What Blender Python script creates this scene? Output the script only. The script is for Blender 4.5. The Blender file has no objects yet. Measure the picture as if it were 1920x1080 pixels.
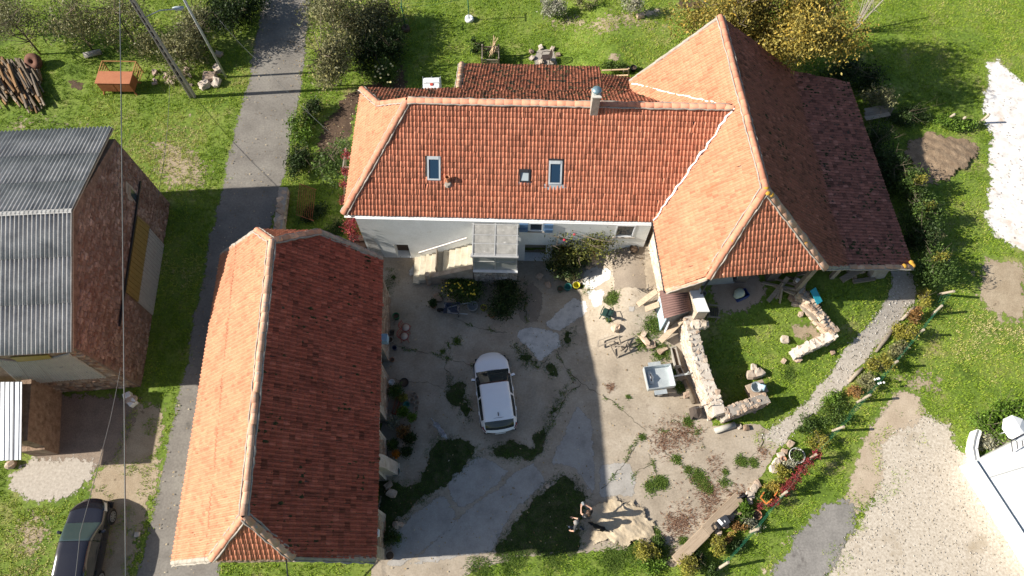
import bpy, bmesh, math, random
import numpy as np
from mathutils import Vector, Matrix, noise
from mathutils.geometry import delaunay_2d_cdt
random.seed(7); rng = np.random.default_rng(7)
SC = bpy.context.scene
COL = SC.collection
EXCL = []
R = math.radians

# ---------------------------------------------------------------- camera
F, CX, CY, H = 1331.0, 960.0, 540.0, 34.0
NAD = (957.0, 1130.0)                       # where a plumb line from the drone meets the picture
_d = np.array([NAD[0]-CX, NAD[1]-CY, F]); _d /= np.linalg.norm(_d)
_u = np.array([0, -1, 0.0]); _n = _u-_d*np.dot(_u, _d); _n /= np.linalg.norm(_n)
_e = np.cross(_n, -_d)
E_, N_, U_ = _e, _n, -_d
cam = bpy.data.cameras.new('camera'); cam.sensor_width = 36; cam.lens = 36*F/1920
cam.clip_start = 0.5; cam.clip_end = 900
co = bpy.data.objects.new('camera', cam); COL.objects.link(co)
ax = lambda i, s=1: Vector((E_[i]*s, N_[i]*s, U_[i]*s))
m = Matrix((ax(0), ax(1, -1), ax(2, -1))).transposed().to_4x4(); m.translation = (0, 0, H)
co.matrix_world = m; SC.camera = co

# ---------------------------------------------------------------- light
SUN_EL, SHADOW_AZ = R(30.3), R(4.0)         # shadows fall to the east, a touch north
sd = Vector((math.cos(SUN_EL)*math.cos(SHADOW_AZ), math.cos(SUN_EL)*math.sin(SHADOW_AZ), -math.sin(SUN_EL)))
W = bpy.data.worlds.new('World'); SC.world = W; W.use_nodes = True
nt = W.node_tree; bg = nt.nodes['Background']
sky = nt.nodes.new('ShaderNodeTexSky'); sky.sky_type = 'NISHITA'; sky.sun_disc = False
sky.sun_elevation = SUN_EL
sky.sun_rotation = math.atan2(-sd.x, -sd.y)
sky.air_density = 1.0; sky.dust_density = 1.2; sky.ozone_density = 1.0
nt.links.new(sky.outputs[0], bg.inputs[0]); bg.inputs[1].default_value = 0.064
sl = bpy.data.lights.new('sun', 'SUN'); sl.energy = 5.0; sl.angle = R(0.53); sl.color = (1.0, 0.93, 0.83)
so = bpy.data.objects.new('sun', sl); COL.objects.link(so)
so.rotation_euler = sd.to_track_quat('-Z', 'Y').to_euler(); so.location = (-40, -4, 40)
SC.view_settings.view_transform = 'Standard'; SC.view_settings.look = 'None'
SC.view_settings.gamma = 1.0; SC.view_settings.use_curve_mapping = False
SC.view_settings.exposure = 0.86

# ---------------------------------------------------------------- terrain height and measuring helpers
def S(t):
    t = np.clip(t, 0, 1); return t*t*(3-2*t)
def g(x, y):
    return 1.9*S((x-2.9)/3.4)*S((y-9.8)/5.2)*(1-0.55*S((x-15.5)/6.0))*(1-0.6*S((y-19.5)/5.0))
def at(px, py, z=0.0):                      # point of the place seen at a pixel of the photograph, at height z
    r = np.array([px-CX, py-CY, F]); v = np.array([r@E_, r@N_, r@U_]); t = (z-H)/v[2]
    return Vector((v[0]*t, v[1]*t, z))
def aty(px, py, Y):
    r = np.array([px-CX, py-CY, F]); v = np.array([r@E_, r@N_, r@U_]); t = Y/v[1]
    return Vector((v[0]*t, Y, H+v[2]*t))
def gp(px, py, h=0.0):                      # the same on the ground, h metres up
    z = 0.0
    for _ in range(25):
        p = at(px, py, z+h); z = 0.5*z+0.5*float(g(p.x, p.y))
    p = at(px, py, z+h); return p
def gz(p): return float(g(p[0], p[1]))
def dirz(a, b): return math.atan2(b[1]-a[1], b[0]-a[0])

# ---------------------------------------------------------------- materials
MAT = {}
def ramp(nt, stops, interp='LINEAR'):
    r = nt.nodes.new('ShaderNodeValToRGB'); e = r.color_ramp.elements; r.color_ramp.interpolation = interp
    while len(e) < len(stops): e.new(0.5)
    for k, (p, c) in enumerate(stops):
        e[k].position = p; e[k].color = (c[0], c[1], c[2], 1)
    return r
def tex(nt, kind, scale, co, **kw):
    t = nt.nodes.new('ShaderNodeTex'+kind); t.inputs['Scale'].default_value = scale
    for k, v in kw.items(): t.inputs[k].default_value = v
    nt.links.new(co, t.inputs['Vector']); return t
def M(name, stops, scale=3.0, rough=0.8, bump=0.0, bscale=None, tint=0.0, spots=None, fine=0.0, metal=0.0, spec=0.3,
      translucent=0.0, edge=0.0, space='pos', stretch=None, coat=0.0, hue=None):
    """stops: colours along a noise; tint: how far a per-piece random value lightens/darkens; spots: (colour, scale, threshold)"""
    if name in MAT: return MAT[name]
    mt = bpy.data.materials.new(name); mt.use_nodes = True; t = mt.node_tree; b = t.nodes['Principled BSDF']; L = t.links.new
    if space == 'pos': c = t.nodes.new('ShaderNodeNewGeometry').outputs['Position']
    else: c = t.nodes.new('ShaderNodeTexCoord').outputs['Object']
    if stretch:
        mp = t.nodes.new('ShaderNodeMapping'); mp.inputs['Scale'].default_value = stretch[:3]
        if len(stretch) > 3: mp.inputs['Rotation'].default_value = (0, 0, stretch[3])
        L(c, mp.inputs[0]); c = mp.outputs[0]
    if isinstance(stops[0], (int, float)): stops = [(0, stops), (1, stops)]
    elif not isinstance(stops[0][1], tuple): stops = [(k/(len(stops)-1), s) for k, s in enumerate(stops)]
    st = [(0.28+0.44*p, cc) for p, cc in stops]
    n = tex(t, 'Noise', scale, c, Detail=6.0, Roughness=0.62)
    r = ramp(t, st); L(n.outputs['Fac'], r.inputs[0]); col = r.outputs[0]
    if fine:
        n2 = tex(t, 'Noise', scale*14, c, Detail=3.0)
        mr = t.nodes.new('ShaderNodeMapRange'); L(n2.outputs['Fac'], mr.inputs[0])
        mr.inputs[1].default_value = .3; mr.inputs[2].default_value = .7
        mr.inputs[3].default_value = 1-fine; mr.inputs[4].default_value = 1+fine
        x = t.nodes.new('ShaderNodeMix'); x.data_type = 'RGBA'; x.blend_type = 'MULTIPLY'; x.inputs[0].default_value = 1
        L(col, x.inputs[6]); L(mr.outputs[0], x.inputs[7]); col = x.outputs[2]
    if tint or hue:
        a = t.nodes.new('ShaderNodeAttribute'); a.attribute_name = 'tint'
        oi = t.nodes.new('ShaderNodeObjectInfo')
        ad = t.nodes.new('ShaderNodeMath'); ad.operation = 'ADD'; L(a.outputs['Fac'], ad.inputs[0]); L(oi.outputs['Random'], ad.inputs[1])
        fr = t.nodes.new('ShaderNodeMath'); fr.operation = 'FRACT'; L(ad.outputs[0], fr.inputs[0])
        if hue:
            hr = ramp(t, hue); L(fr.outputs[0], hr.inputs[0])
            x = t.nodes.new('ShaderNodeMix'); x.data_type = 'RGBA'; x.blend_type = 'MULTIPLY'; x.inputs[0].default_value = 1
            L(col, x.inputs[6]); L(hr.outputs[0], x.inputs[7]); col = x.outputs[2]
        if tint:
            mr = t.nodes.new('ShaderNodeMapRange'); L(fr.outputs[0], mr.inputs[0]); mr.inputs[3].default_value = 1-tint; mr.inputs[4].default_value = 1+tint
            x = t.nodes.new('ShaderNodeMix'); x.data_type = 'RGBA'; x.blend_type = 'MULTIPLY'; x.inputs[0].default_value = 1
            L(col, x.inputs[6]); L(mr.outputs[0], x.inputs[7]); col = x.outputs[2]
    for sp in (spots or []):
        s = tex(t, 'Noise', sp[1], c, Detail=5.0, Roughness=0.6)
        rr = ramp(t, [(sp[2], (0, 0, 0)), (min(1, sp[2]+(sp[3] if len(sp) > 3 else .06)), (1, 1, 1))]); L(s.outputs['Fac'], rr.inputs[0])
        x = t.nodes.new('ShaderNodeMix'); x.data_type = 'RGBA'; L(rr.outputs[0], x.inputs[0]); L(col, x.inputs[6]); x.inputs[7].default_value = (*sp[0], 1); col = x.outputs[2]
    L(col, b.inputs['Base Color']); b.inputs['Roughness'].default_value = rough; b.inputs['Metallic'].default_value = metal
    b.inputs['Specular IOR Level'].default_value = spec; b.inputs['Coat Weight'].default_value = coat
    if bump:
        bn = tex(t, 'Noise', bscale or scale*6, c, Detail=5.0)
        bp = t.nodes.new('ShaderNodeBump'); bp.inputs['Strength'].default_value = min(1, bump*8); bp.inputs['Distance'].default_value = bump
        L(bn.outputs['Fac'], bp.inputs['Height']); L(bp.outputs[0], b.inputs['Normal'])
    if translucent:
        tr = t.nodes.new('ShaderNodeBsdfTranslucent'); L(col, tr.inputs[0])
        mx = t.nodes.new('ShaderNodeMixShader'); mx.inputs[0].default_value = translucent
        L(b.outputs[0], mx.inputs[1]); L(tr.outputs[0], mx.inputs[2]); L(mx.outputs[0], t.nodes['Material Output'].inputs[0])
    if edge:                                   # worn, broken rim of a thin ground layer
        a = t.nodes.new('ShaderNodeAttribute'); a.attribute_name = 'rim'; n3 = tex(t, 'Noise', edge, c, Detail=8.0, Roughness=.7)
        m1 = t.nodes.new('ShaderNodeMath'); m1.operation = 'MULTIPLY_ADD'; L(n3.outputs['Fac'], m1.inputs[0]); m1.inputs[1].default_value = 2.6; m1.inputs[2].default_value = -1.3
        m2 = t.nodes.new('ShaderNodeMath'); m2.operation = 'ADD'; L(a.outputs['Fac'], m2.inputs[0]); L(m1.outputs[0], m2.inputs[1])
        m3 = t.nodes.new('ShaderNodeMapRange'); L(m2.outputs[0], m3.inputs[0]); m3.inputs[1].default_value = .42; m3.inputs[2].default_value = .58
        tp = t.nodes.new('ShaderNodeBsdfTransparent'); mx = t.nodes.new('ShaderNodeMixShader'); L(m3.outputs[0], mx.inputs[0]); L(tp.outputs[0], mx.inputs[1]); L(b.outputs[0], mx.inputs[2]); L(mx.outputs[0], t.nodes['Material Output'].inputs[0])
    MAT[name] = mt; return mt
def leaf(name, a, b_, c=None): return M(name, [(0, a), (1, b_)], 2.2, .55, tint=.45, translucent=.22, spec=.25, hue=[(0, (1, 1, 1)), (.7, (1, 1, 1)), (1, c or (1.15, 1.05, .8))])
def plain(name, c, rough=.6, metal=0.0, spec=.4, coat=0.0, var=.12, tint=0.0):
    return M(name, [tuple(x*(1-var) for x in c), tuple(min(1, x*(1+var)) for x in c)], 5, rough, metal=metal, spec=spec, coat=coat, fine=var*.6, tint=tint)
def glass(name, c, rough=.05, alpha=1.0):
    if name in MAT: return MAT[name]
    mt = bpy.data.materials.new(name); mt.use_nodes = True; b = mt.node_tree.nodes['Principled BSDF']
    b.inputs['Base Color'].default_value = (*c, 1); b.inputs['Roughness'].default_value = rough; b.inputs['Specular IOR Level'].default_value = .8
    b.inputs['Alpha'].default_value = alpha
    MAT[name] = mt; return mt
OLD = [(0, (.5, .48, .47)), (.08, (.84, .8, .78)), (.35, (1, .96, .95)), (.6, (1.05, 1.0, .97)), (.85, (.93, .84, .8)), (.95, (1.12, 1.1, 1.06)), (1, (1.22, 1.28, 1.3))]
WSTN = [(0, (.80, .77, .75)), (.1, (.94, .92, .9)), (.5, (1, 1, 1)), (.9, (1.03, 1.0, .98)), (1, (1.07, 1.07, 1.05))]
NEWT = [(0, (.62, .58, .56)), (.07, (.86, .82, .8)), (.3, (1, .97, .95)), (.6, (1.06, 1.0, .97)), (.85, (.93, .84, .8)), (1, (1.14, 1.14, 1.1))]
TILE_S = M('orange roof tile', [(.53, .205, .125), (.60, .255, .16)], 1.2, .78, .004, 30, tint=.10, hue=NEWT, spots=[((.36, .135, .085), .9, .56, .2), ((.05, .045, .04), 8.0, .685, .03)], fine=.1)
TILE_W = M('pale orange roof tile', [(.46, .203, .118), (.545, .262, .158)], 1.0, .8, .004, 30, tint=.05, hue=WSTN, spots=[((.18, .075, .045), 11.0, .665, .03), ((.42, .17, .09), .9, .60, .16), ((.62, .45, .33), 3, .68, .1)], fine=.1)  # small dark spots imitate the little shadows cast by tile edges
TILE_E = M('weathered shaded red roof tile', [(.275, .078, .056), (.36, .112, .082)], 0.9, .85, .005, 30, tint=.13, hue=OLD, spots=[((.05, .05, .035), 5.3, .655, .04), ((.38, .34, .30), 9, .72, .03)], fine=.14)  # older tile, its red also darkened to carry the east slope's shade
TILE_B = M('brown red shaded barn tile', [(.235, .085, .064), (.325, .118, .09)], 0.9, .85, .005, 30, tint=.15, hue=OLD, spots=[((.05, .05, .035), 5.3, .64, .04), ((.38, .34, .30), 9, .72, .03)], fine=.14)  # barn tile with the shade of its east slope put into the colour
TILE_N = M('mossy old roof tile', [(.28, .10, .062), (.44, .16, .09)], 1.4, .88, .006, 26, tint=.25, hue=OLD, spots=[((.045, .042, .028), 3.4, .53, .08), ((.36, .33, .30), 10, .70, .03)], fine=.16)
TILE_L = M('dark mossy flat roof tile', [(.27, .105, .080), (.38, .15, .115)], 1.1, .9, .006, 26, tint=.25, hue=OLD, spots=[((.06, .052, .042), 4.6, .59, .07), ((.30, .28, .26), 9, .70, .03)], fine=.16)
RIDGE = M('lichened ridge tile', [(.52, .26, .16), (.62, .42, .30)], 2.0, .85, .006, 20, tint=.25, spots=[((.60, .30, .03), 2.6, .66, .04), ((.35, .33, .29), 5, .58, .08)], fine=.15)
RIDGE_O = M('orange ridge tile', [(.52, .20, .12), (.58, .29, .19)], 2.0, .8, .004, 20, tint=.14, spots=[((.60, .33, .04), 2.2, .73, .03)], fine=.1)
MORTAR = M('lime mortar', [(.25, .225, .19), (.42, .38, .33)], 4, .95, .01, 30, fine=.2)
WHITEMORT = M('white mortar', [(.72, .72, .70), (.85, .85, .83)], 4, .9, .004, 30)
PLASTER = M('white lime render', [(.66, .68, .67), (.80, .82, .82)], 1.4, .9, .010, 7, spots=[((.52, .49, .44), 1.6, .66, .08), ((.40, .37, .33), 5, .73, .03)], fine=.07)
STONE = M('rubble stone', [(.28, .20, .15), (.42, .33, .25), (.56, .47, .38)], 2.6, .95, .02, 14, tint=.28, fine=.22, hue=[(0, (1, .9, .82)), (.5, (1, 1, 1)), (1, (1.1, 1.05, 1))])
PALESTONE = M('pale sunbleached stone', [(.36, .295, .235), (.57, .51, .44)], 2.4, .95, .02, 12, tint=.22, fine=.2, hue=[(0, (1, .86, .76)), (.3, (1, .97, .92)), (.8, (1, 1, 1)), (1, (.82, .8, .8))])
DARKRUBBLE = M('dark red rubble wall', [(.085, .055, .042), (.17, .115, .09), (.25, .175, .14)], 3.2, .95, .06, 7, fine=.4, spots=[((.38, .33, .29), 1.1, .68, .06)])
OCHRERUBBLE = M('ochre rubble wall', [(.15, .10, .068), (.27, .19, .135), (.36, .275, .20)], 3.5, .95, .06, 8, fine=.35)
WOOD = M('grey weathered wood', [(.20, .165, .125), (.36, .31, .25)], 3, .85, .006, 30, tint=.25, stretch=(1, 6, 6), space='obj', fine=.15)
PALEWOOD = M('pale sawn wood', [(.52, .36, .21), (.66, .49, .32)], 3, .8, .004, 30, tint=.15, stretch=(1, 7, 7), space='obj', fine=.1)
BEAM = M('old oak beam', [(.30, .225, .155), (.44, .35, .255)], 2, .85, .008, 22, tint=.15, stretch=(.6, 7, 7), space='obj', fine=.15, spots=[((.16, .11, .07), 3, .66, .05)])
DKRUST = M('dark brown rust', [(.10, .045, .03), (.17, .08, .05)], 3, .85, fine=.15)
RUST = M('rusty steel', [(.26, .085, .035), (.40, .15, .07)], 2, .75, .004, 40, fine=.15, spots=[((.16, .06, .03), 3, .62, .08)])
GALV = M('galvanised steel', [(.50, .55, .56), (.66, .70, .70)], 3, .42, metal=.45, fine=.08)
CONC = M('concrete post', [(.27, .25, .22), (.38, .36, .32)], 4, .9, .006, 30, fine=.15)
BLACKP = plain('black plastic', (.02, .02, .022), .45)
WHITEP = plain('white plastic', (.78, .79, .79), .4, var=.04)
TERRA = M('terracotta', [(.40, .17, .09), (.52, .25, .15)], 5, .85, fine=.12, tint=.2)
SOIL = M('brown soil', [(.075, .05, .033), (.15, .105, .07)], 3, .97, .03, 18, fine=.3)
BARK = M('bark', [(.11, .085, .06), (.22, .18, .13)], 5, .92, .01, 25, fine=.2)
TWIG = M('pale twigs', [(.30, .27, .22), (.42, .38, .32)], 5, .9)
IRON = plain('dark iron', (.045, .045, .05), .5, .5)
CABLE = plain('cable', (.10, .11, .11), .6)
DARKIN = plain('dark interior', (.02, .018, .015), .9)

# ---------------------------------------------------------------- mesh helpers
class G:
    def __init__(s): s.v = []; s.f = []
    def add(s, vs, fs):
        o = len(s.v); s.v += [tuple(v) for v in vs]; s.f += [tuple(i+o for i in f) for f in fs]; return s
    def box(s, c, size, rz=0.0, rx=0.0, ry=0.0):
        m_ = Matrix.Translation(c) @ Matrix.Rotation(rz, 4, 'Z') @ Matrix.Rotation(ry, 4, 'Y') @ Matrix.Rotation(rx, 4, 'X')
        h = [k/2 for k in size]; b = min(h)*.12
        vs = []; pts = []
        for sx in (-1, 1):
            for sy in (-1, 1):
                for sz in (-1, 1): pts.append(m_ @ Vector((sx*h[0], sy*h[1], sz*h[2])))
        return s.add(pts, [(0, 1, 3, 2), (4, 6, 7, 5), (0, 4, 5, 1), (2, 3, 7, 6), (0, 2, 6, 4), (1, 5, 7, 3)])
    def bar(s, a, b, w, t, up=(0, 0, 1)):      # a beam of rectangular section from a to b
        a, b = Vector(a), Vector(b); d = b-a; l = d.length; d.normalize(); u = Vector(up)
        if abs(d.dot(u)) > .98: u = Vector((0, 1, 0))
        x = d.cross(u).normalized(); z = x.cross(d)
        vs = [p+x*(i*w/2)+z*(j*t/2) for p in (a, b) for i, j in ((-1, -1), (1, -1), (1, 1), (-1, 1))]
        return s.add(vs, [(3, 2, 1, 0), (4, 5, 6, 7), (0, 1, 5, 4), (1, 2, 6, 5), (2, 3, 7, 6), (3, 0, 4, 7)])
    def tube(s, pts, r, n=8, cap=True):
        pts = [Vector(p) for p in pts]; rs = r if isinstance(r, (list, tuple)) else [r]*len(pts)
        rings = []
        for i, p in enumerate(pts):
            d = (pts[min(i+1, len(pts)-1)]-pts[max(i-1, 0)]).normalized()
            u = Vector((0, 0, 1)) if abs(d.z) < .9 else Vector((1, 0, 0))
            x = d.cross(u).normalized(); y = x.cross(d)
            rings.append([p+(x*math.cos(2*math.pi*k/n)+y*math.sin(2*math.pi*k/n))*rs[i] for k in range(n)])
        vs = [v for q in rings for v in q]; fs = []
        for i in range(len(rings)-1):
            for k in range(n): fs.append((i*n+k, i*n+(k+1) % n, (i+1)*n+(k+1) % n, (i+1)*n+k))
        if cap: fs += [tuple(reversed(range(n))), tuple(range((len(rings)-1)*n, len(rings)*n))]
        return s.add(vs, fs)
    def lathe(s, prof, c=(0, 0, 0), n=18):     # prof: (r, z) pairs
        vs = []; fs = []
        for r, z in prof:
            for k in range(n): vs.append((c[0]+r*math.cos(2*math.pi*k/n), c[1]+r*math.sin(2*math.pi*k/n), c[2]+z))
        for i in range(len(prof)-1):
            for k in range(n): fs.append((i*n+k, i*n+(k+1) % n, (i+1)*n+(k+1) % n, (i+1)*n+k))
        return s.add(vs, fs)
    def prism(s, poly, z0, z1):
        n = len(poly); vs = [(p[0], p[1], z0) for p in poly]+[(p[0], p[1], z1) for p in poly]
        return s.add(vs, [tuple(range(n, 2*n)), tuple(reversed(range(n)))]+[(k, (k+1) % n, n+(k+1) % n, n+k) for k in range(n)])
    def slab(s, poly, t):                      # polygon in space thickened downwards by t
        n = len(poly); vs = [tuple(p) for p in poly]+[(p[0], p[1], p[2]-t) for p in poly]
        return s.add(vs, [tuple(range(n)), tuple(reversed(range(n, 2*n)))]+[(n+k, n+(k+1) % n, (k+1) % n, k) for k in range(n)])
    def mesh(s, name, mat, smooth=False):
        me = bpy.data.meshes.new(name); me.from_pydata(s.v, [], s.f); me.materials.append(mat)
        if smooth: me.polygons.foreach_set('use_smooth', [True]*len(me.polygons))
        me.update(); return me
def tag(o, label=None, cat=None, group=None, kind=None):
    if label: o['label'] = label
    if cat: o['category'] = cat
    if group: o['group'] = group
    if kind: o['kind'] = kind
    return o
def link(name, me, parent=None):
    o = bpy.data.objects.new(name, me); COL.objects.link(o)
    if parent: o.parent = parent
    return o
def thing(name, label, cat, loc=(0, 0, 0), rz=0.0, group=None):
    o = bpy.data.objects.new(name, None); COL.objects.link(o); o.location = loc; o.rotation_euler = (0, 0, rz); o.empty_display_size = .3
    return tag(o, label, cat, group)
def fixn(me):
    b = bmesh.new(); b.from_mesh(me); bmesh.ops.recalc_face_normals(b, faces=b.faces); b.to_mesh(me); b.free()
def part(name, gg, mat, parent=None, smooth=False, world=False, bevel=0.0, label=None):
    if world and parent is not None:
        q = parent; off = Vector((0, 0, 0))
        while q is not None: off += q.location; q = q.parent
        gg.v = [(v[0]-off.x, v[1]-off.y, v[2]-off.z) for v in gg.v]
    me = gg.mesh(name, mat, smooth); fixn(me); o = link(name, me, parent)
    if bevel:
        b = o.modifiers.new('bevel', 'BEVEL'); b.width = bevel; b.segments = 2; b.limit_method = 'ANGLE'
    if label: o['label'] = label
    return o
def solo(name, gg, mat, label, cat, loc=None, group=None, rz=0.0, smooth=False, bevel=0.0):
    o = part(name, gg, mat, None, smooth, bevel=bevel)
    if loc is not None: o.location = loc
    o.rotation_euler = (0, 0, rz)
    return tag(o, label, cat, group)
def mesh_np(name, V, Q, mat, tint=None, smooth=False):      # V (n,3), Q (m,k) same-sized faces, tint per face
    me = bpy.data.meshes.new(name); V = np.asarray(V, np.float32); Q = np.asarray(Q, np.int32); k = Q.shape[1]
    me.vertices.add(len(V)); me.vertices.foreach_set('co', V.ravel())
    me.loops.add(Q.size); me.loops.foreach_set('vertex_index', Q.ravel())
    me.polygons.add(len(Q)); me.polygons.foreach_set('loop_start', np.arange(0, Q.size, k, dtype=np.int32))
    me.polygons.foreach_set('loop_total', np.full(len(Q), k, np.int32))
    if smooth: me.polygons.foreach_set('use_smooth', np.ones(len(Q), bool))
    me.update(calc_edges=True); me.materials.append(mat)
    if tint is not None:
        a = me.attributes.new('tint', 'FLOAT', 'FACE'); a.data.foreach_set('value', np.asarray(tint, np.float32))
    return me
def rock_mesh(name, mat, seed, sx=1, sy=1, sz=1):          # 48 triangles, boxy, uneven
    r_ = random.Random(seed); b = bmesh.new(); bmesh.ops.create_cube(b, size=1)
    bmesh.ops.subdivide_edges(b, edges=b.edges, cuts=1, use_grid_fill=True)
    for v in b.verts:
        l = v.co.length; v.co *= (.56/l)**.38
        v.co += Vector((r_.uniform(-1, 1), r_.uniform(-1, 1), r_.uniform(-1, 1)))*.11
        v.co.x *= sx; v.co.y *= sy; v.co.z *= sz
    me = bpy.data.meshes.new(name); b.to_mesh(me); b.free(); me.materials.append(mat); return me
ROCKS = {k: [rock_mesh('stone', mt, 10*j+i) for i in range(6)] for j, (k, mt) in enumerate((('pale', PALESTONE), ('stone', STONE)))}
def rock(p, size, rz=0.0, kind='stone', parent=None, name='stone', label=None, cat=None, group=None, tilt=0.15):
    o = link(name, random.choice(ROCKS[kind]), parent); o.location = p; o.scale = size
    o.rotation_euler = (random.uniform(-tilt, tilt), random.uniform(-tilt, tilt), rz)
    return tag(o, label, cat, group)
def inside(P, poly):
    x, y = P[:, 0], P[:, 1]; r_ = np.zeros(len(P), bool); n = len(poly)
    for i in range(n):
        x1, y1 = poly[i][0], poly[i][1]; x2, y2 = poly[(i+1) % n][0], poly[(i+1) % n][1]
        c = ((y1 > y) != (y2 > y)) & (x < (x2-x1)*(y-y1)/((y2-y1) or 1e-9)+x1); r_ ^= c
    return r_
def ragged(poly, step=.25, amp=.1, seed=0, closed=True):
    out = []; n = len(poly)
    for i in range(n if closed else n-1):
        a, b = Vector(poly[i][:2]), Vector(poly[(i+1) % n][:2]); k = max(1, int((b-a).length/step))
        nn = Vector((-(b-a).y, (b-a).x)).normalized()
        for j in range(k):
            p = a+(b-a)*(j/k); w = noise.noise(Vector((p.x*1.1, p.y*1.1, seed*7.3)))+.7*noise.noise(Vector((p.x*3.7, p.y*3.7, seed*3.1)))+.5*noise.noise(Vector((p.x*9.1, p.y*9.1, seed*1.7)))
            p = p+nn*w*amp*1.6; out.append((p.x, p.y))
    return out
def sheet(name, poly, off, mat, label, step=.25, amp=.1, seed=0, rag=True, parent=None, hfun=None, rim=.5, excl=True):
    """a sheet following the ground, off metres above it, with an uneven edge"""
    poly = [tuple(p[:2]) for p in poly]; b = ragged(poly, min(step, .13), amp, seed) if rag else ragged(poly, .4, 0)
    A = np.array(b); lo, hi = A.min(0), A.max(0)
    gx, gy = np.meshgrid(np.arange(lo[0], hi[0], step), np.arange(lo[1], hi[1], step)); P = np.stack([gx.ravel(), gy.ravel()], 1)
    P = P[inside(P, b)]; n = len(b)
    vs = [Vector(p) for p in b]+[Vector(p) for p in P]
    r_ = delaunay_2d_cdt(vs, [], [list(range(n))], 1, 1e-4)
    V = np.array([(v.x, v.y) for v in r_[0]]); Z = g(V[:, 0], V[:, 1])+off
    if hfun is not None: Z = Z+hfun(V)
    V = np.concatenate([V, Z[:, None]], 1)
    fs = [f for f in r_[2]]; Fc = np.array(fs)
    a, c, d = V[Fc[:, 0]], V[Fc[:, 1]], V[Fc[:, 2]]
    flip = ((c-a)[:, 0]*(d-a)[:, 1]-(c-a)[:, 1]*(d-a)[:, 0]) < 0; Fc[flip] = Fc[flip][:, ::-1]
    me = mesh_np(name, V, Fc, mat, smooth=hfun is not None); o = link(name, me, parent)
    B0 = np.array(b); B1 = np.roll(B0, -1, 0); dv = B1-B0; dd2 = np.maximum((dv**2).sum(1), 1e-9); dmin = np.full(len(V), 9.0)
    for i in range(len(B0)):
        u_ = np.clip(((V[:, :2]-B0[i])@dv[i])/dd2[i], 0, 1); dmin = np.minimum(dmin, np.hypot(*(V[:, :2]-B0[i]-u_[:, None]*dv[i]).T))
    at_ = me.attributes.new('rim', 'FLOAT', 'POINT'); at_.data.foreach_set('value', np.clip(dmin/rim, 0, 2).astype(np.float32))
    if parent is None: tag(o, label, None, None, 'structure')
    if parent is None and excl: EXCL.append(b)
    elif label: o['label'] = label
    return o, b
def px(*pts): return [gp(*p) for p in pts]

# foliage: many small leaf faces spread through clumps
def leaves(name, clumps, n, size, mat, parent=None, loc=(0, 0, 0), shell=.55, flat=.0, seed=0):
    r_ = np.random.default_rng(seed+11); cl = np.array(clumps, float); vol = (cl[:, 3]*cl[:, 4]*cl[:, 5])**.75; k = r_.choice(len(cl), n, p=vol/vol.sum())
    d = r_.normal(size=(n, 3)); d /= np.linalg.norm(d, axis=1)[:, None]; rad = r_.uniform(0, 1, n)**(1-shell*.8)
    # uneven outline: radius modulated by direction
    ph = r_.uniform(0, 6.28, (len(cl), 3)); w = 1+.22*np.sin(3*d[:, 0]*2+ph[k, 0])*np.sin(3*d[:, 1]*2+ph[k, 1])+.15*np.sin(9*d[:, 2]+ph[k, 2])+.12*r_.normal(size=n)
    P = cl[k, :3]+d*rad[:, None]*w[:, None]*cl[k, 3:6]
    P = P+r_.normal(size=(n, 3))*.03; P[:, 2] = np.maximum(P[:, 2], .02)
    a = r_.normal(size=(n, 3)); a[:, 2] *= (1-flat); a /= np.linalg.norm(a, axis=1)[:, None]
    up = r_.normal(size=(n, 3)); b = np.cross(a, up); b /= np.linalg.norm(b, axis=1)[:, None]
    s = size*r_.uniform(.55, 1.35, n)[:, None]
    V = np.stack([P-a*s, P+b*s*.45, P+a*s, P-b*s*.45], 1).reshape(-1, 3); Q = np.arange(4*n).reshape(-1, 4)
    tn = np.clip(r_.uniform(0, .72, n)+.28*r_.uniform(0, 1, len(cl))[k], 0, .99)
    me = mesh_np(name, V, Q, mat, tn); o = link(name, me, parent); o.location = loc; return o
def limbs(base, top, n, spread, r0, rnd, lean=.0):
    """trunk with limbs, as one tube mesh"""
    q = G(); base = Vector(base); top = Vector(top); mid = base+(top-base)*.5+Vector((rnd.uniform(-.15, .15), rnd.uniform(-.15, .15), 0))
    q.tube([base, mid, top], [r0, r0*.7, r0*.25], 7)
    for i in range(n):
        t = rnd.uniform(.3, .95); s = base.lerp(top, t); a = rnd.uniform(0, 6.28); l = spread*rnd.uniform(.6, 1.15)
        e = s+Vector((math.cos(a)*l, math.sin(a)*l, l*rnd.uniform(.3, .9))); mm = s.lerp(e, .5)+Vector((0, 0, -.05*l))
        q.tube([s, mm, e], [r0*.45*(1-t*.4), r0*.28, r0*.08], 5)
        for j in range(2):
            f = s.lerp(e, rnd.uniform(.5, .9)); e2 = f+Vector((rnd.uniform(-1, 1), rnd.uniform(-1, 1), rnd.uniform(.1, .8)))*l*.45
            q.tube([f, e2], [r0*.16, r0*.05], 4)
    return q
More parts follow.
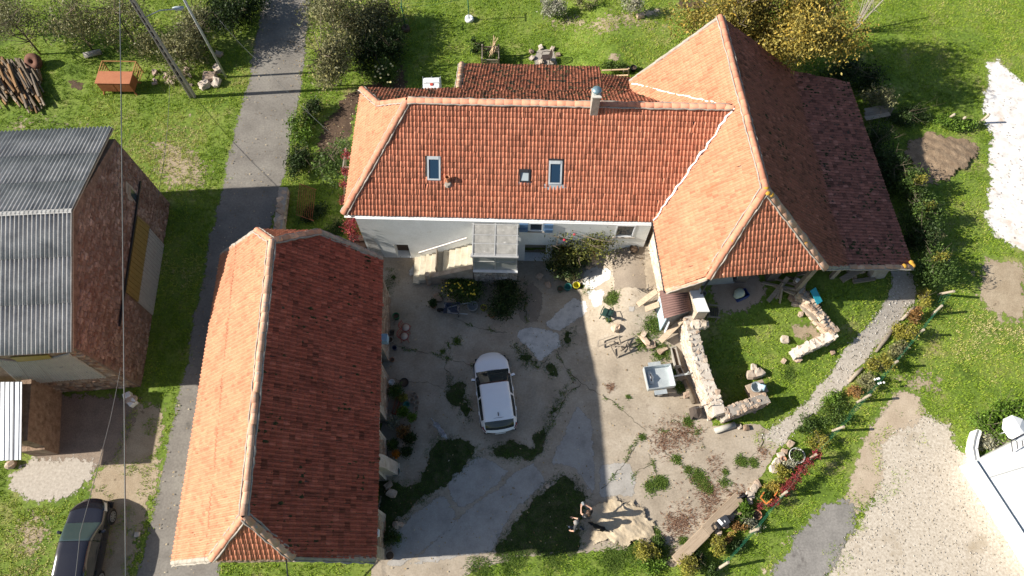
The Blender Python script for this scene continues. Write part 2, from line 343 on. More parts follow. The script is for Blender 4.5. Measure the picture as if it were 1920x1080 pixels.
def plant(name, label, cat, p, h, rx, ry, n, size, mat, trunk=True, group=None, seed=0, k=6, low=.15, bare=0.0, twig=None, leafname='crown', rz=0.0):
    """tree or shrub: trunk with limbs and a crown of leaf clumps; p ground point, h height, rx/ry crown half-widths"""
    rnd = random.Random(seed+101); t = thing(name, label, cat, p, rz, group); cl = []; hz = h*(1-low)/2
    for i in range(k):
        a = rnd.uniform(0, 6.28); q = rnd.uniform(.2, .68); z = h*low+hz*rnd.uniform(.45, 1.5); f = rnd.uniform(.42, .66)
        cl.append((math.cos(a)*rx*q, math.sin(a)*ry*q, z, rx*f, ry*f, max(.06, hz*rnd.uniform(.4, .7))))
    leaves(leafname, cl, n, size, mat, t, seed=seed)
    if trunk: part('trunk', limbs((0, 0, -.1), (0, 0, h*.85), int(5+8*bare+k*.6), max(rx, ry)*.85, max(.012, h*.018), rnd), twig or BARK, t, smooth=True)
    return t
# ================================================================ THE SETTING
GRASSG = M('meadow ground', [(.065, .105, .014), (.115, .180, .022), (.165, .220, .038), (.27, .24, .10)], .55, .95, .03, 9, fine=.35)
ASPH = M('worn asphalt', [(.155, .142, .125), (.205, .19, .168), (.25, .235, .205)], .7, .92, .008, 40, fine=.14, spots=[((.10, .095, .085), .55, .66, .08), ((.34, .31, .26), 6, .735, .02)], edge=5)
ASPH2 = M('dark patched asphalt', [(.19, .18, .165), (.27, .255, .235)], .9, .92, .008, 40, fine=.16, spots=[((.13, .12, .11), .8, .62, .06)], edge=5)
YARD = M('old beige concrete', [(.27, .225, .17), (.36, .305, .235), (.43, .375, .30)], .8, .93, .010, 26, fine=.12, spots=[((.17, .13, .095), 1.1, .66, .10), ((.10, .085, .06), 4.5, .71, .03), ((.50, .45, .38), 5, .74, .03)])
GREYSLAB = M('grey cast concrete', [(.27, .255, .23), (.36, .34, .31), (.42, .40, .365)], 1.2, .9, .006, 30, fine=.08, spots=[((.17, .16, .15), 1.6, .66, .1)], edge=6)
ROUGHSLAB = M('rough limed concrete', [(.33, .325, .31), (.50, .49, .465), (.60, .58, .55)], 2.6, .95, .02, 14, fine=.15, spots=[((.20, .19, .17), 3.2, .64, .06)], edge=6)
BROWNSLAB = M('brown smooth concrete', [(.20, .165, .13), (.28, .235, .185)], 1.2, .9, .006, 30, fine=.1, edge=6)
GRAVEL = M('cream gravel', [(.35, .30, .235), (.48, .425, .345), (.60, .545, .46)], 9, .95, .02, 22, fine=.28, spots=[((.36, .30, .22), .6, .58, .14)], edge=4)
PATHG = M('pale path gravel', [(.34, .30, .25), (.52, .475, .41)], 8, .95, .02, 22, fine=.28, spots=[((.30, .25, .19), 1.2, .66, .08)], edge=5)
CHALK = M('white chalk', [(.52, .48, .44), (.70, .67, .64), (.78, .76, .74)], 2.2, .95, .02, 12, fine=.08, spots=[((.50, .37, .26), .6, .60, .12), ((.34, .28, .22), 3, .70, .03)], edge=4)
SAND = M('yellow sand', [(.42, .335, .225), (.58, .485, .35)], 2.2, .97, .04, 11, fine=.14, edge=4)
DRY = M('dry earth', [(.29, .225, .15), (.40, .33, .235)], 1.6, .97, .02, 16, fine=.2, spots=[((.17, .13, .085), 2.2, .64, .08)], edge=3.5)
DARKSOIL = M('dark garden soil', [(.055, .036, .025), (.13, .085, .055)], 2.6, .98, .05, 9, fine=.35, edge=4)
MOSS = M('mossy soil', [(.03, .034, .015), (.05, .065, .02), (.11, .095, .055)], 1.8, .97, .02, 14, fine=.4, edge=4.5)
CRACK = M('soil in cracks', [(.05, .04, .025), (.09, .085, .04)], 6, .97)

c = np.concatenate
gxs = c([np.array([-420, -250, -150, -90, -60, -45]), np.arange(-36, 36.01, .25), np.array([45, 60, 90, 150, 250, 420])])
gys = c([np.array([-300, -150, -70, -30, -12]), np.arange(-6, 44.01, .25), np.array([52, 65, 90, 140, 220, 420])])
GX, GY = np.meshgrid(gxs, gys); gv = np.stack([GX.ravel(), GY.ravel(), g(GX, GY).ravel()], 1); nx = len(gxs)
ii = (np.arange(len(gys)-1)[:, None]*nx+np.arange(nx-1)[None]).ravel(); gq = np.stack([ii, ii+1, ii+nx+1, ii+nx], 1)
tag(link('ground', mesh_np('ground', gv, gq, GRASSG, smooth=True)), 'rough green grass ground around the farm', None, None, 'structure')

road_p = px((492, -60), (478, 60), (462, 150), (436, 245), (404, 380), (384, 470), (366, 570), (344, 680), (318, 800), (292, 910), (268, 1010), (246, 1110), (420, 1110), (420, 1000), (460, 700), (500, 480), (522, 395), (546, 290), (565, 180), (578, 80), (592, -60))
YB = px((690, 492), (706, 476), (760, 470), (880, 462), (1212, 446), (1262, 480), (1262, 560), (1300, 640), (1335, 800), (1425, 795), (1470, 826), (1402, 925), (1330, 1000), (1262, 1062), (1226, 1050), (1165, 1030), (1100, 1036), (960, 1046), (868, 1078), (800, 1110), (690, 1110), (700, 1060), (712, 900), (715, 640))
sheet('road', road_p, .010, ASPH, 'narrow worn asphalt lane running past the farm', amp=.09, seed=1, rim=.3)
yard, _ = sheet('yard', YB, .012, YARD, 'cracked beige concrete farmyard', amp=.08, seed=2)
path_p = px((1668, 500), (1672, 530), (1654, 570), (1618, 612), (1590, 640), (1560, 690), (1505, 755), (1448, 796), (1415, 828), (1470, 838), (1492, 812), (1540, 768), (1592, 720), (1640, 664), (1692, 606), (1724, 555), (1712, 505))
sheet('path', path_p, .020, PATHG, 'pale gravel path curving round the barn', amp=.08, seed=3, rim=.22)
chalk_p = px((1838, 190), (1845, 150), (1846, 118), (1868, 100), (1888, 118), (1905, 140), (1960, 170), (1960, 560), (1925, 490), (1888, 462), (1850, 440), (1843, 400), (1850, 345), (1846, 300), (1852, 255), (1836, 222))
sheet('track', chalk_p, .012, CHALK, 'broken white chalk track at the field edge', amp=.12, seed=4)
drive_p = px((1690, 790), (1742, 768), (1784, 790), (1800, 835), (1830, 850), (1990, 1000), (1990, 1130), (1520, 1130), (1560, 1040), (1600, 975), (1640, 900), (1640, 830))
sheet('gravel_drive', drive_p, .018, GRAVEL, 'cream gravel drive beside the white house', amp=.12, seed=5)
sand_p = px((1588, 880), (1618, 800), (1650, 752), (1690, 715), (1730, 740), (1750, 775), (1720, 850), (1660, 930), (1610, 980), (1570, 940))
sheet('sandy_ground', sand_p, .012, M('sandy earth', [(.36, .285, .205), (.49, .41, .31)], 1.2, .96, .015, 18, fine=.12, edge=4), 'bare sandy earth beside the gravel drive', amp=.14, seed=6)
asph_p = px((1395, 1140), (1450, 1050), (1492, 985), (1535, 938), (1580, 925), (1622, 955), (1606, 1000), (1575, 1060), (1540, 1140))
sheet('lane', asph_p, .026, ASPH2, 'grey asphalt lane end beside the lawn strip', amp=.12, seed=7)
sheet('lane_verge', px((1380, 1140), (1440, 1040), (1476, 985), (1500, 990), (1455, 1060), (1415, 1140)), .020, SAND, 'sandy edge of the asphalt lane', amp=.1, seed=77)
sheet('garden_bed', px((648, 170), (760, 118), (772, 175), (672, 200), (658, 290), (640, 330), (580, 310), (600, 235)), .014, DARKSOIL, 'bare dark soil bed at the end of the house', amp=.16, seed=8)
sheet('dirt_track', px((55, 725), (275, 738), (256, 800), (222, 870), (160, 900), (30, 905), (30, 870), (60, 860)), .012, M('brown trodden earth', [(.20, .155, .12), (.29, .23, .175)], 1.5, .96, .015, 18, fine=.2, edge=4), 'brown trodden earth behind the stone barn', amp=.1, seed=9)
sheet('dry_verge', px((236, 735), (310, 752), (322, 800), (304, 910), (278, 1010), (252, 1110), (130, 1110), (150, 960), (160, 900), (200, 850), (232, 790)), .008, DRY, 'dry earth verge along the lane', amp=.25, seed=10, rim=.7)
sheet('gravel_patch', px((8, 885), (60, 852), (186, 852), (186, 895), (148, 930), (98, 950), (50, 945), (12, 920)), .016, PATHG, 'patch of pale gravel beside the metal roof annex', amp=.12, seed=11)
sheet('dry_field_edge', px((1840, 490), (1925, 470), (1925, 600), (1870, 600), (1830, 560)), .008, DRY, 'worn dry grass at the corner of the field', amp=.25, seed=12)
sheet('earth_patch', px((1690, 262), (1740, 246), (1800, 250), (1846, 270), (1840, 300), (1800, 330), (1760, 352), (1712, 350), (1696, 310)), .03, M('dug earth', [(.16, .11, .07), (.34, .25, .165)], 2.4, .97, .07, 6, fine=.3, edge=4), 'mound of dug brown earth beside the barn', amp=.15, seed=13,
      hfun=lambda V: .28*np.clip(1-((V[:, 0]-V[:, 0].mean())/2.6)**2-((V[:, 1]-V[:, 1].mean())/1.6)**2, 0, 1)+.05*np.sin(V[:, 0]*6)*np.sin(V[:, 1]*7))
for k, (pp, lb) in enumerate(((((345, 236), (352, 205), (366, 208), (360, 240)), 'small bare earth patch in the grass left of the lane'),
        (((125, 140), (168, 150), (160, 176), (122, 170)), 'bare earth patch beside the log pile'),
        (((1130, 100), (1165, 92), (1170, 118), (1138, 122)), 'bare patch in the back lawn'), (((1192, 22), (1240, 8), (1246, 30), (1205, 38)), 'sandy ash patch in the back garden'),
        (((1262, 0), (1330, -5), (1330, 22), (1270, 20)), 'reddish soil patch under the golden tree'))):
    sheet('bare_patch', px(*pp), .010, [DRY, DARKSOIL, DRY, SAND, DARKSOIL][k], lb, amp=.1, seed=20+k)
for k, (pp, lb) in enumerate(((((1790, 500), (1900, 470), (1960, 540), (1930, 640), (1850, 620)), 'thin worn grass in the right field'), (((1640, 700), (1700, 660), (1790, 690), (1790, 760), (1700, 760)), 'thin worn grass above the sandy earth'),
        (((240, 250), (350, 240), (420, 300), (400, 380), (290, 370)), 'dry worn meadow beside the lane'), (((0, 215), (110, 205), (200, 225), (190, 250), (0, 255)), 'dry worn meadow above the stone barn'), (((0, 960), (80, 930), (130, 960), (90, 1060), (0, 1080)), 'dry worn meadow left of the black car'), (((980, 20), (1240, 10), (1260, 60), (1120, 80), (1000, 50)), 'worn strip across the back lawn'))):
    sheet('worn_grass', px(*pp), .006, DRY, lb, amp=.3, seed=120+k, rim=1.7, excl=False)
sheet('barn_floor', px((1322, 545), (1330, 520), (1420, 500), (1450, 540), (1425, 575), (1390, 592), (1345, 600)), .016, M('trodden pink earth', [(.30, .22, .165), (.40, .31, .24)], 2, .95, .01, 20, fine=.14, edge=5), 'trodden earth in front of the barn', amp=.08, seed=31)
sheet('ruin_floor', px((1480, 590), (1530, 600), (1555, 630), (1500, 650), (1475, 640)), .010, DRY, 'stony earth inside the ruined walls', amp=.15, seed=32)
sheet('paved_pad', px((1000, 110), (1010, 92), (1038, 94), (1045, 122), (1003, 126)), .014, MORTAR, 'small stone pad behind the house', amp=.06, seed=33)
def sandh(V):
    cx, cy = V[:, 0].mean(), V[:, 1].mean(); d = ((V[:, 0]-cx)/2.1)**2+((V[:, 1]-cy)/1.5)**2
    h = .24*np.clip(1-d, 0, 1)**1.2
    n_ = np.array([noise.noise(Vector((x*2.2, y*3.6, 1)))+.7*noise.noise(Vector((x*5+y*2, y*9, 2)))+.4*noise.noise(Vector((x*13, y*17, 3))) for x, y in V])
    return np.maximum(-.012, h*(1+.22*n_)+.014*n_-.012)
sheet('sand_pile', px((1100, 960), (1118, 948), (1160, 935), (1205, 945), (1228, 985), (1232, 1015), (1190, 1032), (1130, 1030), (1098, 1010)), .02, SAND, 'low heap of raked yellow sand in the yard', step=.07, amp=.25, rim=.3, seed=34, hfun=sandh)

# slabs and mossy joints of the yard (parts of the yard)
SLABS = [(((1012, 612), (1075, 556), (1102, 562), (1104, 582), (1072, 612), (1050, 622)), ROUGHSLAB, .022), (((972, 614), (1008, 612), (1052, 624), (1054, 650), (1012, 682), (985, 650), (966, 640)), ROUGHSLAB, .020),
         (((1090, 505), (1118, 498), (1146, 502), (1148, 520), (1110, 545), (1088, 540)), ROUGHSLAB, .022), (((1096, 544), (1135, 540), (1132, 575), (1112, 582)), ROUGHSLAB, .020), (((1150, 470), (1208, 458), (1214, 545), (1150, 545), (1146, 505)), BROWNSLAB, .020),
         (((715, 1066), (728, 1040), (740, 1000), (770, 965), (822, 930), (836, 930), (858, 962), (852, 990), (800, 1030), (752, 1064)), GREYSLAB, .022), (((834, 912), (858, 880), (898, 850), (930, 866), (958, 884), (925, 920), (862, 958), (842, 932)), GREYSLAB, .020),
         (((756, 1066), (866, 962), (936, 912), (962, 884), (1000, 868), (1026, 905), (960, 965), (925, 1036)), GREYSLAB, .021), (((1030, 868), (1058, 808), (1082, 755), (1112, 790), (1118, 935), (1102, 920), (1078, 880)), GREYSLAB, .020),
         (((1122, 870), (1182, 862), (1195, 900), (1190, 930), (1124, 935)), GREYSLAB, .018), (((1142, 578), (1186, 556), (1222, 545), (1238, 556), (1160, 588)), YARD, .026), (((1172, 578), (1190, 568), (1200, 584), (1182, 592)), GREYSLAB, .034),
         (((968, 560), (1000, 520), (1020, 560), (1012, 605), (975, 610)), BROWNSLAB, .018), (((762, 512), (780, 490), (800, 506), (790, 530)), ROUGHSLAB, .05)]
for k, (pp, mt, off) in enumerate(SLABS):
    sheet('concrete_slab', px(*pp), off, mt, None, amp=.055, seed=40+k, parent=yard, rim=.14)
CR = [((965, 648), (1008, 690), (1040, 660), (1070, 702), (1088, 720), (1120, 738), (1150, 755), (1190, 790), (1215, 812)), ((1088, 720), (1060, 745), (1030, 800), (1010, 850)), ((720, 640), (770, 655), (820, 665), (870, 678), (890, 690)),
      ((732, 710), (800, 718), (850, 735), (884, 756)), ((838, 640), (845, 660), (835, 690), (850, 710)), ((1195, 826), (1180, 852), (1140, 905), (1124, 922)), ((1215, 800), (1290, 815), (1330, 800)), ((1380, 880), (1420, 850), (1428, 822), (1432, 800)),
      ((985, 518), (988, 560), (986, 608)), ((850, 600), (900, 615), (955, 628)), ((1240, 845), (1280, 872), (1300, 905), (1330, 915)), ((1184, 900), (1200, 880), (1230, 868)), ((1215, 850), (1235, 905)), ((1260, 790), (1300, 800), (1322, 840))]
crk = None
V_, Q_ = [], []
for ci, line in enumerate(CR):
    p = px(*line); q = ragged(p, .12, .09, 60+ci, closed=False)
    for i in range(len(q)-1):
        a, b = Vector(q[i]), Vector(q[i+1]); d = (b-a).normalized(); nn = Vector((-d.y, d.x)); w1 = .006+.022*max(0, noise.noise(Vector((a.x*1.7, a.y*1.7, 3)))); o = len(V_)
        for s_, e_ in ((a, 1), (a, -1), (b, -1), (b, 1)):
            r_ = s_+nn*(w1*e_); V_.append((r_.x, r_.y, float(g(r_.x, r_.y))+.036))
        Q_.append((o, o+1, o+2, o+3))
tag(link('crack', mesh_np('crack', V_, Q_, CRACK), yard), None, None, None, 'stuff')
MOSSP = [((905, 850), (880, 870), (840, 905), (770, 960), (735, 1000), (712, 1010), (712, 900), (780, 905), (806, 870), (800, 845), (828, 810), (870, 830)), ((935, 1010), (1000, 935), (1045, 885), (1070, 888), (1105, 930), (1100, 960), (1090, 1035), (960, 1046), (925, 1040)),
         ((960, 640), (990, 655), (1016, 690), (985, 690), (965, 665)), ((1020, 668), (1050, 690), (1036, 712), (1020, 690)), ((1078, 712), (1060, 750), (1030, 800), (1015, 850), (985, 868), (925, 855), (912, 838), (960, 830), (1000, 840), (1020, 790), (1045, 742)),
         ((838, 705), (870, 720), (884, 760), (880, 800), (850, 760), (836, 735)), ((1090, 520), (1112, 540), (1100, 556), (1085, 545)), ((1146, 545), (1160, 556), (1140, 580), (1130, 560)), ((730, 500), (745, 520), (722, 560), (716, 540)), ((1058, 622), (1080, 610), (1072, 640), (1050, 660))]
for k, pp in enumerate(MOSSP): sheet('moss_patch', px(*pp), .030, MOSS, None, amp=.2, seed=80+k, parent=yard, rim=.16)

# ================================================================ ROOF TILES
TW, TE = .172, .262                                   # width and exposed length of one tile
prof = [(0, 0), (.008, .016), (.038, .040), (.078, .042), (.104, .020), (.110, -.012), (.122, -.012), (.132, .020), (.152, .020), (.160, -.004), (.172, 0)]
npf = len(prof)
TV = np.array([(x, 0, z+.062) for x, z in prof]+[(x, TE+.06, z+.026) for x, z in prof]+[(x, .006, z+.036) for x, z in prof])
TQ = np.array([(k, k+1, npf+k+1, npf+k) for k in range(npf-1)]+[(2*npf+k, 2*npf+k+1, k+1, k) for k in range(npf-1)])
TILEMESH = {}
def tile_mesh(mt):
    if mt.name not in TILEMESH: TILEMESH[mt.name] = mesh_np('roof_tile', TV, TQ, mt, np.zeros(len(TQ)))
    return TILEMESH[mt.name]
def roof_face(poly, mt, parent, nparts, under=MORTAR, thick=.10, seed=0, shift=0.0, sag=0.0, holes=(), moss=0):
    """poly[0]-poly[1] is the eave. Builds a roof part carrying its tiles: the nearest as objects, the rest joined"""
    P = [Vector(p) for p in poly]; u = (P[1]-P[0]).normalized(); cen = sum(P[2:], Vector())/len(P[2:]); v = cen-P[0]; v = (v-u*v.dot(u)).normalized(); n = u.cross(v); o0 = P[0]
    if n.z < 0: u = -u; o0 = P[1]; n = u.cross(v)
    loc = parent.location
    gdeck = G(); flat = [o0+u*(q-o0).dot(u)+v*(q-o0).dot(v)-n*.025 for q in P]
    roof = part('roof', gdeck.slab(flat if (flat[1]-flat[0]).cross(flat[2]-flat[1]).z > 0 else flat[::-1], thick), under, parent, world=True)
    uv = [((q-o0).dot(u), (q-o0).dot(v)) for q in P]
    U0, U1 = min(a for a, b in uv), max(a for a, b in uv); V1 = max(b for a, b in uv); V0 = min(b for a, b in uv)
    rs = np.random.default_rng(seed); rows = np.arange(V0-.03, V1, TE); cols = np.arange(U0-TW, U1+TW, TW)
    C, Rr = np.meshgrid(cols, rows); pos = np.stack([C.ravel(), Rr.ravel()], 1); pos[:, 0] += shift
    poly2 = [(a, b-(.06 if i < 2 else 0)) for i, (a, b) in enumerate(uv)]
    cor = [inside(pos+np.array(d), poly2) for d in ((0.002, 0.035), (TW, 0.035), (TW, TE), (0.002, TE))]
    mid = inside(pos+np.array([TW/2, TE/2]), poly2); allin = cor[0] & cor[1] & cor[2] & cor[3]; anyin = cor[0] | cor[1] | cor[2] | cor[3] | mid
    for (h0, h1, k0, k1) in holes:
        hh = (pos[:, 0]+TW*.6 > h0) & (pos[:, 0]+TW*.4 < h1) & (pos[:, 1]+TE*.6 > k0) & (pos[:, 1]+TE*.4 < k1); allin &= ~hh; anyin &= ~hh
    A = np.array([tuple(u), tuple(v), tuple(n)]); base = np.array(tuple(o0-loc))
    jit = rs.normal(size=(len(pos), 3))*np.array([.004, .006, .006]); rot = rs.normal(size=len(pos))*np.where(rs.uniform(size=len(pos)) < .03, .10, .022); slip = rs.uniform(size=len(pos)) < .012; jit[:, 1] -= slip*rs.uniform(.02, .07, len(pos)); jit[:, 2] += slip*.006; jit[:, 2] += np.array([.038*noise.noise(Vector((p[0]*.45, p[1]*.6, seed))) for p in pos])
    def world(idx):
        c_, s_ = np.cos(rot[idx]), np.sin(rot[idx]); X = TV[None, :, 0]*c_[:, None]-TV[None, :, 1]*s_[:, None]; Y = TV[None, :, 0]*s_[:, None]+TV[None, :, 1]*c_[:, None]
        L = np.stack([X+pos[idx, 0:1]+jit[idx, 0:1], Y+pos[idx, 1:2]+jit[idx, 1:2], TV[None, :, 2]+jit[idx, 2:3]+np.zeros_like(X)], 2)
        return L@A+base
    cp = np.array([0, 0, H])-np.array(tuple(loc))
    ctr = (np.concatenate([pos, np.zeros((len(pos), 1))], 1))@A+base; dist = np.linalg.norm(ctr-cp, axis=1)
    full = np.where(allin)[0]; full = full[np.argsort(dist[full])]; objs, rest = full[:nparts], full[nparts:]; cut = np.where(anyin & ~allin)[0]
    tm = tile_mesh(mt)
    for i in objs:
        t = link('roof_tile', tm, roof); B = Matrix((u, v, n)).transposed().to_4x4()
        B = B @ Matrix.Rotation(rot[i], 4, 'Z'); B.translation = Vector(base)+u*(pos[i, 0]+jit[i, 0])+v*(pos[i, 1]+jit[i, 1])+n*jit[i, 2]; t.matrix_local = B
    VV = [world(rest).reshape(-1, 3)] if len(rest) else []; nv = len(TV); tints = [np.repeat(rs.uniform(0, 1, len(rest)), len(TQ))]
    Q = [(TQ[None]+np.arange(len(rest))[:, None, None]*nv).reshape(-1, 4)] if len(rest) else []
    me = mesh_np('roof_tiles', np.concatenate(VV), np.concatenate(Q), mt, np.concatenate(tints)) if len(rest) else None
    b = bmesh.new()
    if me: b.from_mesh(me)
    if len(cut):
        cm = mesh_np('cut', world(cut).reshape(-1, 3), (TQ[None]+np.arange(len(cut))[:, None, None]*nv).reshape(-1, 4), mt, np.repeat(rs.uniform(0, 1, len(cut)), len(TQ)))
        bc = bmesh.new(); bc.from_mesh(cm)
        cc = sum((Vector((a, b_)) for a, b_ in poly2), Vector((0, 0)))/len(poly2)
        for i in range(len(poly2)):
            a, d = Vector(poly2[i]), Vector(poly2[(i+1) % len(poly2)]); e = (d-a); nn = Vector((e.y, -e.x)).normalized()
            if (cc-a).dot(nn) > 0: nn = -nn
            if i == 0: a = a+nn*.05
            pw = Vector(base)+u*a.x+v*a.y; nw = u*nn.x+v*nn.y
            bmesh.ops.bisect_plane(bc, geom=bc.verts[:]+bc.edges[:]+bc.faces[:], dist=1e-5, plane_co=pw, plane_no=nw, clear_outer=True)
        bc.to_mesh(cm); bc.free(); b.from_mesh(cm)
    if moss:
        q = G(); rr_ = random.Random(seed); k = 0; tries = 0
        while k < moss and tries < moss*30:
            tries += 1; a, c_ = rr_.uniform(U0, U1), rr_.uniform(V0, V1)
            if noise.noise(Vector((a*.7, c_*.7, seed+5))) < rr_.uniform(-.1, .55) or not inside(np.array([(a, c_)]), poly2)[0]: continue
            r0 = rr_.uniform(.035, .10); p0 = o0+u*a+v*c_+n*.055; k += 1
            q.add([p0+u*(math.cos(t*1.047)*r0*rr_.uniform(.7, 1.2))+v*(math.sin(t*1.047)*r0*1.5*rr_.uniform(.7, 1.2)) for t in range(6)]+[p0+n*r0*.6], [(t, (t+1) % 6, 6) for t in range(6)])
        tag(part('moss', q, M('roof moss', [(.022, .024, .012), (.06, .062, .022)], 5, .95, .01, 30), roof, world=True), None, None, None, 'stuff')
    m2 = bpy.data.meshes.new('roof_tiles'); b.to_mesh(m2); b.free(); m2.materials.append(mt)
    tag(link('roof_tiles', m2, roof), None, None, None, 'stuff'); return roof, (o0, u, v, n)
RIDGEM = {}
def ridge_line(a, b, mt, parent, l=.36, r=.12, lift=.03, mortar=True, name='ridge_tile', sagg=0.0):
    a, b = Vector(a), Vector(b); d = b-a; n = max(1, int(d.length/l)); d.normalize(); l = (b-a).length/n
    key = (mt.name, round(l, 2), round(r, 2))
    if key not in RIDGEM:
        q = G(); ang = [math.pi*k/7 for k in range(8)]; vs = []
        for x, rr in ((0, r*1.06), (l*1.06, r*.92)):
            for an in ang: vs.append((x, math.cos(an)*rr, math.sin(an)*rr*.85))
        for an in ang: vs.append((0, math.cos(an)*r*.8, math.sin(an)*r*.68))
        q.add(vs, [(k, k+1, 9+k, 8+k) for k in range(7)]+[(16+k, 17+k, k+1, k) for k in range(7)])
        RIDGEM[key] = q.mesh('ridge_tile', mt, True)
    y = Vector((0, 0, 1)).cross(d).normalized(); z = d.cross(y); Bm = Matrix((d, y, z)).transposed().to_4x4()
    for k in range(n):
        o = link(name, RIDGEM[key], parent); B = Bm.copy() @ Matrix.Rotation(random.gauss(0, .03), 4, 'Z'); B.translation = a+d*l*k+z*(lift+random.gauss(0, .008))-parent.location; o.matrix_local = B
    if mortar:
        q = G(); N_m = n*2
        for sgn in (-1, 1):
            pts = [a+(b-a)*(k/N_m)+y*(sgn*(r*1.0+random.uniform(0, .05)))+z*(lift-.005+random.uniform(-.012, .012)) for k in range(N_m+1)]
            q.tube(pts, [random.uniform(.03, .05) for _ in pts], 5)
        part('ridge_mortar', q, MORTAR, parent, True, world=True)
def wall(a, b, z0, z1, th, mt, parent, holes=(), top=None, name='wall', label=None):
    """wall from a to b (plan), thickness outwards to the right of a->b is 0, inwards th; holes (u0,u1,z0,z1)"""
    a, b = Vector(a[:2]), Vector(b[:2]); d = (b-a); L_ = d.length; d.normalize(); nn = Vector((-d.y, d.x))*th; q = G()
    us = sorted({0.0, L_, *[h[0] for h in holes], *[h[1] for h in holes]}); zs = sorted({z0, z1, *[h[2] for h in holes], *[h[3] for h in holes]})
    for i in range(len(us)-1):
        col = None
        for j in range(len(zs)-1):
            um, zm = (us[i]+us[i+1])/2, (zs[j]+zs[j+1])/2; hole = any(h[0] < um < h[1] and h[2] < zm < h[3] for h in holes)
            if not hole:
                if col is None: col = [zs[j], zs[j+1]]
                else: col[1] = zs[j+1]
            if (hole or j == len(zs)-2) and col:
                p, r_ = a+d*us[i], a+d*us[i+1]; q.prism([p, r_, r_+nn, p+nn], col[0], col[1]); col = None
    return part(name, q, mt, parent, world=True, label=label)
def gable(pts3, th_dir, mt, parent, name='gable_wall'):        # vertical polygon thickened along th_dir
    n = len(pts3); t = Vector(th_dir); vs = [Vector(p) for p in pts3]+[Vector(p)+t for p in pts3]
    return part(name, G().add(vs, [tuple(range(n)), tuple(reversed(range(n, 2*n)))]+[(k, (k+1) % n, n+(k+1) % n, n+k) for k in range(n)]), mt, parent, world=True)

def stone_face(p0, u, n, poly, mat, parent, hgt=.16, l0=.16, l1=.42, proud=.045, seed=0, name='stone', skip=()):
    """coursed rubble standing proud of a wall: p0 origin, u along, z up, n outwards; poly in (u, z)"""
    r_ = random.Random(seed); p0, u, n = Vector(p0), Vector(u), Vector(n); z = min(p[1] for p in poly); z1 = max(p[1] for p in poly); a0, a1 = min(p[0] for p in poly), max(p[0] for p in poly); Vs = []; Qs = []; tn = []
    off = Vector(parent.location); zv = Vector((0, 0, 1))
    while z < z1:
        h = hgt*r_.uniform(.7, 1.3); x = a0-r_.uniform(0, .3)
        while x < a1:
            l = r_.uniform(l0, l1); q = np.array([(x+l*.5, z+h*.5), (x+.03, z+.02), (x+l-.03, z+.02), (x+l-.03, z+h-.02), (x+.03, z+h-.02)])
            if inside(q, poly).all() and not any(s_[0]-.05 < x+l and x < s_[1]+.05 and s_[2]-.05 < z+h and z < s_[3]+.05 for s_ in skip) and r_.random() < .96:
                o = len(Vs); e = proud*r_.uniform(.4, 1.2); j = lambda k: r_.uniform(-k, k); g_ = .012
                for (dx, dz, dn) in ((g_, g_, 0), (l-g_, g_, 0), (l-g_, h-g_, 0), (g_, h-g_, 0)): Vs.append(p0+u*(x+dx)+zv*(z+dz)+n*(-.01)-off)
                for (dx, dz) in ((.03, .025), (l-.03, .025), (l-.03, h-.025), (.03, h-.025)): Vs.append(p0+u*(x+dx+j(.02))+zv*(z+dz+j(.015))+n*(e+j(.012))-off)
                Qs += [(o+4, o+5, o+6, o+7), (o, o+1, o+5, o+4), (o+1, o+2, o+6, o+5), (o+2, o+3, o+7, o+6), (o+3, o, o+4, o+7)]; tn += [r_.random()]*5
            x += l
        z += h
    me = mesh_np(name, [tuple(v) for v in Vs], Qs, mat, tn); fixn(me); return tag(link(name, me, parent), None, None, None, 'stuff')
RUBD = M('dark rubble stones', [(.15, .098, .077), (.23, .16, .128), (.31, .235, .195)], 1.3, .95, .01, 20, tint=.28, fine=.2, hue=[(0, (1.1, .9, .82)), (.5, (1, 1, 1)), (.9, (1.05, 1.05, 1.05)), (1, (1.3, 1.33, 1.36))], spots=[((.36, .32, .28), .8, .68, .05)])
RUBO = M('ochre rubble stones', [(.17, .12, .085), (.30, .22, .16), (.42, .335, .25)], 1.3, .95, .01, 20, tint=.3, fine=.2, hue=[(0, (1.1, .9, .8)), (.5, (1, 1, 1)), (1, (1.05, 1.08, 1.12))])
RUBP = M('pale wall stones', [(.38, .32, .245), (.56, .49, .385), (.66, .60, .51)], 1.3, .95, .01, 20, tint=.2, fine=.15)
RUBG = M('grey porch stones', [(.13, .115, .10), (.30, .265, .225), (.50, .46, .41)], 1.3, .95, .01, 20, tint=.4, fine=.2)
# ================================================================ MAIN HOUSE
house = thing('farmhouse', 'long white rendered farmhouse with orange tiled hipped roof and skylights', 'house', (0, 20.5, 0))
SWc, SEc = (-8.0, 17.10, 4.2), (6.9, 16.70, 4.2); RW, RE = (-4.72, 21.10, 7.6), (10.3, 20.72, 7.6); NWc, NEc = (-7.78, 24.6, 4.2), (7.0, 24.5, 4.2)
REx = (10.25, 20.72, 7.6); SEx = (7.0, 16.72, 4.2)
SKY = [(814, 315, .62, 1.12, 'grey framed skylight left of the terracotta flue'), (1041, 323, .62, 1.10, 'grey framed skylight with wide lead apron below'), (984, 329, .50, .62, 'small tilted open roof hatch with pale glass')]
sdir = (Vector(SEx)-Vector(SWc)).normalized(); ssl = (Vector(RW)-Vector(SWc)); ssl = (ssl-sdir*ssl.dot(sdir)).normalized(); snn = sdir.cross(ssl)
def on_plane(pxx, pyy, p0, nrm):
    r = np.array([pxx-CX, pyy-CY, F]); v = Vector((r@E_, r@N_, r@U_)); o = Vector((0, 0, H)); p0 = Vector(p0)
    return o+v*((p0-o).dot(nrm)/v.dot(nrm))
holes = []
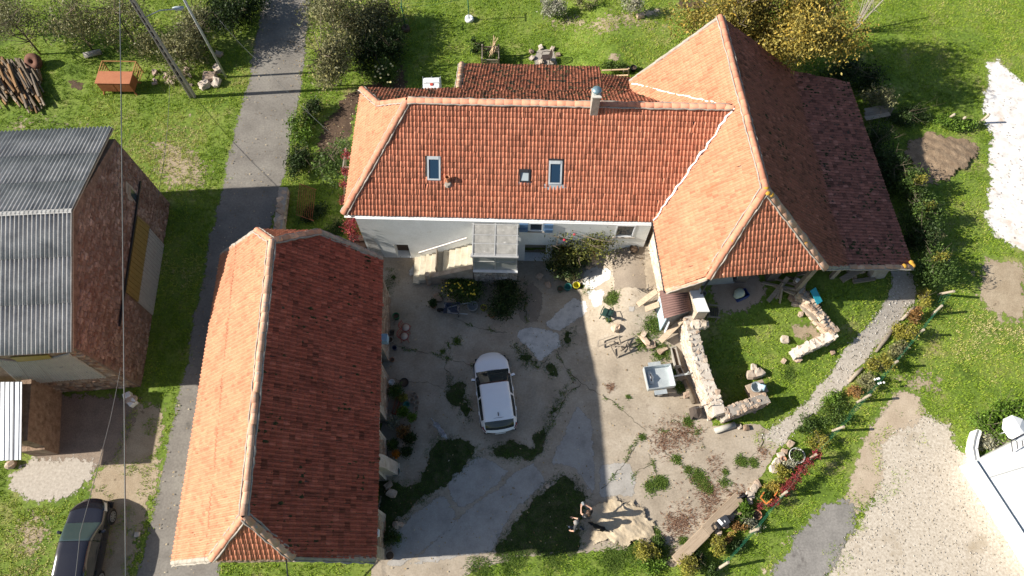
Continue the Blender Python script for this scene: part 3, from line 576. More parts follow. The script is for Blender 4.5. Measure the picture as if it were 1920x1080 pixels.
for (sx, sy, w, l, lb) in SKY:
    q = on_plane(sx, sy, SWc, snn)-Vector(SWc); u_, v_ = q.dot(sdir), q.dot(ssl); holes.append((u_-w/2-.02, u_+w/2+.02, v_-l/2-.02, v_+l/2+.02))
roofS, fr = roof_face([SWc, SEx, REx, RW], TILE_S, house, 225, seed=1, holes=holes)
roof_face([NWc, SWc, RW, (-6.5, 22.5, 5.6)], TILE_W, house, 75, seed=2)
KW, KE = (-6.5, 22.5, 5.6), (9.0, 22.4, 5.6)
roof_face([KE, KW, RW, RE], TILE_N, house, 0, seed=3)
roof_face([NEc, NWc, KW, KE], TILE_N, house, 0, seed=6, moss=90)
# lower back roof reaching out over the garden
LSL = .52; ln_ = Vector((0, LSL, 1)).normalized(); l0 = Vector((0, 24.62, 4.22))
b1, b2, b3, b4 = [on_plane(*p, l0, ln_) for p in ((866, 121), (1124, 127), (1126, 141), (1186, 148))]
def upto(p, q=24.3): return Vector((p.x, q, l0.z-LSL*(q-l0.y)))
t1 = upto(b1, 24.55)
roof_face([b1, b2, upto(b2), upto(b1)], TILE_N, house, 0, seed=4, moss=170)
roof_face([b3, b4, upto(b4), upto(b3)], TILE_N, house, 0, seed=5, moss=30)
wall((b2.x-.1, b2.y-.25), (b1.x+.1, b1.y-.25), -.3, b1.z-.1, .4, OCHRERUBBLE, house); wall((b1.x+.12, b1.y-.3), (b1.x+.12, 24.3), -.3, b1.z-.1, .4, OCHRERUBBLE, house)
ridge_line(RW, (10.2, 20.72, 7.62), RIDGE_O, house, l=.40, r=.14, lift=.06)
ridge_line(SWc, RW, RIDGE_O, house, l=.40, r=.15, lift=.05)
ridge_line(NWc, KW, RIDGE_O, house, l=.40, r=.15, lift=.04); ridge_line(KW, RW, RIDGE_O, house, l=.40, r=.15, lift=.06)
ridge_line(b1, t1, RIDGE, house, l=.35, r=.14, lift=.05)
# walls
ww = dict(th=.5); a, b = Vector((-7.45, 16.88)), Vector((6.75, 16.50)); dd = (b-a).normalized()
def wallu(pxx, pyy):
    p = on_plane(pxx, pyy, (a.x, a.y, 0), Vector((-dd.y, dd.x, 0))); return (p.xy-a).dot(dd), p.z
dl, dr = wallu(746, 485)[0], wallu(772, 485)[0]; dtop = wallu(760, 459)[1]
w1 = (wallu(992, 430)[0], wallu(1018, 430)[0]); w2 = (wallu(1155, 430)[0], wallu(1191, 430)[0]); w1z = wallu(1005, 433)[1]; w2z = wallu(1175, 444)[1]
cl = (wallu(984, 470)[0], wallu(1024, 470)[0]); clz = wallu(1003, 459)[1]; gl = .25
Hs = [(dl, dr, .05, dtop), (w1[0], w1[1], w1z, 4.1), (w2[0], w2[1], w2z, 4.1), (cl[0], cl[1], 0.02, clz)]
wall(a, b, -.3, 4.15, .5, PLASTER, house, Hs)
wall((-7.45, 24.2), (-7.452, 17.4), -.3, 4.1, .5, PLASTER, house); wall((6.75, 24.2), (-6.9, 24.3), -.3, 4.1, .5, PLASTER, house)
p_ = lambda u_, off=0.0: a+dd*u_+Vector((dd.y, -dd.x))*off
q = G(); q.prism([p_(dl, -.42), p_(dr, -.42), p_(dr, -.47), p_(dl, -.47)], 0, dtop); part('doorway_door', q, plain('brown door', (.09, .06, .045), .8), house, world=True)
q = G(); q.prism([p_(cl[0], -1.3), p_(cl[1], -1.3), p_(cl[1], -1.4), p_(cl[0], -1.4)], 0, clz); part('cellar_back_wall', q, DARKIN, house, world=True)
q = G(); q.prism([p_(cl[0], -.8), p_(cl[1], -.8), p_(cl[1], -.88), p_(cl[0], -.88)], .0, .75); part('cellar_gate', q, WOOD, house, world=True)
part('cellar_floor', G().prism([p_(cl[0]-.3, -1.4), p_(cl[1]+.3, -1.4), p_(cl[1]+.3, .1), p_(cl[0]-.3, .1)], -.1, .05), BROWNSLAB, house, world=True)
part('door_floor', G().prism([p_(dl-.2, -.5), p_(dr+.2, -.5), p_(dr+.2, .05), p_(dl-.2, .05)], -.1, .04), BROWNSLAB, house, world=True)
GREYFR = plain('grey window frame', (.42, .45, .47), .45); WFR = plain('white window frame', (.72, .74, .76), .4)
GLD = glass('dark window glass', (.03, .045, .06), .04); GLB = glass('blue skylight glass', (.016, .04, .075), .05)
def window(u0, u1, z0, z1, parent, sill=True, frm=WFR):
    f = G(); t = .06
    for (x0, x1, y0, y1) in ((u0, u1, z0, z0+t), (u0, u1, z1-t, z1), (u0, u0+t, z0+t, z1-t), (u1-t, u1, z0+t, z1-t)):
        f.prism([p_(x0, .015), p_(x1, .015), p_(x1, -.08), p_(x0, -.08)], y0, y1)
    fo = part('window', f, frm, parent, world=True)
    part('pane', G().prism([p_(u0+t, -.03), p_(u1-t, -.03), p_(u1-t, -.05), p_(u0+t, -.05)], z0+t, z1-t), GLD, fo, world=True)
    part('reveal', G().prism([p_(u0, -.44), p_(u1, -.44), p_(u1, -.48), p_(u0, -.48)], z0, z1), DARKIN, fo, world=True)
    if sill: part('sill', G().prism([p_(u0-.1, .07), p_(u1+.1, .07), p_(u1+.1, -.10), p_(u0-.1, -.10)], z0-.07, z0-.003), MORTAR, fo, world=True)
window(*w1, w1z, 4.1, house); window(*w2, w2z, 4.1, house, frm=WFR)
BLUE = plain('blue shutter paint', (.10, .19, .33), .6)
for s0, s1 in ((w1[0]-.48, w1[0]-.06), (w1[1]+.06, w1[1]+.48)):
    sh = part('shutter', G().prism([p_(s0, .06), p_(s1, .06), p_(s1, .012), p_(s0, .012)], w1z-.05, 4.08), BLUE, house, world=True)
    q = G()
    for z in (w1z+.15, 3.6): q.prism([p_(s0, .085), p_(s1, .085), p_(s1, .062), p_(s0, .062)], z, z+.08)
    part('brace', q, BLUE, sh, world=True)
# gutter, fascia and downpipe
q = G(); ga, gb = Vector(SWc)+Vector((0, -.09, -.03)), Vector(SEx)+Vector((-.1, -.09, -.03)); n = 7
vs = []
for p in (ga, gb):
    for k in range(n): an = math.pi*k/(n-1); vs.append(p+Vector((0, -math.cos(an)*.075, -math.sin(an)*.07)))
q.add(vs, [(k, k+1, n+k+1, n+k) for k in range(n-1)])
go = part('gutter', q, plain('white gutter', (.45, .46, .46), .4), house, True, world=True); md = go.modifiers.new('t', 'SOLIDIFY'); md.thickness = .008
part('fascia', G().bar(Vector(SWc)+Vector((.1, .02, -.10)), Vector(SEx)+Vector((-.1, .02, -.10)), .03, .14), IRON, house, world=True)
part('valley_flashing', G().tube([Vector((6.85, 16.66, 4.36))+Vector((3.35, 3.98, 3.36))*(k/26)+Vector((random.uniform(-.05, .05), random.uniform(-.05, .05), -.02)) for k in range(27)], [random.uniform(.03, .07) for _ in range(27)], 6), WHITEMORT, house, world=True)
t5 = Vector((6.35, 24.75, 4.52)); part('valley_flashing', G().tube([t5.lerp(Vector((9.9, 21.0, 7.5)), k/22)+Vector((random.uniform(-.05, .05), random.uniform(-.05, .05), -.03)) for k in range(23)], [random.uniform(.02, .055) for _ in range(23)], 6), WHITEMORT, house, world=True)
# chimney
cp = on_plane(1113, 212, RW, snn); ch = part('chimney', G().box((cp.x, cp.y+.1, cp.z+.35), (.36, .46, 1.75)), MORTAR, house, world=True, bevel=.015)
cx_, cy_, cz_ = cp.x, cp.y+.1, cp.z+1.23
part('crown', G().box((cx_, cy_, cz_+.03), (.42, .52, .06)), plain('pale chimney render', (.55, .53, .48), .9), ch, world=True)
q = G()
for k in range(4): q.tube([(cx_+.12*(-1)**k, cy_+.12*(1 if k < 2 else -1), cz_+.05), (cx_+.12*(-1)**k, cy_+.12*(1 if k < 2 else -1), cz_+.26)], .012, 5)
q.lathe([(.10, .06), (.10, .22)], (cx_, cy_, cz_), 14); q.lathe([(.225, .24), (.225, .26), (.20, .31), (.12, .36), (.0, .38)], (cx_, cy_, cz_), 18)
part('cowl', q, M('blue grey zinc', [(.16, .25, .30), (.22, .32, .37)], 4, .4, metal=.5), ch, True, world=True)
q = G(); q.lathe([(.10, -.1), (.10, .22), (.085, .24), (.115, .30), (.13, .42), (.115, .44), (.09, .42), (.08, .3), (.07, .0)], tuple(on_plane(840, 341, SWc, snn)), 16)
fl = part('flue_pot', q, TERRA, house, True, world=True); part('flue_base', G().tube([on_plane(840, 345, SWc, snn)+snn*.02, on_plane(840, 343, SWc, snn)+snn*.12], [.2, .13], 10), MORTAR, fl, world=True)
# skylights
for (sx, sy, w, l, lb) in SKY:
    q0 = on_plane(sx, sy, SWc, snn); Bm = Matrix((sdir, ssl, snn)).transposed().to_4x4(); Bm.translation = q0-house.location
    sk = link('skylight', None, house); sk.matrix_local = Bm; sk['label'] = lb; small = w < .55
    f = G(); t = .075
    f.box((-w/2+t/2, 0, .06), (t, l, .12)); f.box((w/2-t/2, 0, .06), (t, l, .12)); f.box((0, -l/2+t/2, .065), (w-2*t, t, .12)); f.box((0, l/2-t, .07), (w-2*t, 2*t, .13))
    part('frame', f, GREYFR if not small else IRON, sk)
    part('pane', G().box((0, -t*.5, .085), (w-2*t-.002, l-3*t-.002, .012), rx=R(-7) if small else 0), glass('pale hatch glass', (.38, .44, .46), .08) if small else GLB, sk)
    ap = G()
    if sx > 1000: ap.box((0, -l/2-.09, .062), (w*1.75, .18, .012)); ap.box((0, -l/2-.22, .058), (w*1.1, .12, .012))
    elif small: ap.box((0, -l/2-.06, .062), (w*1.15, .14, .012))
    else: ap.box((0, -l/2-.10, .062), (w*1.1, .16, .012))
    part('apron', ap, plain('red lead apron', (.33, .12, .09), .6) if 800 < sx < 900 else plain('grey lead apron', (.30, .33, .35), .5), sk)
    cm_ = G(); cm_.box((0, l/2+.05, .062), (w*1.02, .1, .02)); part('head_flashing', cm_, IRON, sk)
# patch of bare stone at the left corner of the wall
pk = part('bare_stone_patch', G().add([p_(wallu(*p)[0], .012).to_3d()+Vector((0, 0, wallu(*p)[1])) for p in ((685, 448), (700, 446), (712, 465), (722, 482), (700, 482))], [(0, 1, 2, 3, 4)]), M('bared white stone', [(.30, .28, .26), (.75, .74, .72)], 6, .95, .03, 12), house, world=True)

# ================================================================ STONE STAIR AND GLASS PORCH
sx0 = wallu(778, 480)[0]; sx1 = wallu(889, 462)[0]; st = thing('stone_staircase', 'pale stone outside staircase climbing to the glass porch', 'staircase', (-3.5, 16.0, 0))
STEPM = M('worn pale stone step', [(.46, .41, .31), (.62, .57, .46)], 3, .9, .008, 18, fine=.14); NS = 10; PFL = 1.75
for k in range(NS):
    x0, x1 = sx0+(sx1-sx0)*k/NS, sx0+(sx1-sx0)*(k+1)/NS; z = PFL*(k+1)/NS
    wd = 1.25 if k > 2 else 1.55-.1*k
    part('step', G().prism([p_(x0, .006), p_(x1+.03, .006), p_(x1+.03, wd), p_(x0, wd)], 0 if k < 1 else z-.5, z), STEPM, st, world=True, bevel=.015)
q = G(); q.add([p_(sx0+.9, 1.26).to_3d(), p_(sx1, 1.26).to_3d(), p_(sx1, 1.26).to_3d()+Vector((0, 0, PFL+.25)), p_(sx0+.9, 1.26).to_3d()+Vector((0, 0, .75)),
                p_(sx0+.9, 1.5).to_3d(), p_(sx1, 1.5).to_3d(), p_(sx1, 1.5).to_3d()+Vector((0, 0, PFL+.25)), p_(sx0+.9, 1.5).to_3d()+Vector((0, 0, .75))],
               [(0, 1, 2, 3), (4, 7, 6, 5), (3, 2, 6, 7), (0, 4, 5, 1), (1, 5, 6, 2), (0, 3, 7, 4)])
part('parapet', q, PALESTONE, st, world=True)
h0, h1 = p_(wallu(786, 471)[0], .1).to_3d()+Vector((0, 0, wallu(786, 471)[1])), p_(wallu(876, 443)[0], .1).to_3d()+Vector((0, 0, wallu(876, 443)[1]))
part('handrail', G().bar(h0, h1, .07, .08), plain('pale handrail', (.55, .52, .50), .6), st, world=True)
gx = p_(sx0+(sx1-sx0)*.40, 0); q = G(); q.bar((gx.x, gx.y-.1, 1.15), (gx.x-.03, gx.y-1.2, .95), .05, .75)
part('gate', q, WOOD, st, world=True)
part('newel_post', G().tube([p_(sx0+.85, 1.45).to_3d(), p_(sx0+.85, 1.45).to_3d()+Vector((0, 0, 1.15))], [.16, .13], 8), STONE, st, world=True)
pu0, pu1 = wallu(890, 455)[0], wallu(971, 455)[0]; porch = thing('glass_porch', 'glazed lean-to porch with aluminium frame on a dark stone base', 'porch', (p_(pu0).x+1, 15.9, 0)); PD = 1.42; PZ0, PZ1 = 3.55, 4.02
V3_ = lambda u_, o_: p_(u_, o_).to_3d()
ALU = plain('aluminium porch frame', (.50, .50, .48), .4, .3); PGL = glass('dusty porch glass', (.36, .37, .34), .18); PGR = M('dusty porch roof glass', [(.22, .215, .195), (.40, .39, .36)], 3.5, .25, fine=.15, spots=[((.52, .51, .48), 7, .66, .04)])
bs = part('stone_base', G().prism([p_(pu0, .006), p_(pu1, .006), p_(pu1, PD+.12), p_(pu0, PD+.12)], -.1, PFL), M('dark porch rubble', [(.12, .10, .085), (.30, .26, .22), (.46, .42, .37)], 4.5, .95, .06, 8, fine=.4), porch, world=True)
stone_face(V3_(pu0, PD+.12), dd.to_3d(), (dd.y, -dd.x, 0), [(0, 0), (pu1-pu0, 0), (pu1-pu0, PFL), (0, PFL)], RUBG, porch, .11, .12, .34, .05, 8)
part('ledge', G().prism([p_(pu0-.02, PD-.1), p_(pu1+.02, PD-.1), p_(pu1+.02, PD+.15), p_(pu0-.02, PD+.15)], PFL+.003, PFL+.06), WHITEMORT, porch, world=True)
f = G(); V3 = lambda u_, o_, z_: p_(u_, o_).to_3d()+Vector((0, 0, z_)); um = (pu0+pu1)/2
for u_ in (pu0+.04, um, pu1-.04): f.bar(V3(u_, PD, PFL+.06), V3(u_, PD, PZ0), .07, .07); f.bar(V3(u_, .03, PZ1+.03), V3(u_, PD+.1, PZ0+.03), .06, .06)
for u_ in (pu0+.04, pu1-.04): f.bar(V3(u_, .05, PFL), V3(u_, .05, PZ1), .06, .06); f.bar(V3(u_, .05, 2.7), V3(u_, PD, 2.7), .05, .05)
for z_ in (PFL+.09, 2.72, PZ0-.03): f.bar(V3(pu0, PD, z_), V3(pu1, PD, z_), .06, .06)
for t_ in (0.04, .38, .66, 1.0): f.bar(V3(pu0-.03, PD*t_+.04, PZ1+(PZ0-PZ1)*t_+.035), V3(pu1+.03, PD*t_+.04, PZ1+(PZ0-PZ1)*t_+.035), .05, .05)
f.bar(V3(pu0-.05, PD+.13, PZ0-.01), V3(pu1+.05, PD+.13, PZ0-.01), .12, .10)
part('frame', f, ALU, porch, world=True)
for i in range(2):
    ua, ub = (pu0+.08, um-.04) if i == 0 else (um+.04, pu1-.08)
    for z0, z1 in ((PFL+.13, 2.69), (2.75, PZ0-.07)): part('pane', G().prism([p_(ua, PD-.005), p_(ub, PD-.005), p_(ub, PD+.006), p_(ua, PD+.006)], z0, z1), PGL, porch, world=True)
    for t0, t1 in ((.06, .36), (.40, .64), (.68, .98)):
        part('roof_pane', G().slab([V3(ua, PD*t0+.03, PZ1+(PZ0-PZ1)*t0+.045), V3(ub, PD*t0+.03, PZ1+(PZ0-PZ1)*t0+.045), V3(ub, PD*t1+.03, PZ1+(PZ0-PZ1)*t1+.045), V3(ua, PD*t1+.03, PZ1+(PZ0-PZ1)*t1+.045)], .01), PGR, porch, world=True)
for u_ in (pu0+.04, pu1-.04): part('side_pane', G().prism([p_(u_-.005, .08), p_(u_+.005, .08), p_(u_+.005, PD-.04), p_(u_-.005, PD-.04)], PFL+.1, PZ0), PGL, porch, world=True)

# ================================================================ BIG BARN (right)
barn = thing('barn', 'large barn with steep tiled roof, half hip and long mossy lean-to slope', 'barn', (12, 20, 0))
AN, AS = Vector((10.12, 25.83, 8.0)), Vector((10.89, 16.14, 8.0)); WN, WS = Vector((6.28, 25.0, 4.35)), Vector((7.15, 13.05, 4.2)); HW, HE = Vector((8.72, 13.15, 5.45)), Vector((14.12, 13.72, 5.25))
BN, BS = Vector((15.25, 26.45, 3.5)), Vector((16.1, 14.6, 3.5)); LN, LS = Vector((18.72, 26.35, 2.65)), Vector((19.68, 15.0, 2.65))
roof_face([WS, WN, AN, AS, HW], TILE_W, barn, 140, seed=11)
roof_face([HW, HE, AS], TILE_S, barn, 160, seed=12)
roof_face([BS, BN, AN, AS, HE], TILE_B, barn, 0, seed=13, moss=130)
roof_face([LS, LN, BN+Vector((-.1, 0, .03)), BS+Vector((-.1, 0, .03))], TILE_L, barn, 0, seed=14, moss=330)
ridge_line(AS, AN, RIDGE_O, barn, l=.42, r=.15, lift=.06); ridge_line(HW, AS, RIDGE_O, barn, l=.42, r=.16, lift=.05); ridge_line(HE, AS, RIDGE, barn, l=.42, r=.16, lift=.05)
ridge_line(WN, AN, MORTAR, barn, l=.4, r=.09, lift=.03, mortar=False, name='verge_tile'); ridge_line(WS+Vector((0, .02, 0)), HW, RIDGE, barn, l=.4, r=.11, lift=.03, name='verge_tile'); ridge_line(LS, BS, RIDGE, barn, l=.4, r=.12, lift=.04, name='verge_tile'); ridge_line(BS, HE, MORTAR, barn, l=.4, r=.10, lift=.02, name='verge_tile')
lich = M('orange lichen', [(.42, .22, .03), (.56, .33, .05)], 8, .95, .02, 30)
q = G()
for p in (AS, AS+Vector((.1, -.2, -.1)), LS, LS+Vector((-.5, -.02, .1)), LS+Vector((.0, .25, .0)), HE.lerp(AS, .93)):
    q.lathe([(.0, .19), (.07, .185), (.12, .15), (.13, .10)], tuple(p+Vector((random.uniform(-.05, .05), random.uniform(-.05, .05), .0))), 7)
part('lichen', q, lich, barn, True, world=True)
def gaz(p): return gz(p)-.3
wa, wb = (7.05, 24.6), (7.3, 13.35)
wall((6.98, 16.6), (7.42, 13.35), .3, 4.0, .5, M('pale ochre stone wall', [(.40, .34, .26), (.58, .50, .39), (.66, .60, .51)], 3.0, .95, .04, 9, fine=.25), barn)
wall((6.95, 25.0), (6.96, 16.9), .3, 4.0, .5, OCHRERUBBLE, barn)
gable([(6.9, 24.7, .3), (18.4, 26.1, .3), (18.4, 26.1, 2.4), (15.2, 26.1, 3.2), (10.1, 25.5, 7.6), (6.9, 24.8, 4.2)], (.05, -.45, 0), OCHRERUBBLE, barn)
gable([(7.42, 13.34, .3), (8.85, 13.42, .3), (8.85, 13.42, 5.3), (8.6, 13.40, 5.25), (7.42, 13.34, 4.15)], (0, .5, 0), OCHRERUBBLE, barn, 'corner_wall')
wall((8.9, 14.35), (11.1, 14.5), .3, 5.3, .4, plain('pale grey plank boarding', (.36, .37, .37), .8), barn, name='front_wall')
wall((11.1, 14.5), (13.2, 14.62), .3, 5.3, .4, plain('brown barn door', (.14, .115, .10), .85), barn, [(.6, 1.6, 0, 3)], name='front_wall')
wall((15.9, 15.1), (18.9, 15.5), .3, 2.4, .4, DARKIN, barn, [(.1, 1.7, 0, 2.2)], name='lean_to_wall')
wall((19.1, 15.4), (18.2, 26.0), .3, 2.45, .4, OCHRERUBBLE, barn)
part('timber_post', G().bar((14.05, 14.05, 1.0), (13.9, 13.95, 5.1), .22, .22), WOOD, barn, world=True); part('eave_beam', G().bar((9.0, 13.35, 5.1), (13.9, 13.95, 5.05), .16, .2), WOOD, barn, world=True); part('timber_post', G().bar((16.0, 14.8, 1.0), (16.0, 14.85, 3.3), .2, .2), WOOD, barn, world=True)
part('concrete_pier', G().bar(gp(1640, 520, -.1), (18.45, 15.35, 2.5), .9, .32), MORTAR, barn, world=True)
part('gutter', G().tube([WS+Vector((-.07, -.05, -.03)), WS.lerp(WN, .31)+Vector((-.07, 0, -.03))], .055, 7), IRON, barn, True, world=True)
part('downpipe', G().tube([(8.92, 13.28, 5.1), (8.98, 13.22, gz((9, 13.2))+.2)], .05, 7), IRON, barn, True, world=True)
part('wall_vent', G().tube([on_plane(1378, 522, (8.9, 14.35, 0), Vector((0, 1, 0)))+Vector((0, .1, 0)), on_plane(1378, 522, (8.9, 14.35, 0), Vector((0, 1, 0)))+Vector((0, -.14, 0))], .1, 10), IRON, barn, True, world=True)

# ================================================================ LONG OUTBUILDING (centre left)
lb = thing('outbuilding', 'long tiled stone outbuilding between the lane and the yard', 'outbuilding', (-9.5, 8.2, 0))
NW, SW, NE, SE = Vector((-13.6, 15.02, 4)), Vector((-13.3, 1.45, 4)), Vector((-6.05, 14.8, 4)), Vector((-5.35, 1.55, 4)); RN, RS = Vector((-9.83, 13.64, 8)), Vector((-9.33, 2.78, 8))
HNW, HNE, HSW, HSE = Vector((-11.12, 14.95, 6.5)), Vector((-8.36, 14.88, 6.5)), Vector((-10.8, 1.47, 6.5)), Vector((-7.86, 1.52, 6.5))
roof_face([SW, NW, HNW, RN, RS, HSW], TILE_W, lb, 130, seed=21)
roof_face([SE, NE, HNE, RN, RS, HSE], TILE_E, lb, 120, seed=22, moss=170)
roof_face([HSW, HSE, RS], TILE_S, lb, 50, seed=23); roof_face([HNE, HNW, RN], TILE_S, lb, 0, seed=24)
ridge_line(RS, RN, RIDGE, lb, l=.40, r=.135, lift=.05)
for p_a, p_b, mm_ in ((HSW, RS, RIDGE_O), (HSE, RS, RIDGE), (HNW, RN, RIDGE_O), (HNE, RN, RIDGE)): ridge_line(p_a, p_b, mm_, lb, l=.36, r=.13, lift=.04)
for p_a, p_b in ((SW, HSW), (NW, HNW), (SE, HSE), (NE, HNE)): ridge_line(p_a, p_b, MORTAR, lb, l=.36, r=.10, lift=.02, name='verge_tile')
LBW = M('grey ochre stable wall', [(.25, .205, .165), (.40, .34, .275), (.52, .46, .385)], 3.0, .95, .05, 9, fine=.28)
e0, e1 = Vector((-5.62, 1.75)), Vector((-6.25, 14.55)); ed = (e1-e0).normalized()
def lbu(y): p = on_plane(728, y, (e0.x, e0.y, 0), Vector((ed.y, -ed.x, 0))); return (p.xy-e0).dot(ed)
hol = [(lbu(705), lbu(676), -.5, 2.1), (lbu(828), lbu(794), -.5, 2.2), (lbu(968), lbu(905), -.5, 2.8)]
wall(e0, e1, -.2, 3.92, .45, LBW, lb, hol); wall((-13.15, 14.6), (-12.95, 1.75), -.2, 3.9, .45, LBW, lb)
for nm, (pa, pb, pc, pd), yy in (('s', (SW, SE, HSE, HSW), .22), ('n', (NW, NE, HNE, HNW), -.22)):
    pts = [(pa.x+.25, pa.y+yy, -.2), (pb.x-.25, pb.y+yy, -.2), (pb.x-.25, pb.y+yy, 3.95), (pc.x, pc.y+yy, 6.35), (pd.x, pd.y+yy, 6.35), (pa.x+.25, pa.y+yy, 3.95)]
    gable(pts, (0, .42 if nm == 's' else -.42, 0), LBW, lb)
for (u0, u1, z0, z1) in hol:
    pa, pb = e0+ed*u0, e0+ed*u1; nn = Vector((-ed.y, ed.x))
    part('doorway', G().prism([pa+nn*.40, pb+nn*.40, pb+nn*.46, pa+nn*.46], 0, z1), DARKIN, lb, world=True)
    q = G(); po = -nn*.012; pi_ = nn*.3
    for pp_, s_ in ((pa, -1), (pb, 1)): q.prism([pp_+po+ed*(.0*s_), pp_+po+ed*.14*s_, pp_+pi_+ed*.14*s_, pp_+pi_], -.1, z1+.12)
    part('door_surround', q, PALESTONE, lb, world=True)
pa = e0+ed*lbu(885); nn = Vector((ed.y, -ed.x)); part('buttress', G().add([(*(pa+nn*o_+ed*u_), z_) for u_ in (-.28, .28) for o_, z_ in ((-.05, -.1), (.62, -.1), (.25, 2.3), (-.05, 2.9))], [(0, 1, 2, 3), (7, 6, 5, 4), (1, 5, 6, 2), (2, 6, 7, 3), (0, 4, 5, 1)]), PALESTONE, lb, world=True)
pl = e0+ed*lbu(662); part('meter_box', G().box((pl.x+.16, pl.y, 2.35), (.3, .36, .5)), plain('pale blue box paint', (.30, .47, .60), .5), lb, world=True, bevel=.01)
pl = e0+ed*lbu(1012); part('wall_lamp', G().box((pl.x+.09, pl.y, 2.6), (.16, .3, .3)), WHITEP, lb, world=True, bevel=.03)
part('iron_bracket', G().tube([(-9.4, 1.7, 2.2), (-9.35, .75, 1.6), (-9.3, .7, .9)], .03, 6), IRON, lb, world=True)

dW = Vector((.44, -3.25)).normalized(); stone_face((6.98, 16.6, 0), dW.to_3d(), (dW.y, -dW.x, 0) if dW.y > 0 else (dW.y, -dW.x, 0), [(0, 1.2), (3.25, 1.2), (3.25, 4.0), (0, 4.0)], RUBP, barn, .14, .16, .4, .035, 5)
stone_face((e0.x, e0.y, 0), ed.to_3d(), (ed.y, -ed.x, 0), [(0, 0), ((e1-e0).length, 0), ((e1-e0).length, 3.8), (0, 3.8)], RUBO, lb, .15, .16, .4, .03, 6, 'stone', [(h[0]-.15, h[1]+.15, h[2], h[3]+.12) for h in hol])
stone_face((SW.x+.25, SW.y+.22, 0), (1, (SE.y-SW.y)/(SE.x-SW.x), 0), (0, -1, 0), [(0, 0), (7.4, 0), (7.4, 3.8), (5.2, 6.2), (2.4, 6.2), (0, 3.8)], RUBO, lb, .15, .16, .4, .04, 7)
# ================================================================ STONE BARN (left) WITH CORRUGATED ROOF
sb = thing('stone_barn', 'dark rubble stone barn with grey corrugated sheet roof', 'barn', (-22, 15, 0))
zr_, ze_ = 8.0, 6.05
rE, nE, sE = Vector((-18.40, 15.06, zr_)), Vector((-18.98, 20.75, ze_)), Vector((-18.12, 9.55, ze_)); wd = Vector((-1, -.055, 0)).normalized(); LW = 7.8
FIB = M('weathered fibre cement', [(.27, .265, .255), (.40, .395, .38), (.52, .51, .49)], 1.4, .85, .006, 30, fine=.16, spots=[((.72, .72, .68), 14, .70, .02), ((.12, .125, .13), 1.3, .66, .1)])
CP = .18; NCOR = int(LW/CP)
def corr_sheet(eave, ridge, k0, k1, t0, t1, lift, amp=.052):
    Vs = []; Qs = []; n = (k1-k0)*6+1; up = (ridge-eave); nrm = wd.cross(up).normalized(); nrm = nrm if nrm.z > 0 else -nrm
    for t_ in (t0, t1):
        for k in range(n):
            s_ = (k0+k/6)*CP; Vs.append(tuple(eave+wd*s_+up*t_+nrm*(amp*math.cos(2*math.pi*k/6)+lift*(1-(t_-t0)/(t1-t0))*.6+.04)))
    q = G().add(Vs, [(k, k+1, n+k+1, n+k) for k in range(n-1)]); return q
for eave in (nE, sE):
    rf = part('roof', G().slab([eave, rE, rE+wd*LW, eave+wd*LW][::(1 if eave is sE else -1)], .08), WOOD, sb, world=True)
    rows = [0, .35, .68, 1.0]
    for i in range(3):
        k = 0
        while k < NCOR:
            k2 = min(k+5, NCOR); o = part('corrugated_sheet', corr_sheet(eave, rE, k, k2, rows[i]-.01, rows[i+1]+.012, .03), FIB, rf, True, world=True); k = k2
            sd_ = o.modifiers.new('t', 'SOLIDIFY'); sd_.thickness = .008
q = G()
q.add([tuple(rE+wd*(s_)+Vector((0, dy, dz))) for s_ in (-.0, LW) for dy, dz in ((-.11, .045), (0, .085), (.11, .045))], [(0, 1, 4, 3), (1, 2, 5, 4)]); ro = part('ridge_cap', q, FIB, sb, world=True)
gE0, gE1 = Vector((-18.22, 9.75)), Vector((-18.82, 20.2)); gd = (gE1-gE0).normalized(); gn = Vector((gd.y, -gd.x))   # outwards east
def gpt(x, y, off=0.0): p = on_plane(x, y, (gE0.x, gE0.y, 0), gn.to_3d()); return p+gn.to_3d()*off
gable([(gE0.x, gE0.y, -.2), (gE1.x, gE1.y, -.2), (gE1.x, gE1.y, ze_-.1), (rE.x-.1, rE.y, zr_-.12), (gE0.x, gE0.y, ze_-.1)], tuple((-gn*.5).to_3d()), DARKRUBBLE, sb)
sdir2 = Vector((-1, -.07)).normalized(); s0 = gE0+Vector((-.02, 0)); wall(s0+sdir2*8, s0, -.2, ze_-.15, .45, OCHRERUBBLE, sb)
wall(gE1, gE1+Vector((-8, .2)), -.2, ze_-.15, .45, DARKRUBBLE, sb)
def panel(nm, pts, mt, off, th=.05, corr=True):
    P4 = [gpt(*p, off) for p in pts]; return part(nm, G().add(P4+[p-gn.to_3d()*th for p in P4], [(0, 1, 2, 3), (7, 6, 5, 4), (0, 4, 5, 1), (1, 5, 6, 2), (2, 6, 7, 3), (3, 7, 4, 0)]), mt, sb, world=True)
def ribbed(nm, pts, mt, off, n):
    P4 = [gpt(*p, off) for p in pts]; pn = panel(nm, pts, mt, off); q = G()
    for k in range(n):
        t_ = (k+.5)/n; q.bar(P4[0].lerp(P4[3], t_)+gn.to_3d()*.012, P4[1].lerp(P4[2], t_)+gn.to_3d()*.012, .03, .03)
    part('rib', q, mt, pn, world=True); return pn
ribbed('door_panel', ((256, 405), (278, 424), (257, 566), (234, 547)), plain('yellowed plastic sheeting', (.23, .17, .055), .6), .07, 16)['label'] = 'yellowed translucent corrugated panel'
ribbed('door_panel', ((279, 428), (310, 463), (291, 596), (257, 566)), plain('pale grey sheeting', (.34, .34, .33), .6), .05, 20)['label'] = 'pale grey corrugated door panel'
part('door_rail', G().bar(gpt(260, 340, .1), gpt(220, 612, .1), .06, .09), IRON, sb, world=True)
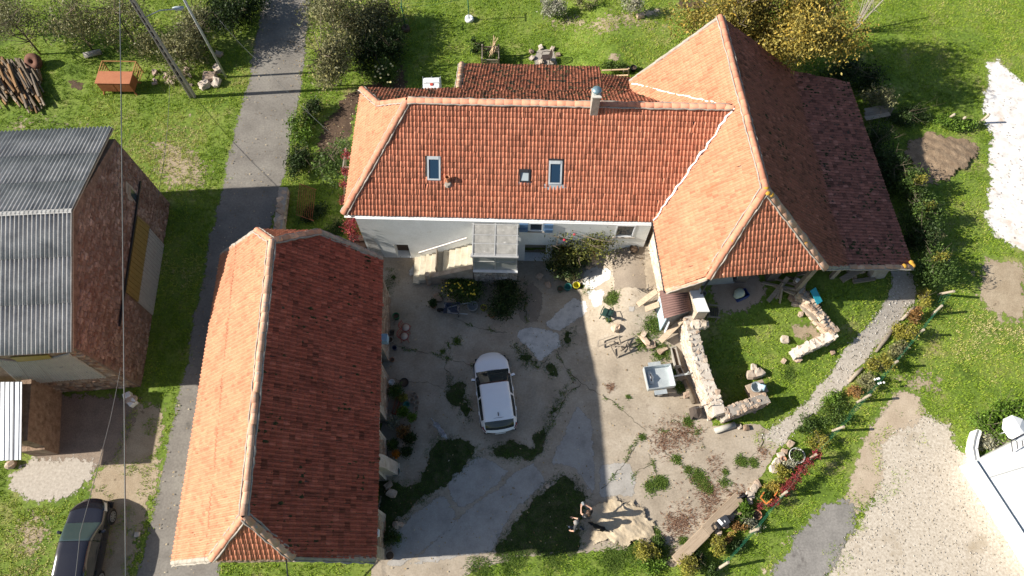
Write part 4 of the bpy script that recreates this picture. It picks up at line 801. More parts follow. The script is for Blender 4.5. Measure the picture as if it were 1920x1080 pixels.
fr_ = ((240, 346), (257, 366), (255, 384), (239, 362)); panel('window_surround', ((236, 340), (261, 362), (258, 392), (236, 368)), MORTAR, .012, .04); panel('window', fr_, WOOD, .03, .03); panel('pane', ((245, 354), (256, 366), (254, 380), (244, 366)), GLD, .036, .02)
spn = Vector((-sdir2.y, sdir2.x)); spn = spn if spn.y < 0 else -spn
def spt(x, y, off=0.0): return on_plane(x, y, (s0.x, s0.y, 0), spn.to_3d())+spn.to_3d()*off
def spanel(nm, pts, mt, off, th=.05):
    P4 = [spt(*p, off) for p in pts]; return part(nm, G().add(P4+[p-spn.to_3d()*th for p in P4], [(0, 1, 2, 3), (7, 6, 5, 4), (0, 4, 5, 1), (1, 5, 6, 2), (2, 6, 7, 3), (3, 7, 4, 0)]), mt, sb, world=True)
GRP = M('pale corrugated door sheet', [(.36, .36, .34), (.46, .455, .43)], 2, .7, fine=.1, spots=[((.20, .23, .25), 3.5, .64, .04)])
xs_t, xs_b = [-14, 33, 66, 98, 131], [40, 62, 100, 150, 200]; ys_t, ys_b = [670, 676, 673, 669, 661], [719, 717, 713, 709, 706]
for k in range(4):
    pn = spanel('door_panel', ((xs_t[k]+.6, ys_t[k]), (xs_t[k+1]-.6, ys_t[k+1]), (xs_b[k+1]-.6, ys_b[k+1]), (xs_b[k]+.6, ys_b[k])), GRP, .06); q = G()
    for j in range(9):
        t_ = (j+.5)/9; A_ = spt(xs_t[k], ys_t[k], .072).lerp(spt(xs_t[k+1], ys_t[k+1], .072), t_); B_ = spt(xs_b[k], ys_b[k], .072).lerp(spt(xs_b[k+1], ys_b[k+1], .072), t_); q.bar(A_, B_, .03, .03, up=(0, 1, 0))
    part('rib', q, GRP, pn, world=True)
spanel('top_light', ((20, 668), (91, 663.5), (99, 671), (34, 676)), plain('yellowed plastic strip', (.30, .23, .05), .6), .068)['label'] = 'yellow translucent strip above the doors'
gl_ = (gE1-gE0).length; ul = lambda p: (p.xy-gE0).dot(gd)
sk_ = [(ul(gpt(234, 547)), ul(gpt(256, 405)), gpt(234, 547).z-4, 6), (ul(gpt(257, 566)), ul(gpt(279, 428)), -1, gpt(279, 428).z)]; zY0 = min(gpt(*p).z for p in ((257, 566), (278, 424))); zY1 = max(gpt(*p).z for p in ((256, 405), (234, 547)))
zG1 = max(gpt(*p).z for p in ((279, 428), (257, 566))); sk_ = [(sk_[0][0], sk_[0][1], zY0, zY1), (ul(gpt(291, 596)), ul(gpt(310, 463)), -.5, zG1), (ul(gpt(257, 380)), ul(gpt(238, 346)), gpt(258, 392).z, gpt(236, 340).z)]
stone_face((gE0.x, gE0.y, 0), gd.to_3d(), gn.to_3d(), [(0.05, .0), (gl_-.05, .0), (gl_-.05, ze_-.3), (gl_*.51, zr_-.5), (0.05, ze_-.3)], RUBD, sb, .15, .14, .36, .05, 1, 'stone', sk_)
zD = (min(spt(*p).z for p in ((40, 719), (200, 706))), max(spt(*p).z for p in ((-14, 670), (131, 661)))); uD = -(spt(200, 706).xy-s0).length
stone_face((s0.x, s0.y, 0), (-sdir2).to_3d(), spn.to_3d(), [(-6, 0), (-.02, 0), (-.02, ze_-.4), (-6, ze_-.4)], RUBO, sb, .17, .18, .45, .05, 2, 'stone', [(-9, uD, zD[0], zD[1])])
# annex with sheet metal roof
ax_ = thing('annex', 'small stone annex under a ribbed metal roof', 'outbuilding', (-21, 6.5, 0))
za = 2.75; c1, c2, c3, c4 = at(-60, 717, za+.2), at(41, 716, za+.2), at(39, 862, za-.15), at(-60, 866, za-.15); STL = M('ribbed steel sheet', [(.46, .49, .52), (.60, .63, .66)], 1.2, .4, metal=.5, fine=.06)
rf = part('roof', G().slab([c4, c3, c2, c1], .05), STL, ax_, world=True); 
for k in range(11):
    t_ = (k+.35)/11
    part('rib', G().bar(c1.lerp(c2, t_)+Vector((0, 0, .012)), c4.lerp(c3, t_)+Vector((0, 0, .012)), .06, .024), STL if k % 3 else plain('dark seam', (.18, .19, .21), .5), rf, world=True)
wa, wb = gp(78, 735), gp(70, 852); wall((c3.x-.05, wb.y+.15), (c2.x-.02, wa.y+.25), -.1, 2.45, .45, OCHRERUBBLE, ax_); wall((c3.x-5, wb.y+.1), (c3.x-.5, wb.y+.15), -.1, 2.4, .45, OCHRERUBBLE, ax_)
q = G(); pA, pB = gp(80, 740), gp(66, 856); q.prism([(c3.x-.03, pB.y+.1), (pB.x, pB.y), (pA.x, pA.y), (c2.x-.03, pA.y+.2)], -.1, 1.15); part('plinth', q, OCHRERUBBLE, ax_, world=True)
# ================================================================ GRASS AND WEEDS
def ramp_mat(name, stops, rough=.7, tr=.2):
    mt = bpy.data.materials.new(name); mt.use_nodes = True; t = mt.node_tree; b = t.nodes['Principled BSDF']; a = t.nodes.new('ShaderNodeAttribute'); a.attribute_name = 'tint'
    r = ramp(t, stops); t.links.new(a.outputs['Fac'], r.inputs[0]); t.links.new(r.outputs[0], b.inputs['Base Color']); b.inputs['Roughness'].default_value = rough; b.inputs['Specular IOR Level'].default_value = .2
    d = t.nodes.new('ShaderNodeBsdfTranslucent'); mx = t.nodes.new('ShaderNodeMixShader'); mx.inputs[0].default_value = tr
    t.links.new(r.outputs[0], d.inputs[0]); t.links.new(b.outputs[0], mx.inputs[1]); t.links.new(d.outputs[0], mx.inputs[2]); t.links.new(mx.outputs[0], t.nodes['Material Output'].inputs[0]); return mt
GRASSM = ramp_mat('grass blades', [(0, (.085, .15, .014)), (.35, (.19, .30, .024)), (.62, (.30, .41, .042)), (.8, (.42, .43, .10)), (1, (.57, .49, .26))])
WEEDM = ramp_mat('weed leaves', [(0, (.025, .05, .012)), (.5, (.07, .14, .02)), (1, (.17, .23, .045))])
DRYM = ramp_mat('dry reddish weeds', [(0, (.16, .08, .05)), (.6, (.30, .17, .11)), (1, (.42, .30, .20))])
def vnoise(P, s, o=0):
    return np.array([noise.noise(Vector((p[0]*s, p[1]*s, o))) for p in P])
def tufts(name, P, h, w, mat, tint, nb=5, parent=None, label=None, seed=0, zoff=0.0):
    r_ = np.random.default_rng(seed); n = len(P)
    if n == 0: return None
    Z = g(P[:, 0], P[:, 1])+zoff; an = r_.uniform(0, 6.283, (n, nb)); ln = r_.uniform(.25, 1.0, (n, nb)); hh = h*r_.uniform(.5, 1.3, (n, nb))
    bx = P[:, 0, None]+r_.normal(size=(n, nb))*w*1.6; by = P[:, 1, None]+r_.normal(size=(n, nb))*w*1.6; ww = w*r_.uniform(.6, 1.3, (n, nb))
    dx, dy = np.cos(an), np.sin(an); z0 = np.repeat(Z[:, None], nb, 1)
    V = np.stack([np.stack([bx-dy*ww/2, by+dx*ww/2, z0], 2), np.stack([bx+dy*ww/2, by-dx*ww/2, z0], 2), np.stack([bx+dx*hh*ln, by+dy*hh*ln, z0+hh*(1.1-.7*ln)], 2)], 2).reshape(-1, 3)
    tt = np.clip(np.repeat(tint, nb)+r_.normal(size=n*nb)*.10, 0, .99)
    o = link(name, mesh_np(name, V, np.arange(len(V)).reshape(-1, 3), mat, tt), parent); tag(o, label, None, None, 'stuff'); return o
def scatter_poly(poly, dens, seed=0):
    A = np.array([p[:2] for p in poly]); lo, hi = A.min(0), A.max(0); n = int((hi-lo).prod()*dens); r_ = np.random.default_rng(seed); P = r_.uniform(lo, hi, (n, 2)); return P[inside(P, [tuple(a) for a in A])]
FOOT = [[(-7.6, 16.3), (7, 15.9), (7, 24.6), (-7.5, 24.6)], [(b1.x, 24), (b4.x, 24), (b4.x, b4.y), (b1.x, b1.y)], [(6.8, 13.0), (9, 13.2), (16, 14.5), (19.2, 15.3), (18.3, 26.2), (6.9, 24.8)], [(-13.2, 1.6), (-5.6, 1.6), (-6.1, 14.7), (-13.2, 14.8)], [(-30, 9.3), (-18.1, 9.7), (-18.7, 20.2), (-30, 20.2)]]
view = [gp(-30, -30), gp(1950, -30), gp(1950, 1110), gp(-30, 1110)]
P = scatter_poly(view, 62, 5)
keep = np.ones(len(P), bool)
for ex in EXCL+FOOT: keep &= ~inside(P, ex)
P = P[keep]; nl = vnoise(P, .28)+.6*vnoise(P, .9, 4); na = vnoise(P, .55, 9)
dry = np.exp(-((P[:, 0]-at(330, 250).x)/4.5)**2-((P[:, 1]-at(330, 280).y)/4.5)**2)*.22+np.exp(-((P[:, 0]-at(1880, 600).x)/4)**2-((P[:, 1]-at(1880, 580).y)/4)**2)*.3+np.exp(-((P[:, 0]-at(100, 960).x)/4)**2-((P[:, 1]-at(100, 1000).y)/3)**2)*.22+np.exp(-((P[:, 0]-at(1120, 40).x)/6)**2-((P[:, 1]-at(1120, 30).y)/3)**2)*.12
kk = (na > -.33-.0*dry) | (rng.uniform(size=len(P)) < .35); P, nl, dry = P[kk], nl[kk], dry[kk]
tn = .42+.40*nl+.25*np.clip(vnoise(P, .13, 21), 0, 1)+1.25*dry+rng.normal(size=len(P))*.09
tufts('grass', P, .11, .034, GRASSM, np.clip(tn, 0, .99), 6, None, 'short rough meadow grass growing on the ground', 1)
# tufts along the ragged sheet edges, in mossy patches and in cracks
MO = [px(*pp) for pp in MOSSP]; PM = np.concatenate([scatter_poly(m_, 170, 30+k) for k, m_ in enumerate(MO)]); PM = PM+np.random.default_rng(3).normal(size=PM.shape)*.13
tufts('moss', PM, .05, .03, WEEDM, np.clip(.32+.35*vnoise(PM, .9)+rng.normal(size=len(PM))*.12, 0, .99), 5, yard, None, 2, .03)
WP = [((1204, 820, .12), 40), ((1240, 905, .25), 260), ((1222, 912, .3), 150), ((1310, 895, .3), 300), ((1320, 910, .25), 150), ((1290, 880, .15), 70), ((1268, 862, .16), 90), ((1330, 920, .12), 60), ((1390, 865, .22), 150), ((1412, 868, .16), 80), ((1360, 886, .12), 40), ((1358, 905, .2), 60),
      ((1280, 1015, .16), 90), ((1150, 560, .3), 150), ((1142, 600, .1), 50), ((1225, 610, .45), 420), ((1240, 660, .4), 420), ((1205, 640, .35), 250), ((1262, 700, .25), 160), ((1276, 727, .25), 160), ((1290, 790, .25), 120), ((1170, 985, .12), 60), ((1172, 1000, .12), 60), ((1185, 995, .1), 40), ((1228, 1000, .22), 110),
      ((1480, 700, .3), 160), ((745, 1010, .2), 80), ((795, 516, .12), 60), ((830, 660, .1), 25), ((1178, 745, .08), 20), ((900, 690, .2), 60), ((857, 640, .2), 60), ((1190, 1030, .5), 300), ((1150, 1050, .5), 400), ((1240, 1035, .4), 280), ((960, 1052, .6), 300), ((1040, 1046, .6), 300), ((900, 1066, .5), 200)]
rw = np.random.default_rng(8); Pw = []
for (x_, y_, r0), n_ in WP:
    c0 = gp(x_, y_); Pw.append(np.array([c0.x, c0.y])+rw.normal(size=(n_, 2))*r0*.55)
for line in CR:
    q = ragged(px(*line), .05, .08, 3, closed=False)
    Pw.append(np.array([p for p in q if noise.noise(Vector((p[0]*1.3, p[1]*1.3, 8))) > .08] or [q[0]])+rw.normal(size=2)*.01)
Pw = np.concatenate(Pw); tufts('weeds', Pw, .085, .034, WEEDM, np.clip(.72+rw.normal(size=len(Pw))*.16, 0, .99), 6, yard, None, 3, .02)
Pd = np.concatenate([np.array([gp(x_, y_).x, gp(x_, y_).y])+rw.normal(size=(n_, 2))*r0 for x_, y_, n_, r0 in ((1265, 985, 260, .35), (1285, 970, 130, .3), (1330, 925, 200, .35), (1245, 825, 260, .4), (1285, 812, 260, .4), (1340, 870, 70, .25), (1385, 930, 160, .3), (1330, 960, 130, .35), (1145, 725, 50, .12), (1310, 905, 90, .4), (1430, 850, 60, .2))])
tufts('dry_weeds', Pd, .10, .022, DRYM, rw.uniform(0, .9, len(Pd)), 5, yard, None, 4, .015)
eb = []
for ex, d_ in ((EXCL[0], .35), (EXCL[2], .3), (EXCL[3], .35), (EXCL[4], .3), (EXCL[5], .4), (EXCL[6], .3)):
    for p in ex:
        for _ in range(3): eb.append((p[0]+rw.normal()*d_*.5, p[1]+rw.normal()*d_*.5))
eb = np.array(eb); kk = vnoise(eb, .7, 2) > -.05; eb = eb[kk]
tufts('verge_grass', eb, .11, .032, GRASSM, np.clip(.5+.35*vnoise(eb, .5)+rw.normal(size=len(eb))*.12, 0, .99), 5, None, 'ragged grass along the edges of lane and paths', 5)
for k, (poly_, n_, lb_) in enumerate(((DRYV, 14, 'sparse grass on the dry verge beside the lane') for DRYV in [px((250, 742), (300, 760), (306, 800), (286, 910), (262, 1010), (240, 1110), (170, 1110), (176, 960), (200, 880), (230, 810))])):
    Pv = scatter_poly(poly_, 60, 90); Pv = Pv[vnoise(Pv, 1.1, 1) > .02]; tufts('verge_grass', Pv, .1, .034, GRASSM, np.clip(.45+.3*vnoise(Pv, .6)+rw.normal(size=len(Pv))*.12, 0, .99), 5, None, lb_, 6)
Ps = scatter_poly(sand_p, 30, 91); Ps = Ps[vnoise(Ps, 1.3, 1) > .28]; tufts('sand_weeds', Ps, .07, .034, WEEDM, np.clip(.6+rw.normal(size=len(Ps))*.1, 0, .99), 5, None, 'small green weeds on the sandy ground', 7)

# ================================================================ TREES, SHRUBS, CLIMBERS
OLIVE = leaf('olive autumn leaves', (.11, .12, .05), (.30, .29, .15)); DKGREEN = leaf('dark green leaves', (.016, .034, .010), (.05, .085, .022)); MIDGREEN = leaf('mid green leaves', (.035, .07, .014), (.10, .16, .035))
YELGREEN = leaf('yellow green leaves', (.13, .14, .025), (.34, .31, .06)); GOLD = leaf('golden autumn leaves', (.15, .125, .028), (.44, .37, .09), (1.15, .92, .6)); CRIMSON = leaf('crimson creeper leaves', (.14, .018, .026), (.32, .055, .07), (1.2, 1.5, .7))
SILVER = leaf('silvery leaves', (.20, .21, .15), (.42, .42, .33)); BRIGHT = leaf('fresh green leaves', (.06, .13, .014), (.17, .28, .04)); RUSSET = leaf('russet leaves', (.16, .085, .03), (.32, .19, .07)); ORANGE = leaf('orange leaves', (.45, .14, .01), (.62, .25, .02))
TH = 'trees and bushes in the hedgerow left of the lane'
for k, (bx, by, cx_, cy_, zc, h, r, n, mt, lb_) in enumerate((
    (64, 104, 38, 40, 2.6, 3.8, 1.9, 2800, OLIVE, 'thin autumn tree leaning behind the log pile'), (166, 94, 140, 40, 2.4, 3.6, 1.8, 2800, OLIVE, 'sparse olive tree behind the concrete cylinder'),
    (248, 80, 222, 30, 2.4, 3.6, 1.8, 2800, OLIVE, 'sparse olive tree behind the rusty box, left of the pole'), (278, 98, 268, 70, 1.2, 2.0, 1.4, 1800, OLIVE, 'low scrubby bush between the rusty box and the pole'),
    (340, 130, 350, 96, 1.2, 2.5, 1.5, 4000, OLIVE, 'dense olive bush just right of the concrete pole'), (378, 100, 380, 58, 1.4, 2.8, 1.6, 4200, OLIVE, 'dense olive bush in front of the white post'),
    (428, 70, 436, 36, 1.3, 2.6, 1.6, 5000, DKGREEN, 'dark green bush between the white post and the lane'), (455, 40, 470, -8, 1.2, 2.4, 1.5, 4200, DKGREEN, 'dark green bush at the lane edge, at the top of the photo'), (14, 60, -8, 20, 2.2, 3.2, 1.7, 2000, OLIVE, 'thin olive tree in the top left corner'))):
    c0 = at(cx_, cy_, zc); b0 = gp(bx, by); p = Vector((.5*c0.x+.5*b0.x, .5*c0.y+.5*b0.y, b0.z))
    plant('hedgerow_tree', lb_, 'tree' if h > 3 else 'bush', p, h, r, r, n, .075, mt, True, TH, seed=k+1, k=8 if h > 3 else 7, low=.3 if h > 3 else .05, bare=1.4 if h > 3 else .3, twig=BARK)
VEG = [  # crown px, height of crown centre, height, rx, ry, leaves, size, material, low, name, category, label
    (628, 40, 2.0, 4.2, 2.2, 2.3, 9000, .085, OLIVE, .05, 'lane_bush', 'bush', 'big olive brown bush beside the lane, at the top of the photo'), (610, 122, 1.8, 3.8, 1.6, 2.0, 8000, .085, OLIVE, .05, 'lane_bush', 'bush', 'big olive brown bush beside the lane, nearest the farmhouse'),
    (700, 30, 1.1, 2.3, 1.7, 1.3, 4200, .08, OLIVE, .05, 'garden_bush', 'bush', 'olive bush in the garden behind the lane bushes'), (686, 100, .9, 1.9, 1.3, 1.3, 3600, .08, DKGREEN, .05, 'garden_bush', 'bush', 'dark green bush behind the big lane bush'),
    (734, 88, .7, 1.6, 1.2, 1.1, 3200, .07, DKGREEN, .02, 'garden_bush', 'bush', 'dark green bush beside the left washing line pole'), (720, 140, .7, 1.5, .9, .8, 2600, .07, MIDGREEN, .02, 'rose_bush', 'bush', 'green bush with pale flowers by the back corner of the house'),
    (586, 206, .5, 1.0, .8, .7, 1500, .07, DKGREEN, .02, 'verge_bush', 'bush', 'dark leafy clump on the verge below the big lane bush'), (566, 240, .4, .9, .8, 1.3, 2600, .065, BRIGHT, .02, 'verge_bush', 'bush', 'bright green clump on the verge beside the dark soil bed'), (558, 296, .6, 1.2, .9, 1.5, 4000, .06, DKGREEN, .02, 'ivy_bush', 'bush', 'ivy bush growing over the top of the roadside wall'),
    (626, 308, 1.1, 2.4, 1.3, 1.6, 3400, .075, MIDGREEN, .1, 'garden_shrub', 'shrub', 'loose green shrub with bare lower twigs beside the hipped house end'), (642, 282, .8, 1.4, .45, .5, 700, .06, BRIGHT, .1, 'garden_shrub', 'shrub', 'fresh green sprig above the wooden frame at the house end'), (590, 400, .3, .6, 1.2, .7, 1500, .06, DKGREEN, .0, 'ground_ivy', 'plant', 'low dark ivy between the iron gate and the house'), (630, 430, .2, .4, .8, .8, 1200, .05, DKGREEN, .0, 'ground_ivy', 'plant', 'low dark ivy in the corner between house and outbuilding'), (690, 490, .3, .5, .5, .4, 600, .05, SILVER, .0, 'lavender', 'plant', 'grey green tuft at the outbuilding roof corner'),
    (1038, 14, .8, 1.6, 1.0, .8, 1600, .07, SILVER, .1, 'silver_shrub', 'shrub', 'silvery shrub on the back lawn'), (1186, 8, .8, 1.5, .8, .6, 900, .07, SILVER, .1, 'silver_shrub', 'shrub', 'silvery shrub beside the ash patch'), (1100, 4, .5, 1.0, .8, .6, 600, .06, OLIVE, .1, 'garden_shrub', 'shrub', 'thin dry shrub at the top of the back lawn'),
    (1375, 24, 4.6, 7.0, 2.9, 2.4, 17000, .085, GOLD, .35, 'golden_tree', 'tree', 'golden leaved tree rising behind the barn gable'), (1512, 52, 4.4, 6.6, 2.6, 2.6, 18000, .085, GOLD, .35, 'golden_tree', 'tree', 'golden leaved tree behind the lower barn roof with bare twigs'),
    (1448, 70, 3.6, 5.6, 2.0, 2.0, 9000, .085, GOLD, .3, 'golden_tree', 'tree', 'smaller golden tree squeezed against the barn roof between two taller ones'), (1600, 140, .8, 1.8, 1.6, 1.5, 4000, .08, DKGREEN, .02, 'barn_shrub', 'shrub', 'dark shrub at the back corner of the lean-to roof'), (1648, 180, 1.0, 2.0, 1.0, 1.0, 1700, .075, OLIVE, .1, 'barn_shrub', 'shrub', 'olive shrub above the wooden panel'), (1700, 215, .5, 1.0, 1.6, .7, 2600, .06, DKGREEN, .02, 'bramble', 'bush', 'dark bramble beside the wooden panel'), (1790, 228, .35, .7, 1.4, .6, 2300, .06, BRIGHT, .0, 'bramble', 'bush', 'bright green bramble above the earth mound'),
    (1640, 275, .8, 1.8, 1.1, 1.5, 4000, .07, DKGREEN, .0, 'conifer', 'shrub', 'dark conifer along the barn, nearest the wooden panel'), (1668, 325, .8, 1.8, 1.1, 1.4, 4000, .07, DKGREEN, .0, 'conifer', 'shrub', 'dark conifer along the barn beside the earth mound'), (1704, 350, .9, 2.0, 1.1, 1.1, 3800, .07, MIDGREEN, .0, 'conifer', 'shrub', 'green conifer with one tip coloured sunlit yellow below the earth mound'), (1716, 398, .95, 2.1, 1.2, 1.2, 4200, .065, MIDGREEN, .0, 'conifer', 'shrub', 'tall green conifer with two tips coloured sunlit yellow, middle of the barn row'),
    (1720, 445, .8, 1.8, 1.1, 1.1, 4000, .065, DKGREEN, .0, 'conifer', 'shrub', 'dark conifer between two with tips coloured sunlit yellow along the barn'), (1746, 446, .7, 1.4, .55, .5, 1300, .06, OLIVE, .0, 'conifer', 'shrub', 'small brownish conifer near the barn corner'), (1742, 494, .9, 1.9, 1.2, 1.2, 4400, .065, MIDGREEN, .0, 'conifer', 'shrub', 'green conifer at the barn corner beside the gravel path'),
    (1730, 560, .5, 1.0, .5, .5, 1100, .055, YELGREEN, .0, 'fence_shrub', 'shrub', 'topmost yellow shrub along the garden fence'), (1722, 588, .45, .9, .45, .45, 900, .055, RUSSET, .0, 'fence_shrub', 'shrub', 'russet shrub under the topmost yellow one along the fence'), (1698, 622, .5, 1.0, .6, .55, 1500, .055, YELGREEN, .0, 'fence_shrub', 'shrub', 'round yellow shrub halfway up the garden fence'), (1686, 655, .4, .8, .55, .5, 1100, .055, OLIVE, .0, 'fence_shrub', 'shrub', 'dry olive shrub between two yellow ones on the fence'), (1650, 684, .5, 1.0, .6, .55, 1500, .055, YELGREEN, .0, 'fence_shrub', 'shrub', 'yellow shrub beside the curved timber edging'),
    (1628, 716, .45, .9, .55, .5, 1200, .055, OLIVE, .0, 'fence_shrub', 'shrub', 'brown green shrub beside the white flowers on the fence'), (1602, 736, .4, .8, .45, .4, 800, .05, RUSSET, .0, 'fence_shrub', 'shrub', 'russet shrub above the middle of the lower fence'), (1560, 775, .35, .7, .9, .7, 1600, .05, MIDGREEN, .0, 'fence_shrub', 'shrub', 'green weedy clump between path and fence'), (1560, 752, .3, .6, .6, .6, 900, .05, BRIGHT, .0, 'fence_shrub', 'shrub', 'bright weedy clump at the edge of the gravel path'),
    (1515, 800, .35, .7, .7, .55, 1400, .05, MIDGREEN, .0, 'fence_shrub', 'shrub', 'green clump above the round pale planter'), (1535, 825, .4, .8, .5, .5, 1000, .05, YELGREEN, .0, 'fence_shrub', 'shrub', 'yellow green shrub right of the round pale planter'), (1482, 872, .25, .5, .4, .3, 900, .05, SILVER, .0, 'grey_herb', 'plant', 'silver grey herb spilling below the round planter'), (1470, 888, .35, .7, .5, .45, 1100, .05, YELGREEN, .0, 'fence_shrub', 'shrub', 'yellow green perennial left of the crimson creeper'), (1448, 908, .35, .7, .5, .45, 1200, .05, GOLD, .0, 'fence_shrub', 'shrub', 'golden perennial above the orange trellis'),
    (1440, 930, .3, .6, .5, .4, 1000, .05, MIDGREEN, .0, 'fence_shrub', 'shrub', 'green perennial inside the orange trellis'), (1400, 952, .3, .6, .45, .45, 1000, .05, BRIGHT, .0, 'fence_shrub', 'shrub', 'fresh green plant left of the terracotta bowl'), (1392, 975, .3, .6, .4, .4, 900, .05, MIDGREEN, .0, 'fence_shrub', 'shrub', 'green plant beside the timber bench end'), (1388, 990, .35, .7, .4, .4, 900, .05, RUSSET, .0, 'fence_shrub', 'shrub', 'reddish brown plant beside the backpack bench'), (1408, 985, .3, .6, .5, .4, 900, .05, SILVER, .0, 'fence_shrub', 'shrub', 'grey twiggy plant against the lower fence'),
    (1345, 1022, .4, .8, .5, .5, 1300, .055, YELGREEN, .0, 'corner_shrub', 'shrub', 'yellow green shrub under the lower end of the bench'), (1382, 1020, .3, .6, .5, .4, 1000, .05, DKGREEN, .0, 'corner_shrub', 'shrub', 'dark green shrub by the fence foot'), (1290, 1062, .5, 1.0, .6, .5, 1500, .055, YELGREEN, .0, 'corner_shrub', 'shrub', 'yellow green bush at the bottom edge below the bench'), (1310, 1050, .4, .8, .4, .4, 900, .055, DKGREEN, .0, 'corner_shrub', 'shrub', 'dark bush at the bottom edge below the bench'), (1212, 1035, .4, .8, .6, .45, 1500, .055, YELGREEN, .0, 'corner_shrub', 'shrub', 'yellow green shrub below the sand heap'), (1234, 1012, .3, .6, .35, .3, 600, .05, MIDGREEN, .0, 'corner_shrub', 'shrub', 'small green shrub at the right foot of the sand heap'), (1225, 1060, .3, .5, .8, .4, 1200, .05, BRIGHT, .0, 'corner_shrub', 'shrub', 'fresh green growth at the bottom edge below the sand heap'), (1330, 1072, .4, .7, .4, .4, 700, .055, MIDGREEN, .0, 'corner_shrub', 'shrub', 'green bush in a pot at the bottom edge'),
    (1082, 452, 2.0, 4.0, 2.1, 1.35, 11500, .07, leaf('rose leaves', (.05, .075, .018), (.19, .19, .05)), .08, 'rose_bush', 'bush', 'tall rose bush with red blooms against the farmhouse wall'), (1062, 490, .9, 2.0, 1.35, 1.2, 6500, .07, DKGREEN, .05, 'rose_bush', 'bush', 'dense green bush below the red rose'), (1056, 512, .4, .8, .75, .5, 1700, .06, OLIVE, .0, 'rose_bush', 'bush', 'low bush behind the green and yellow pots'), (1128, 430, 2.6, 1.5, .5, .3, 500, .06, RUSSET, .2, 'dry_vine', 'plant', 'dry brown vine on the wall left of the right window'),
    (868, 542, .5, 1.05, 1.6, .85, 6500, .055, MIDGREEN, .0, 'yellow_flower_bush', 'bush', 'green bush with yellow flowers in front of the stair wall'), (946, 552, .65, 1.35, 1.35, 1.2, 7500, .055, DKGREEN, .0, 'ivy_bush', 'bush', 'dark variegated ivy bush under the glass porch'),
    (1740, 800, .9, 1.6, 1.0, .9, 0, .08, BRIGHT, .0, 'x', 'x', 'x'), (1845, 800, .6, 1.3, 1.3, 1.0, 4200, .065, BRIGHT, .0, 'garden_hedge', 'hedge', 'bright green hedge above the white terrace'), (1885, 775, .6, 1.3, 1.2, .9, 3600, .065, BRIGHT, .0, 'garden_hedge', 'hedge', 'bright green hedge behind the white parasol'), (1852, 828, .3, .7, .7, .5, 1500, .05, SILVER, .0, 'lavender', 'plant', 'grey green lavender beside the stepping stones'), (1850, 853, .2, .45, .5, .3, 700, .05, BRIGHT, .0, 'terrace_plant', 'plant', 'small green plant against the terrace wall')]
for k, (cx_, cy_, zc, h, rx, ry, n, ls, mt, low, nm, cat, lb_) in enumerate(VEG):
    if n == 0: continue
    g0 = gp(cx_, cy_); c0 = at(cx_, cy_, zc+g0.z); z = gz(c0)
    plant(nm, lb_, cat, (c0.x, c0.y, z), h, rx, ry, n, ls, mt, h > .75, None, seed=200+k, k=6 if h < 1.5 else 9, low=low, bare=.8 if nm in ('golden_tree', 'garden_shrub', 'silver_shrub') else .2, twig=TWIG if nm in ('silver_shrub',) else BARK)
def blooms(parent_label, pts, r, mat, nm='flower'):
    t = next(o for o in bpy.data.objects if o.get('label') == parent_label)
    for (x_, y_, z_) in pts:
        q = G(); p = at(x_, y_, z_)-t.location; q.lathe([(0, .0), (r, .01), (r*.8, r*.5), (0, r*.7)], tuple(p), 6); part(nm, q, mat, t)
rd = random.Random(4)
blooms('tall rose bush with red blooms against the farmhouse wall', [(1028, 434, 3.3), (1077, 440, 3.3), (1058, 450, 3.2)], .075, plain('red petals', (.42, .03, .06), .6))
blooms('green bush with yellow flowers in front of the stair wall', [(825+rd.uniform(0, 70), 528+rd.uniform(0, 28), .9) for _ in range(26)], .05, plain('yellow petals', (.70, .52, .04), .6))
blooms('green bush with pale flowers by the back corner of the house', [(702+rd.uniform(0, 34), 116+rd.uniform(0, 40), 1.4) for _ in range(14)], .07, plain('pale yellow petals', (.66, .58, .28), .6))
blooms('brown green shrub beside the white flowers on the fence', [(1640+rd.uniform(0, 18), 708+rd.uniform(0, 12), .9) for _ in range(6)], .06, plain('white petals', (.8, .8, .8), .6))
tips = (('green conifer with one tip coloured sunlit yellow below the earth mound', (1728, 335)), ('tall green conifer with two tips coloured sunlit yellow, middle of the barn row', (1742, 386)), ('green conifer at the barn corner beside the gravel path', (1768, 480)))
for lb_, (x_, y_) in tips:
    t = next(o for o in bpy.data.objects if o.get('label') == lb_); p = at(x_, y_, t.location.z+1.7)-t.location
    leaves('sunlit_tip', [(p.x, p.y, p.z, .4, .22, .25), (p.x-.25, p.y-.1, p.z-.15, .3, .2, .2)], 520, .05, YELGREEN, t, seed=5)  # yellow leaf clumps colour the conifer tips as if sun caught them
# leafless branches and crimson creepers
t = thing('bare_branches', 'leafless pale branches beside the golden tree', 'tree', gp(1600, 60)); rr = random.Random(3); q = G(); b0 = Vector((0, 0, 0))
for k in range(16):
    e = Vector((rr.uniform(-.9, 1.0), rr.uniform(-.6, 1.2), rr.uniform(2.0, 4.2))); q.tube([b0, e*.5+Vector((rr.uniform(-.1, .1), 0, 0)), e], [.035, .02, .006], 5)
    for j in range(3): s_ = e*rr.uniform(.5, .9); q.tube([s_, s_+Vector((rr.uniform(-.5, .5), rr.uniform(-.5, .5), rr.uniform(.1, .5)))], [.010, .004], 4)
part('branches', q, TWIG, t, True)
def creeper(name, label, pts, r, n, mt, size=.05):
    P_ = [Vector(p) for p in pts]; base = Vector((P_[0].x, P_[0].y, gz(P_[0]))); t = thing(name, label, 'climbing plant', base)
    leaves('foliage', [(*(p-base), r, r, r*.8) for p in P_], n, size, mt, t, seed=9); part('stem', G().tube([p-base for p in P_], .02, 5), BARK, t); return t
creeper('red_creeper', 'crimson creeper on the left end wall of the farmhouse', [at(662, 412, 3.4), at(656, 425, 2.9), at(664, 438, 2.4)], .42, 1500, CRIMSON)
